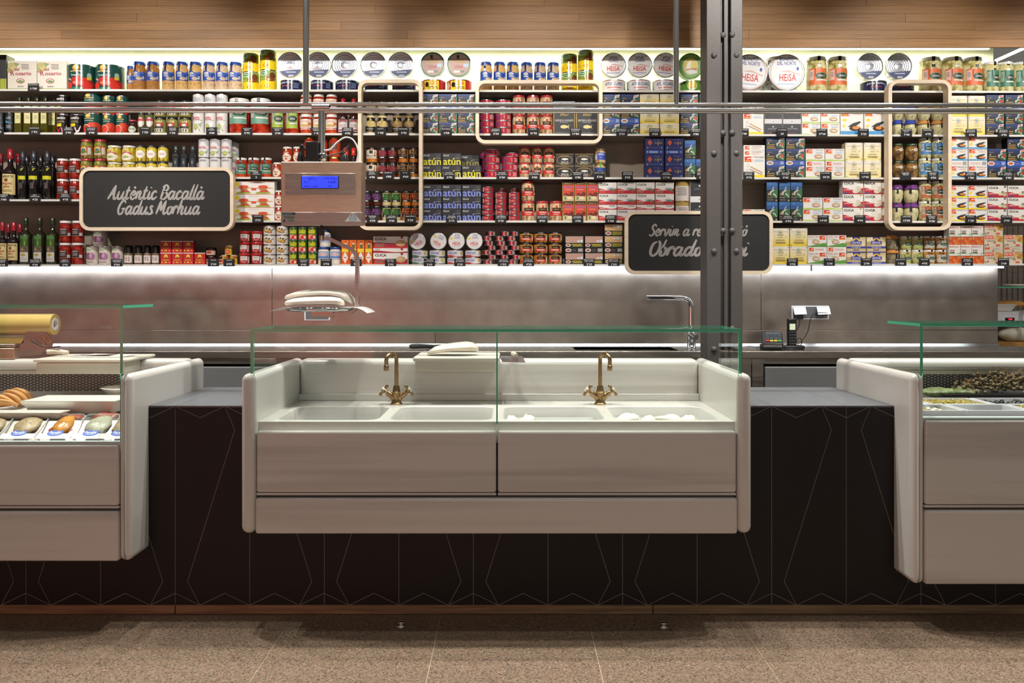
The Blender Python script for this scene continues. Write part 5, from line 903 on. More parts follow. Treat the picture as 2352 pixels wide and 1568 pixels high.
kind('white_oil', 'can', 'white olive oil canister with red script', 'can', 'oil_canister', c='#e6e3e2', art=[P([(0, 0), (1, .24), (1, .30), (0, .22)], '#d8c8cc'), T('fioretta', .42, .40, .66, .10, '#d04a58'), Q(.1, .335, .95, .342, '#6c6464'), E(.42, .17, .18, .08, '#a4ac58'), E(.42, .18, .12, .05, '#c4c878'), P([(.6, .24), (.92, .3), (.8, .16)], '#8fae84'), P([(.62, .2), (.8, .06), (.7, .06)], '#8fae84'), LN(.48, .86, .66, .1, '#aab0b8', 3), T('’', .2, .50, .06, .03, RED)])
kind('white_oil_arch', 'can', 'white olive oil canister with grey arch', 'can', 'oil_canister', c='#c6c4c6', art=[('b', [.02+.96*i/10 for i in range(11)], [0]*11, [.60+.22*math.sin(PI*i/10) for i in range(11)], '#e6e4e4'), LN(.5, .91, .7, .08, '#8a8a90', 2), T('fioretta', .46, .56, .64, .14, '#d04a58'), Q(.1, .46, .95, .47, '#6c6464'), E(.44, .22, .2, .14, '#a4ac58'), E(.44, .24, .14, .09, '#c4c878'), P([(.64, .3), (.95, .42), (.84, .2)], '#8fae84'), P([(.06, .2), (.2, .34), (.22, .22)], '#8fae84')])
kind('gold_can', 'can', 'gold tin with white paper label', 'can', 'anchovy_tin', c='#b39552', rim='gold_metal', art=[Q(.02, .02, .98, .78, '#d8cfca'), LN(.45, .5, .7, .42, '#9a928e', 5)])
kind('square_oil', 'bottle', 'square olive oil bottle with cream label', 'bottle', 'oil_bottle', c='#4a4410', lid='#16231c', square=1, lab=(.26, .80), lw=.82, neck=.42, body=.68, cap=.86, art=[Q(.04, 0, .96, 1, '#d8d29c'), E(.5, .58, .3, .08, '#a86a48'), E(.5, .58, .24, .05, '#d8d29c'), LN(.5, .84, .6, .12, '#8f8a58', 2), LN(.5, .3, .6, .2, '#aaa46c', 3)])
kind('dark_oil', 'bottle', 'black oil bottle with blue label', 'bottle', 'oil_bottle', c='#141514', lid='#2a3034', lab=(.1, .62), neck=.3, body=.66, cap=.88, art=[Q(.04, 0, .96, 1, '#1b1f24'), T('oli', .5, .72, .5, .16, '#9aa4b4'), WV(.50, .06, 1, '#4a9cc8', .42, .8, .1, .9), LN(.5, .2, .6, .2, '#8a9098', 3)])
kind('slim_black', 'bottle', 'slim black oil bottle with yellow band', 'bottle', 'oil_bottle', c='#191413', lid='#34353c', lab=(.04, .66), neck=.5, body=.66, cap=.80, art=[P([(.02, 1), (.98, 1), (.98, .5), (.66, 0), (.34, 0), (.02, .5)], '#23241f'), Q(.04, .60, .96, .72, '#d0ce1c'), P([(.14, .92), (.6, .96), (.86, .99), (.62, .88)], '#a8a828'), LN(.5, .4, .4, .2, '#5c5c5c', 4)])
kind('slim_dark', 'bottle', 'slim dark bottle standing behind', 'bottle', 'oil_bottle', c='#171212', lid='#22222a', lab=(.3, .5), neck=.5, body=.66, cap=.80, art=[Q(.3, 0, .7, 1, '#1d1a16')])
kind('vinegar', 'bottle', 'sherry vinegar bottle with red capsule', 'bottle', 'vinegar_bottle', c='#1a1110', lid='#a02030', lab=(.10, .50), neck=.36, body=.54, cap=.80, art=[Q(.0, 0, 1, 1, '#d8c48a'), Q(.02, .02, .98, .03, '#8a7440'), T('CAPIRETE', .5, .88, .86, .1, '#4a3c24'), E(.5, .71, .13, .09, '#7a4a34'), T('VINAGRE', .5, .54, .72, .09, '#94322c'), T('DE', .5, .46, .12, .05, '#94322c'), T('JEREZ', .5, .37, .5, .09, '#94322c'), LN(.5, .2, .7, .12, '#a08c58', 2)])
kind('vinegar_back', 'bottle', 'red capped vinegar bottle standing behind', 'bottle', 'vinegar_bottle', c='#1a1110', lid='#8c1c2a', lab=(.10, .50), neck=.36, body=.54, cap=.80, art=[Q(.0, 0, 1, 1, '#b8a474')])
kind('green_oil', 'bottle', 'olive oil bottle with green label', 'bottle', 'oil_bottle', c='#23200c', lid='#26301f', lab=(.06, .62), lw=.64, neck=.34, body=.62, cap=.86, art=[Q(.02, .58, .98, 1, '#34581e'), Q(.02, .86, .98, 1, '#467436'), Q(.02, .36, .98, .58, '#6a5c48'), E(.3, .46, .16, .06, '#94846c'), E(.7, .5, .14, .06, '#4c4030'), Q(.02, 0, .98, .36, '#cfccc8'), E(.45, .26, .28, .06, '#a89a4c'), LN(.5, .1, .7, .12, '#a8a4a4', 2), T('Oleum', .62, .74, .12, .24, '#b4c850')])
kind('dark_sleeve', 'bottle', 'black oil bottle with glass shoulders', 'bottle', 'oil_bottle', c='#26282a', lid='#3c3e40', lab=(.06, .60), neck=.5, body=.7, cap=.84, art=[Q(0, 0, 1, 1, '#22252c'), Q(0, 0, 1, .26, '#2f4a78'), E(.4, .36, .2, .10, '#c8c438'), E(.55, .75, .12, .1, '#6a6e74')])

# ================= goods on the shelves (columns are in the photo's pixels, heights in its rows) =================
# --- top shelf
G('oil_tin_black', 'top', [(-34, 14)], [81], at='at the left end of the top shelf')
G('oil_tin_cream', 'top', [(17, 84), (85, 153)], [67])
G('tomato_can_big', 'top', [(159, 220), (221, 284)], [61])
LJ = 'in the left row of jars'; RJ = 'in the right row of jars'
G('lentils', 'top', [(291, 309)], [62], at='half hidden behind the left row of jars', back=.06)
G('lentils', 'top', [(306, 336), (337, 367)], [67], at=LJ)
G('chickpeas', 'top', [(373, 402), (404, 433), (434, 464)], [67], at=LJ)
G('beans', 'top', [(466, 495), (496, 525), (526, 556)], [66.5], at=LJ)
G('pineapple', 'top', [(558, 596)], [46, 43], at='left stack, left pair', back=.03)
G('pineapple', 'top', [(597, 636)], [48, 47], at='right stack, left pair')
NX = 'left of the upright frame'
G('flat_navy', 'top', [(644, 697), (713, 766), (770, 826), (837, 892), (900, 956)], [25.5], at='on the top shelf, left group')
DISC('tin_silver', 'top', [665.5, 730, 791, 857.5, 920], 30, 148.5, 'on the top shelf, left group')
G('flat_lola', 'top', [(967, 1024), (1026, 1084)], [27])
DISC('tin_lola', 'top', [993.5, 1054], 29, 148)
G('chickpeas', 'top', [(1102, 1131), (1133, 1162), (1163, 1193)], [68], at=RJ)
G('beans', 'top', [(1195, 1224), (1226, 1255), (1256, 1285)], [67], at=RJ)
G('pineapple', 'top', [(1288, 1326)], [46, 43], at='left stack, right pair', back=.03)
G('pineapple', 'top', [(1327, 1364)], [48, 48], at='right stack, right pair')
G('flat_heisa', 'top', [(1382, 1437), (1439, 1495), (1498, 1551)], [27.5])
DISC('tin_heisa', 'top', [1409, 1469.5, 1529], 29.2, 149.5, None, {2: .12})
G('flat_green', 'top', [(1560, 1617), (1620, 1672)], [26])
DISC('tin_green', 'top', [1587, 1646], 29.5, 151, None, {0: .05})
G('flat_bonito', 'top', [(1690, 1747), (1752, 1830)], [27, 27, 34], back=.062)
DISC('tin_bonito', 'top', [1722, 1807], 42.3, 166, None, {0: .1}, 0)
G('artichoke_big', 'top', [(1853, 1898), (1900, 1945)], [82], at='on the top shelf near the column')
G('flat_navy', 'top', [(1977, 2036), (2041, 2098)], [26.5], at='on the top shelf, right group')
DISC('tin_silver', 'top', [1998.5, 2065], 30.5, 151.5, 'on the top shelf, right group')
G('artichoke_big', 'top', [(2112, 2160), (2161, 2209), (2210, 2255)], [81.5], at='on the top shelf, far right')
G('artichoke_green', 'top', [(2258, 2292), (2293, 2326), (2327, 2361)], [70])
# --- second shelf
G('dark_oil', 'second', [(-7, 12), (14, 34)], [75])
G('square_oil', 'second', even(36, 115, 4, 2), [87])
G('square_oil', 'second', [(118, 133)], [84], at='behind the black pepper cans', back=.05)
G('pepper_can', 'second', [(131, 160), (163, 193)], [[44, 44], [44]])
G('tomato_can', 'second', [(194, 235), (236, 266), (267, 296)], [[47, 47], [44, 43], [44, 43]])
G('small_red', 'second', [(295, 315)], [32])
G('capers', 'second', [(317, 334), (336, 353)], [50])
G('olives', 'second', [(355, 382), (384, 409), (412, 440)], [39, 39])
G('white_oil', 'second', [(443, 469), (470, 496), (497, 523)], [92])
G('tomato_jar_big', 'second', [(527, 573), (576, 622)], [83])
G('tomato_jar', 'second', [(624, 654), (657, 688)], [58])
G('salsa', 'second', [(690, 718), (719, 746), (748, 776)], [46, 47])
G('romesco', 'second', [(777, 799), (802, 823)], [83])
G('mustard', 'second', [(839, 864), (865, 891)], [38, 37], at='in the sauce frame')
G('mustard_grain', 'second', [(900, 925), (927, 953)], [38, 37], at='in the sauce frame')
st1 = [27, 27, (11, 'blue_flat'), 27]
G('dark_box', 'second', [(966, 1007), (1008, 1050), (1051, 1091)], st1, at='right of sauce frame')
G('flat_red', 'second', [(1098, 1136), (1137, 1175)], [16]*5, at='inside the long frame')
G('bonito', 'second', [(1177, 1207), (1209, 1239), (1240, 1270)], [46, 45], at='inside the long frame')
G('black_zallo', 'second', [(1271, 1321), (1323, 1374)], [[60, (16, 'grey_flat')], [60]])
G('dark_box', 'second', [(1384, 1425), (1426, 1469)], [25, (13, 'blue_flat'), 24, 31], at='right of long frame')
G('yellow_box', 'second', [(1470, 1514), (1516, 1560)], [25.5, 25.5, 17, 25.5])
G('dark_box_razor', 'second', [(1562, 1604), (1606, 1648)], [27, 27, (13, 'blue_flat'), 27], at='beside the iron column')
G('navajas', 'second', [(1707, 1754)], [52, (22, 'navajas_flat')])
G('jp_dark', 'second', [(1756, 1796), (1799, 1840)], [25.5, (39, 'jp_black')])
G('almejas', 'second', [(1842, 1884), (1886, 1929)], [27, 26], at='on the second shelf, centre right')
G('mej_big', 'second', [(1931, 1983), (1985, 2036)], [58])
G('garlic_blue', 'second', [(2049, 2075), (2077, 2105)], [35, 35], at='in the garlic frame')
G('garlic_tan', 'second', [(2106, 2136), (2138, 2167)], [35, 35], at='in the garlic frame')
G('cream_mussel', 'second', [(2183, 2222), (2224, 2263)], [43, 48], at='right of garlic frame')
G('dark_box_mussel', 'second', [(2265, 2307), (2309, 2351)], [27, 27, (13, 'blue_flat_red'), 27])
# --- vinegar and oil on the shelf for tall bottles
G('vinegar_back', 'bottle', [(-10, 14), (28, 54)], [113], back=.10)
G('vinegar', 'bottle', [(-28, 5), (7, 40)], [119])
G('slim_dark', 'bottle', [(52, 72), (84, 104), (112, 131)], [108], back=.10)
G('slim_black', 'bottle', [(42, 63), (67, 89), (98, 120)], [113])
G('piquillo', 'bottle', [(131, 158), (160, 187)], [48, 47])
# --- third shelf
G('gherkin', 'third', [(186, 215), (217, 246)], [44, 44])
G('pepper_white', 'third', [(247, 280), (281, 313)], [36, 38])
G('chilli', 'third', [(312, 336), (337, 361), (363, 387)], [37, 37])
G('dark_sleeve', 'third', [(396, 413), (414, 432), (434, 451)], [74])
G('white_oil', 'third', [(456, 481), (482, 507), (508, 533)], [46, (43, 'white_oil_arch')])
G('white_oil_arch', 'third', [(527, 549)], [46, 40], at='back row, third shelf', back=.09)
G('tomato_cream', 'third', [(541, 568), (569, 597), (598, 626)], [46])
G('lugue', 'third', [(627, 648), (649, 672), (673, 692)], [[35], [35, 36], [35, 36]])
G('gold_sauce', 'third', [(699, 724), (727, 752), (755, 782)], [48, 46])
G('redcap', 'third', [(786, 803), (805, 820)], [69])
FL = 'in the sauce frame'
G('calcots', 'third', [(841, 867)], [35, 35], at=FL)
G('romesco_jar', 'third', [(869, 890), (891, 913)], [35, 35], at=FL)
G('xato', 'third', [(914, 937), (939, 962)], [35, 35], at=FL)
G('atun_yellow', 'third', [(971, 1014), (1016, 1059)], [28, 28])
G('atun_yellow', 'third', [(1061, 1105)], [28], at='at the right end of its row')
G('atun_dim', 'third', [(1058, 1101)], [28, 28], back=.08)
G('flat_red', 'third', [(1111, 1149), (1152, 1190)], [[16.5]*4, [16.5]*3])
G('flat_red', 'third', [(1101, 1134), (1160, 1192)], [16]*4, at='back row, third shelf', back=.115)
G('bonito', 'third', [(1192, 1219), (1221, 1246), (1247, 1275)], [35, 36])
G('oval_zallo', 'third', [(1276, 1318), (1320, 1363)], [27.5, 27.5])
G('bonito_tri', 'third', [(1364, 1391)], [34, (34, 'bonito_blue')])
G('azul', 'third', [(1482, 1525), (1528, 1570)], [27, 26.5, (12, 'azul_flat'), 26])
G('blue_tall', 'third', [(1572, 1598), (1599, 1626)], [[43, 43], [43]], at='beside the iron column')
G('navajas', 'third', [(1708, 1757)], [51, (12, 'navajas_flat'), (12, 'navajas_flat')])
G('dark_box_razor', 'third', [(1760, 1803), (1805, 1849)], [28, (12, 'blue_flat'), 27, 26])
G('almejas', 'third', [(1851, 1894), (1896, 1940)], [26, (13, 'almejas_flat'), 28])
G('cream_box', 'third', [(1942, 1982), (1984, 2024)], [40, 41])
FR = 'in the garlic frame'
G('veg_brown', 'third', [(2048, 2076), (2078, 2109)], [40, 40], at=FR)
G('artichoke_blue', 'third', [(2110, 2138), (2139, 2168)], [46, 47], at=FR)
G('mej_blue', 'third', [(2182, 2223), (2225, 2268)], [27, (13, 'mej_flat'), 27, 28])
G('dark_box_mussel', 'third', [(2269, 2312), (2314, 2357)], [[27, (13, 'blue_flat_red'), 27], [27, (13, 'blue_flat_red'), 27, 25]])
# --- fourth shelf
G('fritos', 'fourth', [(537, 630)], [30.5, 30.5, 30.5])
G('lugue', 'fourth', [(631, 654)], [35, 35], at='beside the sauce bowl boxes')
G('olivada_purple', 'fourth', [(832, 854), (855, 877)], [34.5, 34.5], at=FL)
G('olivada_green', 'fourth', [(878, 899), (900, 921)], [34.5, 34.5], at=FL)
G('brava', 'fourth', [(923, 944), (945, 966)], [34.5, 34.5], at=FL)
G('atun_blue', 'fourth', [(972, 1015), (1016, 1060), (1061, 1105)], [27.5, 27.5, 28])
G('flat_red_small', 'fourth', [(1107, 1134), (1137, 1164), (1168, 1194)], [[13.2]*6, [13.2]*5, [13.2]*5])
G('flat_red_small', 'fourth', [(1141, 1163), (1170, 1192)], [13]*6, at='back row, fourth shelf', back=.085)
G('bonito', 'fourth', [(1198, 1228), (1231, 1260), (1262, 1292)], [[46, 46], [46], [46]])
G('orange_tall', 'fourth', [(1292, 1319), (1320, 1347), (1348, 1374)], [45, 45])
G('cuca_sard', 'fourth', [(1375, 1417), (1418, 1461)], [26, (11, 'cuca_flat'), 25.5, 26], at='beside tall orange boxes')
G('cuca_saro', 'fourth', [(1462, 1504), (1506, 1548)], [26, (11, 'cuca_flat'), 25.5, 26], at='beside gold tins')
G('gold_can', 'fourth', [(1550, 1583)], [45, 46])
G('jp_black', 'fourth', [(1586, 1628)], [43, 49])
G('navajas', 'fourth', [(1708, 1757)], [27], at='peeping over the right chalkboard')
G('blue_tall', 'fourth', [(1761, 1787), (1789, 1815), (1816, 1843)], [44, 45], at='right of the right chalkboard')
G('almejas', 'fourth', [(1845, 1889), (1891, 1935)], [27, 27])
G('cuca_alm', 'fourth', [(1936, 1983), (1985, 2032)], [31, 31, 31])
G('garlic_purple', 'fourth', [(2046, 2074), (2075, 2109)], [42, 42], at=FR)
G('artichoke_orange', 'fourth', [(2110, 2138), (2139, 2167)], [46, 47], at=FR)
G('mej_yellow', 'fourth', [(2182, 2223), (2225, 2268)], [27.5, 27, 27.5])
G('cuca_berb', 'fourth', [(2269, 2313), (2316, 2360)], [27.5, 27, 27.5])
# --- lowest shelf
G('vinegar_back', 'bottom', [(8, 30), (34, 58)], [96], back=.10)
G('vinegar', 'bottom', [(-6, 18), (19, 45)], [98])
G('green_oil', 'bottom', [(46, 74), (77, 105), (107, 135)], [108])
G('piquillo', 'bottom', [(137, 164), (166, 193)], [50, 51])
G('eggplant', 'bottom', [(199, 226), (228, 256), (257, 284)], [42])
G('eggplant', 'bottom', [(215, 246)], [37], at='stacked above the other aubergine cans', dz=42, back=.05)
G('grinder', 'bottom', [(286, 306), (309, 328), (330, 348), (349, 367)], [44])
G('red_square', 'bottom', [(368, 393), (394, 419), (420, 444), (446, 471)], [[27, 27], [27, 27], [27, 27], [27]])
G('truffle', 'bottom', [(474, 498), (500, 520)], [[20, 19], [20]])
G('saffron', 'bottom', [(508, 527), (528, 546)], [22])
G('saffron', 'bottom', [(517, 534)], [22], at='on top of the other two', dz=22)
G('red_tub', 'bottom', [(549, 576), (577, 604)], [25.5, 25.5, 25.5])
G('pan_tin', 'bottom', [(605, 634), (635, 663)], [22.5, 22.5, 22.5, 22])
G('solis', 'bottom', [(664, 684), (685, 706), (707, 728)], [28.5, 28.5, 28.5])
G('mayo', 'bottom', [(730, 756), (757, 784)], [40])
G('mayo', 'bottom', [(734, 760)], [40], at='standing on the other mayonnaise jars', dz=40, back=.03)
G('tabasco', 'bottom', [(784, 801), (802, 819), (820, 837), (838, 855)], [56])
G('cuca_atun', 'bottom', [(857, 936)], [26, (11, 'cuca_atun_flat'), 27])
G('flat_heisa_green', 'bottom', [(946, 983), (986, 1023)], [16, 17])
G('flat_heisa_red', 'bottom', [(1027, 1064), (1068, 1105)], [16, 17])
DISC('tin_heisa_small', 'bottom', [958.6, 1006.8, 1048.5, 1089.7], 19.6, 553.8, None, {0: -.55, 1: .5, 2: 0, 3: 0})
for r in range(7):
    o_ = (0, 9, -3, 7, 1, -2, 5)[r]
    cols = [(c0+o_, c0+o_+23) for c0 in (1109, 1137, 1164)] if r not in (6,) else [(1116, 1138), (1148, 1170), (1172, 1190)]
    G('flat_mini', 'bottom', cols, [10.8], at='in row %s of their pile' % ('one', 'two', 'three', 'four', 'five', 'six', 'seven')[r], dz=10.8*r, group='tiny red tins piled on the lowest shelf', back=.002*(r % 2))
G('black_lid', 'bottom', [(1193, 1225), (1226, 1258), (1260, 1291)], [24.5, 25, 25])
G('wood_box_pink', 'bottom', [(1298, 1341), (1343, 1386)], [26, (12, 'dark_flat'), 27])
G('wood_box', 'bottom', [(1388, 1431)], [26, (12, 'dark_flat'), 27, 27])
G('yellow_box', 'bottom', [(1773, 1813), (1815, 1855)], [40.5, 41.5])
G('almejas_green', 'bottom', [(1856, 1899), (1900, 1944)], [27, (12, 'almejas_flat'), 27])
G('goya', 'bottom', [(1945, 1989), (1991, 2035)], [26, (9.5, 'goya_flat'), 26])
G('pate_tan', 'bottom', [(2036, 2063)], [32.5, 33])
G('artichoke_lime', 'bottom', [(2066, 2092), (2093, 2119)], [32, 32])
G('artichoke_white', 'bottom', [(2120, 2146), (2147, 2173)], [32, 32])
G('mej_orange', 'bottom', [(2180, 2206), (2207, 2232), (2233, 2259)], [44, 44])
G('paypay', 'bottom', [(2261, 2304), (2306, 2349)], [[27, (12, 'paypay_flat'), 27, 26], [27, (12, 'paypay_flat'), 27]])

# ================= price cards =================
def cards(sh, rows, dy=0, d=5.752):
    for px, a, b in rows:
        w_, h_ = S(25.5, d), S(17.5, d); mb = MB(); mb.box(-w_/2, w_/2, -.001, .001, 0, h_, '#1a1b1e', 'matte_paint')
        ls = a.split('/'); n = len(ls); el = []
        for i, l in enumerate(ls):
            if l: el.append(T(l, .5+R_.uniform(-.04, .04), .86-.20*i-.02, min(.84, .085*len(l)+.08), .15, '#d8d8da'))
        if b: el.append(T(b, .52, .24 if n > 1 else .32, min(.6, .12*len(b)+.02), .26, '#ececee'))
        art(mb, el, w_, h_, flat_map(-.001), 'matte_paint')
        z = shelf_z(sh, px)-S(5.2, d)+S(dy, d)
        o = link('price_card', mb, None, (X(px, d), d, z), (-.03, 0, R_.uniform(-.04, .04)))
        CARD.append((o, sh, px, a, b))
CARD = []
cards('top', [(76.5, "OLI D'OLIVA", "11'50")])
cards('second', [(-4, 'OLI NOVELL', "7'50"), (79, "OLI D'OLIVA", "1'95"), (156.5, 'PEBROT/PIQUILLO', "3'90"), (210, 'TOMÀQUET/NATURAL', "0'90"), (333, 'TÀPERES', "1'20"), (396, 'OLIVES/NEGRES', "1'35"), (486, 'OLI/FIORET', "4'80"), (567, 'TOMÀQUET/PERA', "5'75"), (637.5, 'TOMÀQUET/PERA', "2'30"), (728, 'TOMÀQUET/FREGIT', "1'45"), (798, 'ROMESCO/TARRAGONA', "4'95"), (874, 'DIJON', "1'45"), (927, 'MOSTASSA', "3'95"), (1025, 'VENTRESCA', "3'50"), (1139, 'BONÍTOL/ESCABETX', "5'20"), (1225, 'COGOTE', "41'25"), (1322, 'VENTRESCA/BONÍTOL', "17'80"), (1428, 'SARDINETES/OLI OLIVA', "3'35"), (1504, 'SARDINETES/OLI OLIVA', "3'25"), (1598, 'ZAMBURINYA/NATURAL', "3'80"), (1707, 'NAVALLES', "10'40"), (1796, 'CLOÏSSES', '24'), (1888, 'CLOÏSSES', "37'60"), (1983, 'MUSCLOS', "2'25"), (2082, 'CARXOFETA/BACÓ', "7'30"), (2131, 'CARXOFES', "4'75"), (2231, 'MUSCLOS/ESCABETX', "4'50"), (2305, 'MUSCLOS/ESCABETX', "4'95")])
cards('bottle', [(8, 'VINAGRE DE/XEREZ', "3'80"), (80, 'OLI/ARBEQUINA', "4'25"), (150, 'PEBROT/PIQUILLO', "4'35")])
cards('third', [(588, 'CREMA/TOMÀQUET', '2'), (854, 'SALSA/CALÇOTS', "4'90"), (892, 'ROMESCO', "4'80"), (931, 'XATÓ', "4'60"), (1032, 'TONYINA/OLI OLIVA', "2'90"), (1153, 'TONYINA/OLI OLIVA', "5'20"), (1227, 'BONÍTOL NORD/OLI OLIVA', "4'50"), (1327, 'VENTRESCA/BONÍTOL', "5'80"), (1377, 'BONÍTOL NORD', "5'50"), (1441, 'SARDINES/OLI OLIVA', "3'50"), (1530, 'CAVIAR/GARROINES', "11'10"), (1612, 'ZAMBURINYA/SALSA VIEIRA', "3'80"), (1720, 'NAVALLA/NATURAL', "9'75"), (1804, 'NAVALLES/NATURAL', "5'45"), (1897, 'CLOÏSSES', "26'25"), (1987, 'CLOÏSSES', "17'45"), (2080, 'CARXOFA/BRASA', ''), (2143, 'CARXOFA/18 20', "4'50"), (2230, 'MUSCLO/ESCABETX', "1'80"), (2316, 'MUSCLO/ESCABETX', "3'80")])
cards('fourth', [(592, 'TOMÀQUET', "2'25"), (855, 'OLIVADA/ARAGÓ', "4'70"), (899, 'OLIVADA/ARBEQUINA', "4'40"), (942, 'SALSA BRAVA', "3'20"), (1037, 'TONYINA/ESCABETX', "5'75"), (1150, 'VENTRESCA/OLI OLIVA', "5'35"), (1245, 'BONÍTOL NORD/OLI OLIVA', "8'90"), (1327, 'BONÍTOL/ESCABETX', "2'05"), (1403, 'SARDINA/ESCABETX', "1'60"), (1810, 'NAVALLA/OLI OLIVA', "6'25"), (1891, 'CLOÏSSES', "14'45"), (1975, 'CLOÏSSA', "4'90"), (2082, 'CARXOFES', "15'50"), (2140, 'CARXOFA/EXTRA', "5'50"), (2230, 'MUSCLO', "1'25"), (2312, 'ESCOPINYES', "3'90")])
cards('bottom', [(5, 'VINAGRE/XEREZ', "2'45"), (80, 'OLI OLIVA/EXTRA VERGE', "4'20"), (149, 'PEBROT/PIQUILLO', "2'95"), (268, 'ALBERGÍNIA/NAVARRA', "5'50"), (490, 'TRUFA', "2'60"), (526, 'SAFRÀ', "6'55"), (697, 'TOMÀQUET/FREGIT', "0'45"), (749, 'MAIONESA', "0'95"), (818, 'TABASCO', "2'15"), (897, 'TONYINA/AL OLI', "2'95"), (986, 'TONYINA/OLI OLIVA', "2'65"), (1056, 'TONYINA/ESCABETX', "2'50"), (1156, 'BONÍTOL/OLI OLIVA', "1'55"), (1214, 'BONÍTOL/OLI OLIVA', "4'20"), (1353, 'MELVA FILET/OLI OLIVA', "3'25"), (1410, 'VERAT FILET/OLI OLIVA', "1'60"), (1820, 'NAVALLA/NATURAL', "5'95"), (1905, 'CLOÏSSA', "2'30"), (1990, 'CLOÏSSA', "2'70"), (2069, 'PATÉ CARXOFA', "1'00"), (2123, 'CARXOFA', "4'95"), (2222, 'MUSCLO/ESCABETX', "0'95"), (2305, 'ESCOPINYES', "2'60")])
_side = lambda px: 'far left' if px < 200 else 'left half' if px < 1176 else 'right half' if px < 2150 else 'far right'
for o, sh, px, a, b in CARD:
    txt = (a.replace('/', ' ')+' '+b).strip().replace('TABASCO', 'HOT SAUCE')
    if 'HOT' in txt or 'FIORET' in txt or 'DIJON' in txt: txt = b
    tag(o, 'black price card chalked %s, %s, %s' % (txt, PLACE[sh][3:], _side(px)), 'price card', 'chalked price cards clipped to the shelf edges')

# ================= hanging rail and scale =================
DR = 4.25
def pt(px, py, d=DR): return (X(px, d), d, Z(py, d))
rail = thing('hanging_rail', 'double stainless rail hanging over the counter on two rods', 'rail', (0, 0, 0))
sl = 3.2/2352
link('tube', MB().tube([pt(-300, 238.3-300*sl), pt(2700, 238.3+2700*sl)], S(5, DR), 16, m='tube_steel'), rail)
link('tube', MB().tube([pt(-300, 251.8-300*sl), pt(2700, 251.8+2700*sl)], S(7, DR), 16, m='tube_steel'), rail)
for px, r in ((703, 7.2), (1553, 6.6)): link('rod', MB().tube([pt(px, 238+px*sl), pt(px, -420)], S(r, DR), 14, m='tube_steel'), rail)
scale = thing('hanging_scale', 'stainless hanging scale with blue display and round pan', 'scale', (0, 0, 0))
link('clamp', MB().lathe([(S(9.5, DR), -S(20, DR)), (S(9.5, DR), S(20, DR))], m='tube_steel', axis='x', at=pt(737.5, 247)), scale)
link('pole', MB().tube([pt(739, 256), pt(739, 372)], S(8.2, DR), 14, m='tube_steel'), scale)
link('collar', MB().lathe([(S(8, DR), -S(9, DR)), (S(10, DR), -S(8, DR)), (S(10, DR), S(8, DR)), (S(8, DR), S(9, DR))], m='chrome', at=pt(741, 361)), scale)
DS = 4.19; hx0, hx1, hz0, hz1 = X(645, DS), X(831, DS), Z(515, DS), Z(371, DS)
hs_ = link('housing', MB().rbox(hx0, hx1, DS, DS+.11, hz0, hz1, .004, 2, m='scale_steel'), scale)
link('lower_plate', MB().rbox(X(646, DS), X(833, DS), DS-.004, DS, Z(517, DS), Z(487.5, DS), .001, 1, m='steel_front'), hs_)
bz = link('bezel', MB().rbox(X(655, DS), X(816.5, DS), DS-.003, DS+.001, Z(447, DS), Z(398, DS), .001, 1, m='steel_front'), hs_)
bz2 = link('display', MB().rbox(X(692.5, DS), X(778.5, DS), DS-.006, DS-.002, Z(433.5, DS), Z(403.5, DS), .003, 2, m='black_plastic'), scale)
link('screen', MB().rbox(X(694, DS), X(777, DS), DS-.0066, DS-.005, Z(432, DS), Z(405, DS), .0005, 1, m='lcd_blue'), bz2)
tx = MB(); art(tx, [T('2815', .25, .80, .17, .18, '#16257e'), T('kg', .38, .76, .06, .1, '#16257e'), T('0.00 €/kg', .80, .80, .36, .18, '#16257e'), T('0.00€', .84, .50, .22, .18, '#16257e'), T('FIX T', .12, .50, .14, .14, '#16257e'), T('Intro codi', .24, .16, .38, .17, '#16257e'), T('14', .78, .16, .07, .17, '#16257e')], S(80, DS), S(27, DS), lambda u, v, o: (X(735.5, DS)+u, DS-.0068, Z(432, DS)+v), 'matte_paint'); link('screen_print', tx, bz2)
st = MB(); zb = DS-.0042
art(st, [Q(0, 0, 1, 1, '#8d8780'), Q(0, .78, 1, 1, '#26262a'), T('CASSAPES', .42, .88, .7, .12, '#4a9ab0'), LN(.5, .58, .86, .26, '#57534f', 2), T('Tel. 93 425 84 43', .5, .42, .84, .11, '#3c3936'), LN(.64, .2, .5, .2, '#6a655f', 2), E(.14, .18, .09, .12, '#2a2826')], S(30, DS), S(23, DS), lambda u, v, o: (X(664, DS)+u, zb-o*.3, Z(511, DS)+v), 'printed_carton'); link('sticker', st, hs_)
st = MB(); art(st, [P([(.02, .03), (.98, .03), (1, .1), (.56, .96), (.5, 1), (.44, .96), (0, .1)], '#dfe0e0'), P([(.28, .16), (.72, .16), (.72, .58), (.28, .58)], '#5f6f84'), E(.5, .66, .14, .14, '#5f6f84'), E(.5, .66, .08, .08, '#dfe0e0'), P([(.31, .2), (.69, .2), (.69, .55), (.31, .55)], '#dfe0e0'), T('PH', .5, .37, .3, .2, '#2f6ab0'), LN(.5, .09, .5, .05, '#8fb0d0', 1)], S(36, DS), S(22, DS), lambda u, v, o: (X(811, DS)+u, zb-o*.3, Z(509.5, DS)+v), 'printed_carton'); link('sticker', st, hs_)
for px in (697, 716, 735, 753, 773, 812): link('button', MB().box(X(px-1.4, DS), X(px+1.4, DS), DS-.006, DS-.003, Z(447.5, DS), Z(444.8, DS), m='chrome'), bz)
ds2 = DS+.05
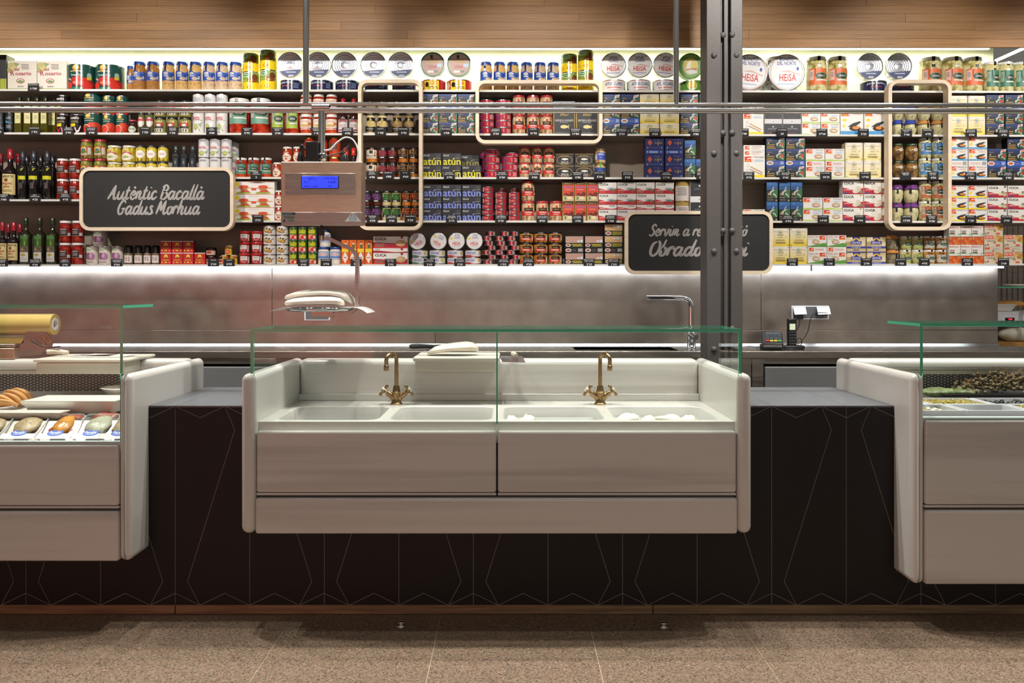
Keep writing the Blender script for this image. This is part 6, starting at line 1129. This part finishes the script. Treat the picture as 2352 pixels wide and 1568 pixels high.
pv = link('pivot', MB().tube([pt(739, 515, ds2), pt(739, 527, ds2)], S(3, DS), 8, m='black_plastic').rbox(X(733, ds2), X(745, ds2), ds2-.012, ds2+.012, Z(541, ds2), Z(525, ds2), .002, 1, m='black_plastic').tube([pt(739, 541, ds2), pt(739, 553, ds2)], S(6, ds2), 12, m='scale_steel'), scale)
def bar(path, w_, t_, m):
    """flat bar swept in the x-z plane"""
    mb = MB(); vs = []; n = len(path); P2 = [Vector((p[0], p[2])) for p in path]
    for i in range(n):
        t = (P2[min(i+1, n-1)]-P2[max(i-1, 0)]).normalized(); nn = Vector((-t.y, t.x))*t_/2
        for s, dy in ((1, -w_/2), (1, w_/2), (-1, w_/2), (-1, -w_/2)): vs.append((P2[i].x+s*nn.x, path[i][1]+dy, P2[i].y+s*nn.y))
    mb.add(vs, [(4*i+k, 4*i+(k+1) % 4, 4*i+4+(k+1) % 4, 4*i+4+k) for i in range(n-1) for k in range(4)]+[(0, 1, 2, 3), (4*n-4, 4*n-3, 4*n-2, 4*n-1)], m=m); return mb
ap = [(748, 545), (760, 550), (785, 562), (801, 569), (810, 575), (817, 583), (820.5, 594), (821, 620), (820.5, 650), (821.5, 680), (821, 697), (816, 709), (806, 717), (792, 721), (766, 722), (720, 722)]
link('arm', bar([pt(x, y, ds2) for x, y in ap], .034, .017, 'steel_front'), scale)
link('bracket', MB().rbox(X(716, ds2), X(767, ds2), ds2-.02, ds2+.02, Z(728, ds2), Z(714, ds2), .001, 1, m='steel_front'), scale)
pc = (X(736, ds2), ds2, Z(714.5, ds2)); pr = S(76, ds2)
link('pan', MB().lathe([(0, 0), (pr*.90, 0), (pr*.97, .003), (pr, .006), (pr, .020), (pr*.99, .020), (pr*.97, .010), (0, .010)], m='chrome', n=40, at=pc), scale)
pz = pc[2]+.0208
pp = MB(); nx, ny = 22, 6; vs = []
for i in range(nx+1):
    for j in range(ny+1):
        px = 634+(852-634)*i/nx; u = i/nx; yy = ds2-.12+.24*j/ny; zz = pz
        if px < 662: zz -= S((662-px)*.30, ds2)
        if px > 822: zz -= S((px-822)*.42-3*math.sin((px-822)/30*PI), ds2)
        vs.append((X(px, ds2), yy+.02*(u-.5), zz))
pp.add(vs, [(i*(ny+1)+j, (i+1)*(ny+1)+j, (i+1)*(ny+1)+j+1, i*(ny+1)+j+1) for i in range(nx) for j in range(ny)], m='paper', sm=True)
tag(link('wrapping_paper', pp), 'white wrapping paper sheet under the fish on scale', 'paper')
def fillet(path, w_, seed, name='cod_loin'):
    """loin: (px, py mid, half height px, half depth m) stations along the picture"""
    mb = MB(); rr = random.Random(seed); n = 14; vs = []; d = w_
    for k, (px, py, hh, dep) in enumerate(path):
        for i in range(n):
            a = 2*PI*i/n; k2 = 1+.06*math.sin(3*a+k)+rr.uniform(-.045, .045)
            vs.append((X(px, d), d+dep*math.cos(a)*k2, Z(py, d)+S(hh, d)*math.sin(a)*k2*(1 if math.sin(a) > 0 else .9)))
    m = len(path); mb.add(vs, [(k*n+i, k*n+(i+1) % n, (k+1)*n+(i+1) % n, (k+1)*n+i) for k in range(m-1) for i in range(n)]+[list(range(n)), [(m-1)*n+i for i in range(n)]], m='cod', sm=True); return mb
tag(link('cod_loin', fillet([(656, 697, 3, .02), (661, 696, 6.5, .045), (676, 694, 8.5, .06), (700, 692, 9.5, .07), (730, 691.5, 10, .075), (760, 691.5, 10, .07), (778, 692.5, 9.5, .06), (787, 695, 7, .045), (790, 698, 3, .02)], ds2-.06, 3)), 'pale salt cod loin lying on the scale paper, lower one', 'fish', 'cod loins on the scale pan')
tag(link('cod_loin', fillet([(656, 684, 3, .02), (661, 682.5, 6, .04), (680, 677.5, 7.5, .055), (705, 674, 8.5, .06), (735, 672.5, 8.5, .065), (765, 674, 9, .065), (786, 678, 11, .06), (802, 685, 13, .05), (812, 693, 10, .04), (816, 700, 4, .02)], ds2+.035, 5)), 'pale salt cod loin heaped on top of the other loin', 'fish', 'cod loins on the scale pan')
def cable(lab, pts, r, m, d=DR, cat='cable'):
    p = [Vector(q) if len(q) == 3 else Vector(pt(*q, d)) for q in pts]; q = [2*p[0]-p[1]]+p+[2*p[-1]-p[-2]]; c = []
    for k in range(1, len(q)-2):
        for i in range(6): t = i/6; c.append(.5*((2*q[k])+(q[k+1]-q[k-1])*t+(2*q[k-1]-5*q[k]+4*q[k+1]-q[k+2])*t*t+(3*q[k]-q[k-1]-3*q[k+1]+q[k+2])*t**3))
    c.append(p[-1]); o = link('cable', MB().tube(c, r, 6, m=m)); tag(o, lab, cat); return o
cable('grey cable looping from the pole to scale top', [(745, 346), (760, 342), (776, 326), (792, 316), (808, 319), (819, 334), (823, 352), (820, 371)], .0045, 'white_plastic', 4.24)
cable('black cable across the top of the scale', [(700, 371), (722, 369), (752, 358), (782, 350), (803, 334)], .0035, 'black_plastic', 4.22)
cable('black cable curling left of the power brick', [(714, 352), (700, 342), (694, 333), (689, 345), (688, 372)], .005, 'black_plastic', 4.24)
cable('thin black cable ending above the scale', [(780, 370), (786, 356), (796, 346), (804, 332)], .003, 'black_plastic', 4.26)
tag(link('power_brick', MB().rbox(X(701, 4.2), X(729, 4.2), 4.205, 4.26, Z(370.5, 4.2), Z(324, 4.2), .003, 2, m='black_plastic')), 'black power brick standing on the hanging scale', 'power adapter')
tag(link('plug', MB().tube([pt(688, 350, 4.22), pt(689, 358, 4.22), pt(688, 370, 4.22)], [.006, .012, .014], 10, m='black_plastic')), 'black plug lying on the scale beside the brick', 'plug')
tag(link('plug', MB().tube([pt(790, 352, 4.23), pt(791, 360, 4.23), pt(792, 370.4, 4.23)], [.008, .017, .02], 10, m='black_plastic')), 'black connector on the right end of scale top', 'plug')

# ================= on the counters =================
def cut_board(px0, px1, x1b, yt, lab, d=4.2, hang=853, rounded=.008):
    b = thing('cutting_board', lab, 'cutting board', (0, 0, 0), 'white cutting boards on the marble edges'); z = Z(yt, d)
    link('top', MB().rbox(X(px0, d), x1b, d, 4.53, max(z-.022, 1.0895), z, rounded, 3, m='board_plastic'), b)
    link('apron', MB().rbox(X(px0+5, d), x1b-.02, d+.012, 4.385, Z(hang, d), z-.02, .003, 1, m='board_plastic'), b); return z
zb1 = cut_board(948, 1147, X(1147, 4.2), 820, 'white cutting board with fish over the marble sink')
zb2 = cut_board(75, 0, -1.88, 824, 'white cutting board with papers over the fish counter', 4.2, 859)
d = 4.33; tag(link('cod_fillet', fillet([(982, 810.5, 2, .02), (987, 808, 5, .045), (1000, 803.5, 8.5, .07), (1020, 800, 10.5, .08), (1045, 798, 11.5, .08), (1070, 797, 12.5, .075), (1086, 797.5, 11.5, .06), (1096, 800, 8, .045), (1099, 803, 3, .02)], d, 9)), 'pale cod fillet on the cutting board over sink', 'fish')
kn = thing('scraper', 'steel scraper with pale handle lying on the marble edge', 'scraper', (0, 0, 0)); d = 4.25
link('blade', MB().add([(X(1150, d), d+.09, 1.110), (X(1149, d), d+.05, 1.105), (X(1154, d), d-.03, 1.0895), (X(1207, d), d-.04, 1.0885), (X(1200, d), d+.09, 1.110)], [(0, 1, 2, 3, 4)], m='steel_top'), kn)
link('handle', MB().tube([(X(1186, d), d+.07, 1.112), (X(1180, d), d+.13, 1.118), (X(1178, d), d+.23, 1.112)], [.011, .014, .012], 10, m='cloth'), kn)
pn = thing('frying_pan', 'black frying pan lying on the steel back counter', 'pan', (X(1030, 5.7), 5.74, ZW)); 
link('bowl', MB().lathe([(0, .001), (.12, .001), (.155, .02), (.158, .02), (.125, .004), (0, .004)], m='rubber', n=28), pn)
link('handle', MB().tube([(-.10, -.06, .02), (-.18, -.09, .024), (-.235, -.11, .024), (-.25, -.115, .022)], [.012, .016, .017, .011], 10, m='rubber'), pn)
# chrome kitchen tap on the back counter
tp = thing('chrome_tap', 'chrome kitchen tap with long spout on the steel counter', 'tap', (0, 0, 0)); d = 5.8
def q5(px, py): return (X(px, d), d, Z(py, d))
zt0 = ZW
link('body', MB().lathe([(.034, 0), (.034, .004), None, (.030, .006), (.026, .05), (.024, .115), (.013, .118)], m='chrome', at=(X(1588, d), d, zt0)), tp)
link('spout', MB().tube([(X(1588, d), d, zt0+.11), q5(1587.5, 740), q5(1587.5, 705), q5(1586, 696), q5(1581, 689.5), q5(1573, 685.5), q5(1562, 684.5), q5(1530, 684), q5(1485, 684)], S(6, d), 14, m='chrome'), tp)
link('lever', MB().tube([(X(1586, d), d, Z(768, d)), (X(1595, d), d-.05, Z(774, d))], .022, 16, m='chrome'), tp)
# sockets
def socket(px0, px1, py0, py1, lab, open_):
    s = thing('wall_socket', lab, 'socket', (0, 0, 0)); d = 5.99
    link('frame', MB().rbox(X(px0, d), X(px1, d), d, 5.9975, Z(py1, d), Z(py0, d), .002, 1, m='white_plastic'), s); link('face', MB().box(X(px0+3, d), X(px1-3, d), d-.001, d, Z(py1-2, d), Z(py0+2, d), m='grey_plastic'), s)
    for a, b in open_:
        link('flap', MB().add([(X(a, d), d-.002, Z(705, d)), (X(b, d), d-.002, Z(705, d)), (X(b+4, d-.06), d-.06, Z(722, d-.06)), (X(a+4, d-.06), d-.06, Z(723, d-.06)), (X(a, d), d-.008, Z(704.5, d)), (X(b, d), d-.008, Z(704.5, d)), (X(b+4, d-.06), d-.065, Z(721, d-.06)), (X(a+4, d-.06), d-.065, Z(722, d-.06))], [(0, 1, 2, 3), (4, 5, 6, 7), (0, 1, 5, 4), (2, 3, 7, 6), (0, 3, 7, 4), (1, 2, 6, 5)], m='white_plastic'), s)
socket(1818.5, 1904, 702, 733, 'white wall socket pair with both flaps lifted', ((1821, 1849), (1875, 1904)))
socket(699, 758, 712, 735.5, 'white wall socket half hidden behind the scale bracket', ())
for (a, b, c, e), lab in (((1829, 1844, 722, 733), 'black charger in the left socket under its flap'), ((1877, 1900, 717, 725), 'black plug in the right socket under its flap')):
    tag(link('charger', MB().rbox(X(a, 5.95), X(b, 5.95), 5.935, 5.985, Z(e, 5.95), Z(c, 5.95), .003, 1, m='black_plastic')), lab, 'charger')
cable('thin black cable from the left charger', [(1837, 733), (1836, 745), (1831, 756), (1826, 762)], .003, 'black_plastic', 5.93)
cable('thin black cable looping from the right plug', [(1878, 720), (1868, 722), (1861, 735), (1855, 762), (1842, 782), (1832, 790), (1830, 780), (1838, 776), (1842, 786), (1836, 797)], .003, 'black_plastic', 5.92)
cable('black cable lying behind the card terminal', [(1709, 797), (1722, 795), (1740, 797), (1752, 791)], .003, 'black_plastic', 5.8)
# card terminal and cordless phone
tm = thing('card_terminal', 'black card payment terminal on the steel back counter', 'card terminal', (X(1775, 5.7), 5.7, ZW), None, (0, 0, -.25))
link('cradle', MB().rbox(-.082, .076, -.06, .1, 0, .03, .006, 2, m='black_plastic'), tm)
bd = MB().rbox(-.072, .062, -.09, .09, -.015, .02, .008, 2, m='black_plastic'); M = Matrix.Rotation(.42, 4, 'X'); bd.v = [tuple((M @ Vector(v))+Vector((0, 0, .062))) for v in bd.v]; bo = link('body', bd, tm)
ky = MB()
for i in range(4):
    for j in range(4): ky.box(-.046+.026*i, -.026+.026*i, -.062+.024*j, -.046+.024*j, .02, .024, ('#43484c' if j or i < 1 else ('#d8c030', '#d8c030', '#50b050')[i-1]) if not (j == 0 and i == 0) else '#c83a30', 'printed_carton')
ky.box(-.045, .05, .035, .07, .02, .023, '#39464c', 'printed_carton'); ky.v = [tuple((M @ Vector(v))+Vector((0, 0, .062))) for v in ky.v]; link('keypad', ky, tm)
ph = thing('cordless_phone', 'black cordless phone upright in its charging cradle', 'phone', (X(1818, 5.72), 5.72, ZW))
link('cradle', MB().rbox(-.07, .075, -.05, .06, 0, .026, .008, 2, m='black_plastic'), ph)
hb = MB().rbox(-.030, .029, -.02, .012, .022, Z(731, 5.72)-ZW, .008, 3, m='black_plastic'); ho = link('handset', hb, ph)
link('screen', MB().box(-.019, .019, -.0215, -.02, Z(757, 5.72)-ZW, Z(743, 5.72)-ZW, m='phone_screen'), ho)
kp = MB()
for i in range(3):
    for j in range(5): kp.box(-.021+.016*i, -.010+.016*i, -.0225, -.02, .034+.019*j, .043+.019*j, '#4a4c50', 'printed_carton')
link('keypad', kp, ho)
for (px, py), lab in (((921.5, 1434), 'small round steel floor stud left of centre'), ((1524, 1436), 'small round steel floor stud right of centre')):
    d = H*F/(py+3-CY); f = thing('floor_stud', lab, 'stud', (X(px, d), d, 0)); link('base', MB().lathe([(.021, 0), (.021, .004), (.016, .008), (.0, .008)], m='chrome', n=16), f); link('cap', MB().lathe([(.010, .007), (.012, .014), (.017, .017), (.012, .021), (0, .022)], m='chrome', n=16), f)

# ---- left display: packed fish, trays, pies, film wrapper
def tray(name, lab, x0, x1, y0, y1, z0, z1, fl=.03, m='porcelain', grp=None):
    mb = MB(); o = [(x0, y0), (x1, y0), (x1, y1), (x0, y1)]; i = [(x0+fl, y0+fl), (x1-fl, y0+fl), (x1-fl, y1-fl), (x0+fl, y1-fl)]; t = .006
    lp = [[(x, y, z0) for x, y in i], [(x, y, z1) for x, y in o], [(x, y, z1+.003) for x, y in o], [(x+(.012 if k in (0, 3) else -.012), y+(.012 if k < 2 else -.012), z1+.003) for k, (x, y) in enumerate(o)], [(x+(t if k in (0, 3) else -t), y+(t if k < 2 else -t), z0+t) for k, (x, y) in enumerate(i)]]
    vs = [v for l in lp for v in l]; mb.add(vs, [(a*4+k, a*4+(k+1) % 4, a*4+4+(k+1) % 4, a*4+4+k) for a in range(4) for k in range(4)]+[(0, 1, 2, 3), (16, 17, 18, 19)], m=m)
    return tag(link(name, mb), lab, 'tray', grp)
tray('serving_tray', 'empty white serving tray in front of vent panel', X(46, 3.93), X(262, 3.93), 3.93, 4.16, .872, .932, .035)
tray('serving_tray', 'long low white tray behind the fish packs', -2.62, X(150, 3.88), 3.83, 3.925, .868, .893, .02)
tray('pie_plate', 'white plate under the golden pies', -2.75, X(72, 4.05), 3.96, 4.28, .865, .882, .03)
bw = tag(link('bowl', MB().lathe([(.05, 0), (.055, .004), (.10, .062), (.108, .064), (.106, .068), (.094, .064), (.05, .008), (0, .006)], m='porcelain', n=24), None, (X(279, 4.26), 4.28, .895)), 'white bowl half hidden beside the marble end panel', 'bowl')
def pie(px, py, w_, h_, d, roll, lab):
    mb = MB(); n, m_ = 16, 8; vs = []
    for i in range(n+1):
        t = i/n; a = (t-.5)*1.9; cx = math.sin(a)*.5/math.sin(.95); cz = (math.cos(a)-math.cos(.95))/(1-math.cos(.95))*.5; th = max(.03, math.sin(PI*t))
        for k in range(m_):
            b = 2*PI*k/m_; vs.append((w_*cx, .05*th*math.cos(b), h_*(cz+.3*th*math.sin(b) if math.sin(b) > 0 else cz*(1+.95*math.sin(b)))))
    mb.add(vs, [(i*m_+k, i*m_+(k+1) % m_, (i+1)*m_+(k+1) % m_, (i+1)*m_+k) for i in range(n) for k in range(m_)], m='pastry', sm=True)
    tag(link('pie', mb, None, (X(px, d), d, Z(py, d)), (-.35, roll, 0)), lab, 'pie', 'golden pies on the white plate')
pie(50, 909, S(62, 4.2), S(20, 4.2), 4.24, .45, 'golden half moon pie at the back of the plate')
pie(36, 914, S(68, 4.15), S(22, 4.15), 4.19, .40, 'golden half moon pie second from the back')
pie(26, 920, S(60, 4.1), S(20, 4.1), 4.14, .40, 'golden half moon pie in the middle of the heap')
pie(2, 925, S(80, 4.05), S(24, 4.05), 4.10, .25, 'golden half moon pie second from the front')
pie(-2, 934, S(94, 4.0), S(20, 4.0), 4.03, -.12, 'large golden half moon pie lying in front')
packf = ('crumb_food', 'glaze_food', 'herb_food', 'crumb_food', 'herb_food')
clear = mat('clear_tray', '#e4e4e2', .06, **{'Alpha': .26, 'Coat Weight': .4})
def pack(px, food, lab, sauce=False):
    r = thing('fish_pack', lab, 'food pack', (X(px, 3.70), 3.70, .797), 'clear packs of dressed fish', (math.radians(27), 0, .02)); w_, h_ = .158, .185
    rim = rrect(-w_/2, w_/2, 0, h_, .026, 6); mb = MB().tube([(x, z, .004) for x, z in rim], .0036, 6, m='clear_tray', closed=True, caps=False)
    inn = rrect(-w_/2+.018, w_/2-.018, .02, h_-.018, .02, 6); n = len(rim); mb.add([(x, z, .003) for x, z in rim]+[(x, z, -.026) for x, z in inn], [(i, (i+1) % n, n+(i+1) % n, n+i) for i in range(n)], m='clear_tray', sm=True); mb.add([(x, z, -.026) for x, z in inn], [list(range(n))], m='clear_tray')
    link('tray', mb, r)
    f = MB().blob((.004, .112, -.004), (.042 if sauce else .058, .068, .020), m=food, noise=.10, seed=int(px)); fo = link('fish', f, r)
    if sauce: link('sauce', MB().blob((0, .115, -.012), (.062, .060, .008), m='red_food', noise=.12, seed=3), r)
    la = MB(); art(la, [Q(0, 0, 1, .20, '#dcdcde'), E(.5, .22, .24, .125, '#3a5cc0', 14), T('Perelló', .5, .235, .34, .095, '#e4e8f4'), Q(.38, .155, .62, .17, '#c8d0ec')], w_*.9, h_, lambda u, v, o: (u, v+.003, .006+o), 'printed_carton'); link('label', la, r)
    hl = [(-.068, .03, .0045), (-.068, .15, .0045)]; return r
for px, f, lab, s in ((-52, 'crumb_food', 'clear fish pack cut by the left picture edge', False), (33, 'crumb_food', 'clear pack of crumbed fish, leftmost whole one', False), (117, 'glaze_food', 'clear pack of golden fish in red sauce', True), (199, 'herb_food', 'clear pack of fish with green herbs', False), (265, 'crumb_food', 'clear fish pack half behind the marble end panel', False)): pack(px, f, lab, s)
for k, (px, py, w_, lab) in enumerate(((168, 960, 26, 'glazed red food portion behind the fish packs, left'), (246, 957, 30, 'red and cream food portion behind fish packs, right'))):
    d = 3.93; tag(link('red_portion', MB().blob((0, 0, 0), (S(w_, d), .05, .018), m='red_food', noise=.25, seed=k+2), None, (X(px, d), d, Z(py, d))), lab, 'food')
fw = thing('film_wrapper', 'steel film wrapping machine with yellow film roll', 'film wrapper', (0, 0, 0)); d = 4.46
link('base', MB().rbox(-2.9, X(48, d), 4.40, 4.66, 1.0895, 1.145, .004, 2, m='scale_steel'), fw)
link('plate', MB().rbox(-2.9, X(44, d), 4.42, 4.60, 1.15, 1.165, .003, 1, m='steel_front').rbox(-2.9, X(60, d), 4.44, 4.56, 1.165, 1.20, .003, 1, m='film_roll'), fw)
br = link('bracket', MB().prism([(X(45, d), 1.13), (X(66, d), 1.22), (X(68, d), Z(754, d)), (X(106, d), Z(757, d)), (X(127, d), Z(782, d)), (X(120, d), 1.13)], d-.02, d-.012, m='steel_front'), fw)
rl = link('film_roll', MB().lathe([(.026, -.6), (S(24, d), -.6), None, (S(24, d), 0), None, (.026, 0)], m='film_roll', axis='x', at=(X(122, d), d+.02, Z(745, d))), fw)
link('core', MB().lathe([(.034, .001), (.026, .003), (.020, .001), None, (.020, -.1)], m='white_plastic', axis='x', at=(X(122, d), d+.02, Z(745, d)), n=24), rl)
for px, py in ((110, 776), (123, 783), (108, 789)): link('bolt', MB().tube([(X(px, d), d-.02, Z(py, d)), (X(px, d), d-.034, Z(py, d))], .006, 8, m='gold_metal'), br)
cable('thin black cord on the film wrapper', [(72, 782), (84, 789), (100, 795), (118, 797), (138, 796)], .004, 'black_plastic', 4.42)
tag(link('paper_sheets', MB().add([(-2.22, 4.3, zb2+.002), (-1.95, 4.28, zb2+.002), (-1.93, 4.42, zb2+.004), (-2.16, 4.44, zb2+.008)], [(0, 1, 2, 3)], m='paper').add([(-2.25, 4.36, zb2+.004), (-2.05, 4.34, zb2+.010), (-2.03, 4.44, zb2+.006), (-2.2, 4.46, zb2+.004)], [(0, 1, 2, 3)], m='grey_plastic')), 'loose wrapping sheets on the left cutting board', 'paper')
tag(link('rolled_cloth', MB().tube([(X(103, 4.4), 4.42, zb2+.018), (X(120, 4.4), 4.43, zb2+.02), (X(150, 4.4), 4.43, zb2+.014)], [.012, .016, .010], 10, m='cloth')), 'rolled pale cloth on the left cutting board', 'cloth')
# ---- right display: pans of olives and a heap of caper berries
def gpan(x0, x1, y0, y1, lab): return tray('steel_pan', lab, x0, x1, y0, y1, .845, .922, .012, 'white_plastic', 'pans of olives in the right counter')
def heap(lab, mats, x0, x1, y0, y1, z, n, r, seed, name='olives'):
    rr = random.Random(seed); mb = MB()
    for i in range(n):
        mb.blob((rr.uniform(x0, x1), rr.uniform(y0, y1), z+rr.uniform(0, r*1.2)), (r*rr.uniform(.85, 1.15), r, r*.92), m=rr.choice(mats), seg=8, ring=6)
    o = link(name, mb); o['kind'] = 'stuff'; tag(o, lab, 'olives'); return o
FP = [(1.752, 1.955), (1.965, 2.235), (2.245, 2.52)]; BP = [(1.752, 1.90), (1.91, 2.19), (2.20, 2.50)]
for (a, b), lab in zip(FP, ('steel pan of mixed olives beside the marble panel', 'nearly empty steel pan in the front row', 'steel pan of green olives at the right edge')): gpan(a, b, 3.70, 3.90, lab)
for (a, b), lab in zip(BP, ('empty steel pan in the back row, left', 'steel pan of green olives in the back row', 'steel pan of black olives in the back row')): gpan(a, b, 3.91, 4.13, lab)
heap('mixed olives and onion in the front left pan', ('green_olive', 'black_olive', 'green_olive', 'cod'), 1.775, 1.93, 3.73, 3.88, .893, 80, .0125, 1)
heap('few black olives in the nearly empty pan', ('black_olive',), 2.03, 2.21, 3.80, 3.87, .878, 16, .012, 2)
heap('green olives in the front pan at right edge', ('green_olive',), 2.27, 2.50, 3.73, 3.88, .902, 120, .013, 3)
heap('glossy green olives in the back pan', ('green_olive',), 1.93, 2.17, 3.94, 4.10, .904, 150, .0115, 4)
heap('black olives in the back pan', ('black_olive',), 2.22, 2.48, 3.94, 4.10, .900, 130, .012, 5)
tray('dark_tray', 'dark blue tray under the caper berries', 2.10, 2.75, 4.16, 4.38, .915, .935, .02, 'rubber')
rr = random.Random(8); mb = MB(); cbx = X(2310, 4.25)
for i in range(150):
    u = rr.gauss(0, .11); v = rr.uniform(-.07, .08); hh = max(0, .095*(1-(u/.27)**2))
    c = Vector((cbx+u, 4.265+v, .94+rr.uniform(0, max(.005, hh)))); mb.blob(c, (.010*rr.uniform(.8, 1.3), .008, .009), m='caper_berry', seg=7, ring=5)
    a = rr.uniform(0, 2*PI); dv = Vector((math.cos(a), rr.uniform(-.3, .3), abs(math.sin(a))*.8+.1)); mb.tube([c, c+dv*.022, c+dv*.045+Vector((.006, 0, -.004))], .0014, 4, m='caper_stem', caps=False)
o = link('caper_berries', mb); o['kind'] = 'stuff'; tag(o, 'heap of stalked caper berries at the right edge', 'caper berries')
for k, (px, w_, lab) in enumerate(((2155, 40, 'green and cream leafy cloth behind olive pans, left'), (2216, 30, 'green and cream leafy cloth behind olive pans, right'))):
    d = 4.26; tag(link('leafy_cover', MB().blob((0, 0, 0), (S(w_, d), .07, .024), m='green_leaf', noise=.15, seed=k), None, (X(px, d), d, .935)), lab, 'cover', 'leafy covers behind the olive pans')

# ---- the next stall seen past the end of the wall
cw = MB(); n = 60; vs = []
for i in range(n+1):
    x = X(2260, 7.9)+i*.0125; dz = .016 if i % 4 in (1, 2) else 0
    for z in (.9, 2.2): vs.append((x, 7.9-dz, z))
cw.add(vs, [(2*i, 2*i+2, 2*i+3, 2*i+1) for i in range(n)], m='steel_front'); struct('wall_far', cw)
d = 7.2
def xx(p): return X(p, d)
tag(link('glass_shelf', pane(xx(2280), xx(2420), d, d+.3, Z(661, d), Z(658.5, d))), 'green edged glass shelf of the stall beyond', 'shelf')
tag(link('plate', MB().lathe([(0, 0), (.07, 0), (.13, .018), (.128, .022), (0, .006)], m='porcelain', n=24), None, (xx(2362), d+.14, Z(658.3, d))), 'white plate on the far glass shelf', 'plate')
tray('white_tray', 'white food tray in the stall beyond', xx(2282), xx(2336), d, d+.3, Z(714, d), Z(699, d), .03)
heap('dark red berries in the far white tray', ('red_food', 'black_olive'), xx(2296), xx(2328), d+.05, d+.2, Z(710, d), 40, .014, 12, 'berries')
tag(link('bread_loaf', MB().blob((0, 0, 0), (.14, .07, .032), m='bread', noise=.06, seed=2, flat=-.7), None, (xx(2350), d+.2, Z(699, d))), 'golden bread loaf in the stall beyond', 'bread')
cs = thing('far_counter', 'white display cabinet with red digits past the wall', 'cabinet', (0, 0, 0))
link('cabinet', MB().rbox(xx(2280), xx(2420), d-.02, d+.4, Z(739, d), Z(715, d), .006, 2, m='white_plastic'), cs); link('display', MB().rbox(xx(2305), xx(2327), d-.024, d-.018, Z(736, d), Z(729, d), .004, 1, m='black_plastic'), cs)
link('red_digits', MB().box(xx(2313), xx(2321), d-.026, d-.0235, Z(734, d), Z(731, d), m='red_digits'), cs)
link('lower_shelf', MB().box(xx(2280), xx(2420), d, d+.4, Z(800, d), Z(785, d), m='bread'), cs); link('back_panel', MB().box(xx(2280), xx(2420), d+.3, d+.32, Z(786, d), Z(739, d), m='taupe_wall'), cs)
tag(link('far_tap', MB().tube([(xx(2336), d-.2, Z(742, d)), (xx(2336), d-.2, Z(690, d)), (xx(2340), d-.2, Z(682, d)), (xx(2348), d-.2, Z(679, d)), (xx(2380), d-.2, Z(679, d))], .018, 12, m='chrome')), 'steel tap in front of the far cabinet', 'tap')
tag(link('cloth_bundle', MB().blob((0, 0, 0), (.16, .1, .07), m='cloth', noise=.12, seed=6, flat=-.8), None, (xx(2352), d+.1, Z(785, d)+.0575)), 'bundled cream cloth below the far cabinet', 'cloth')
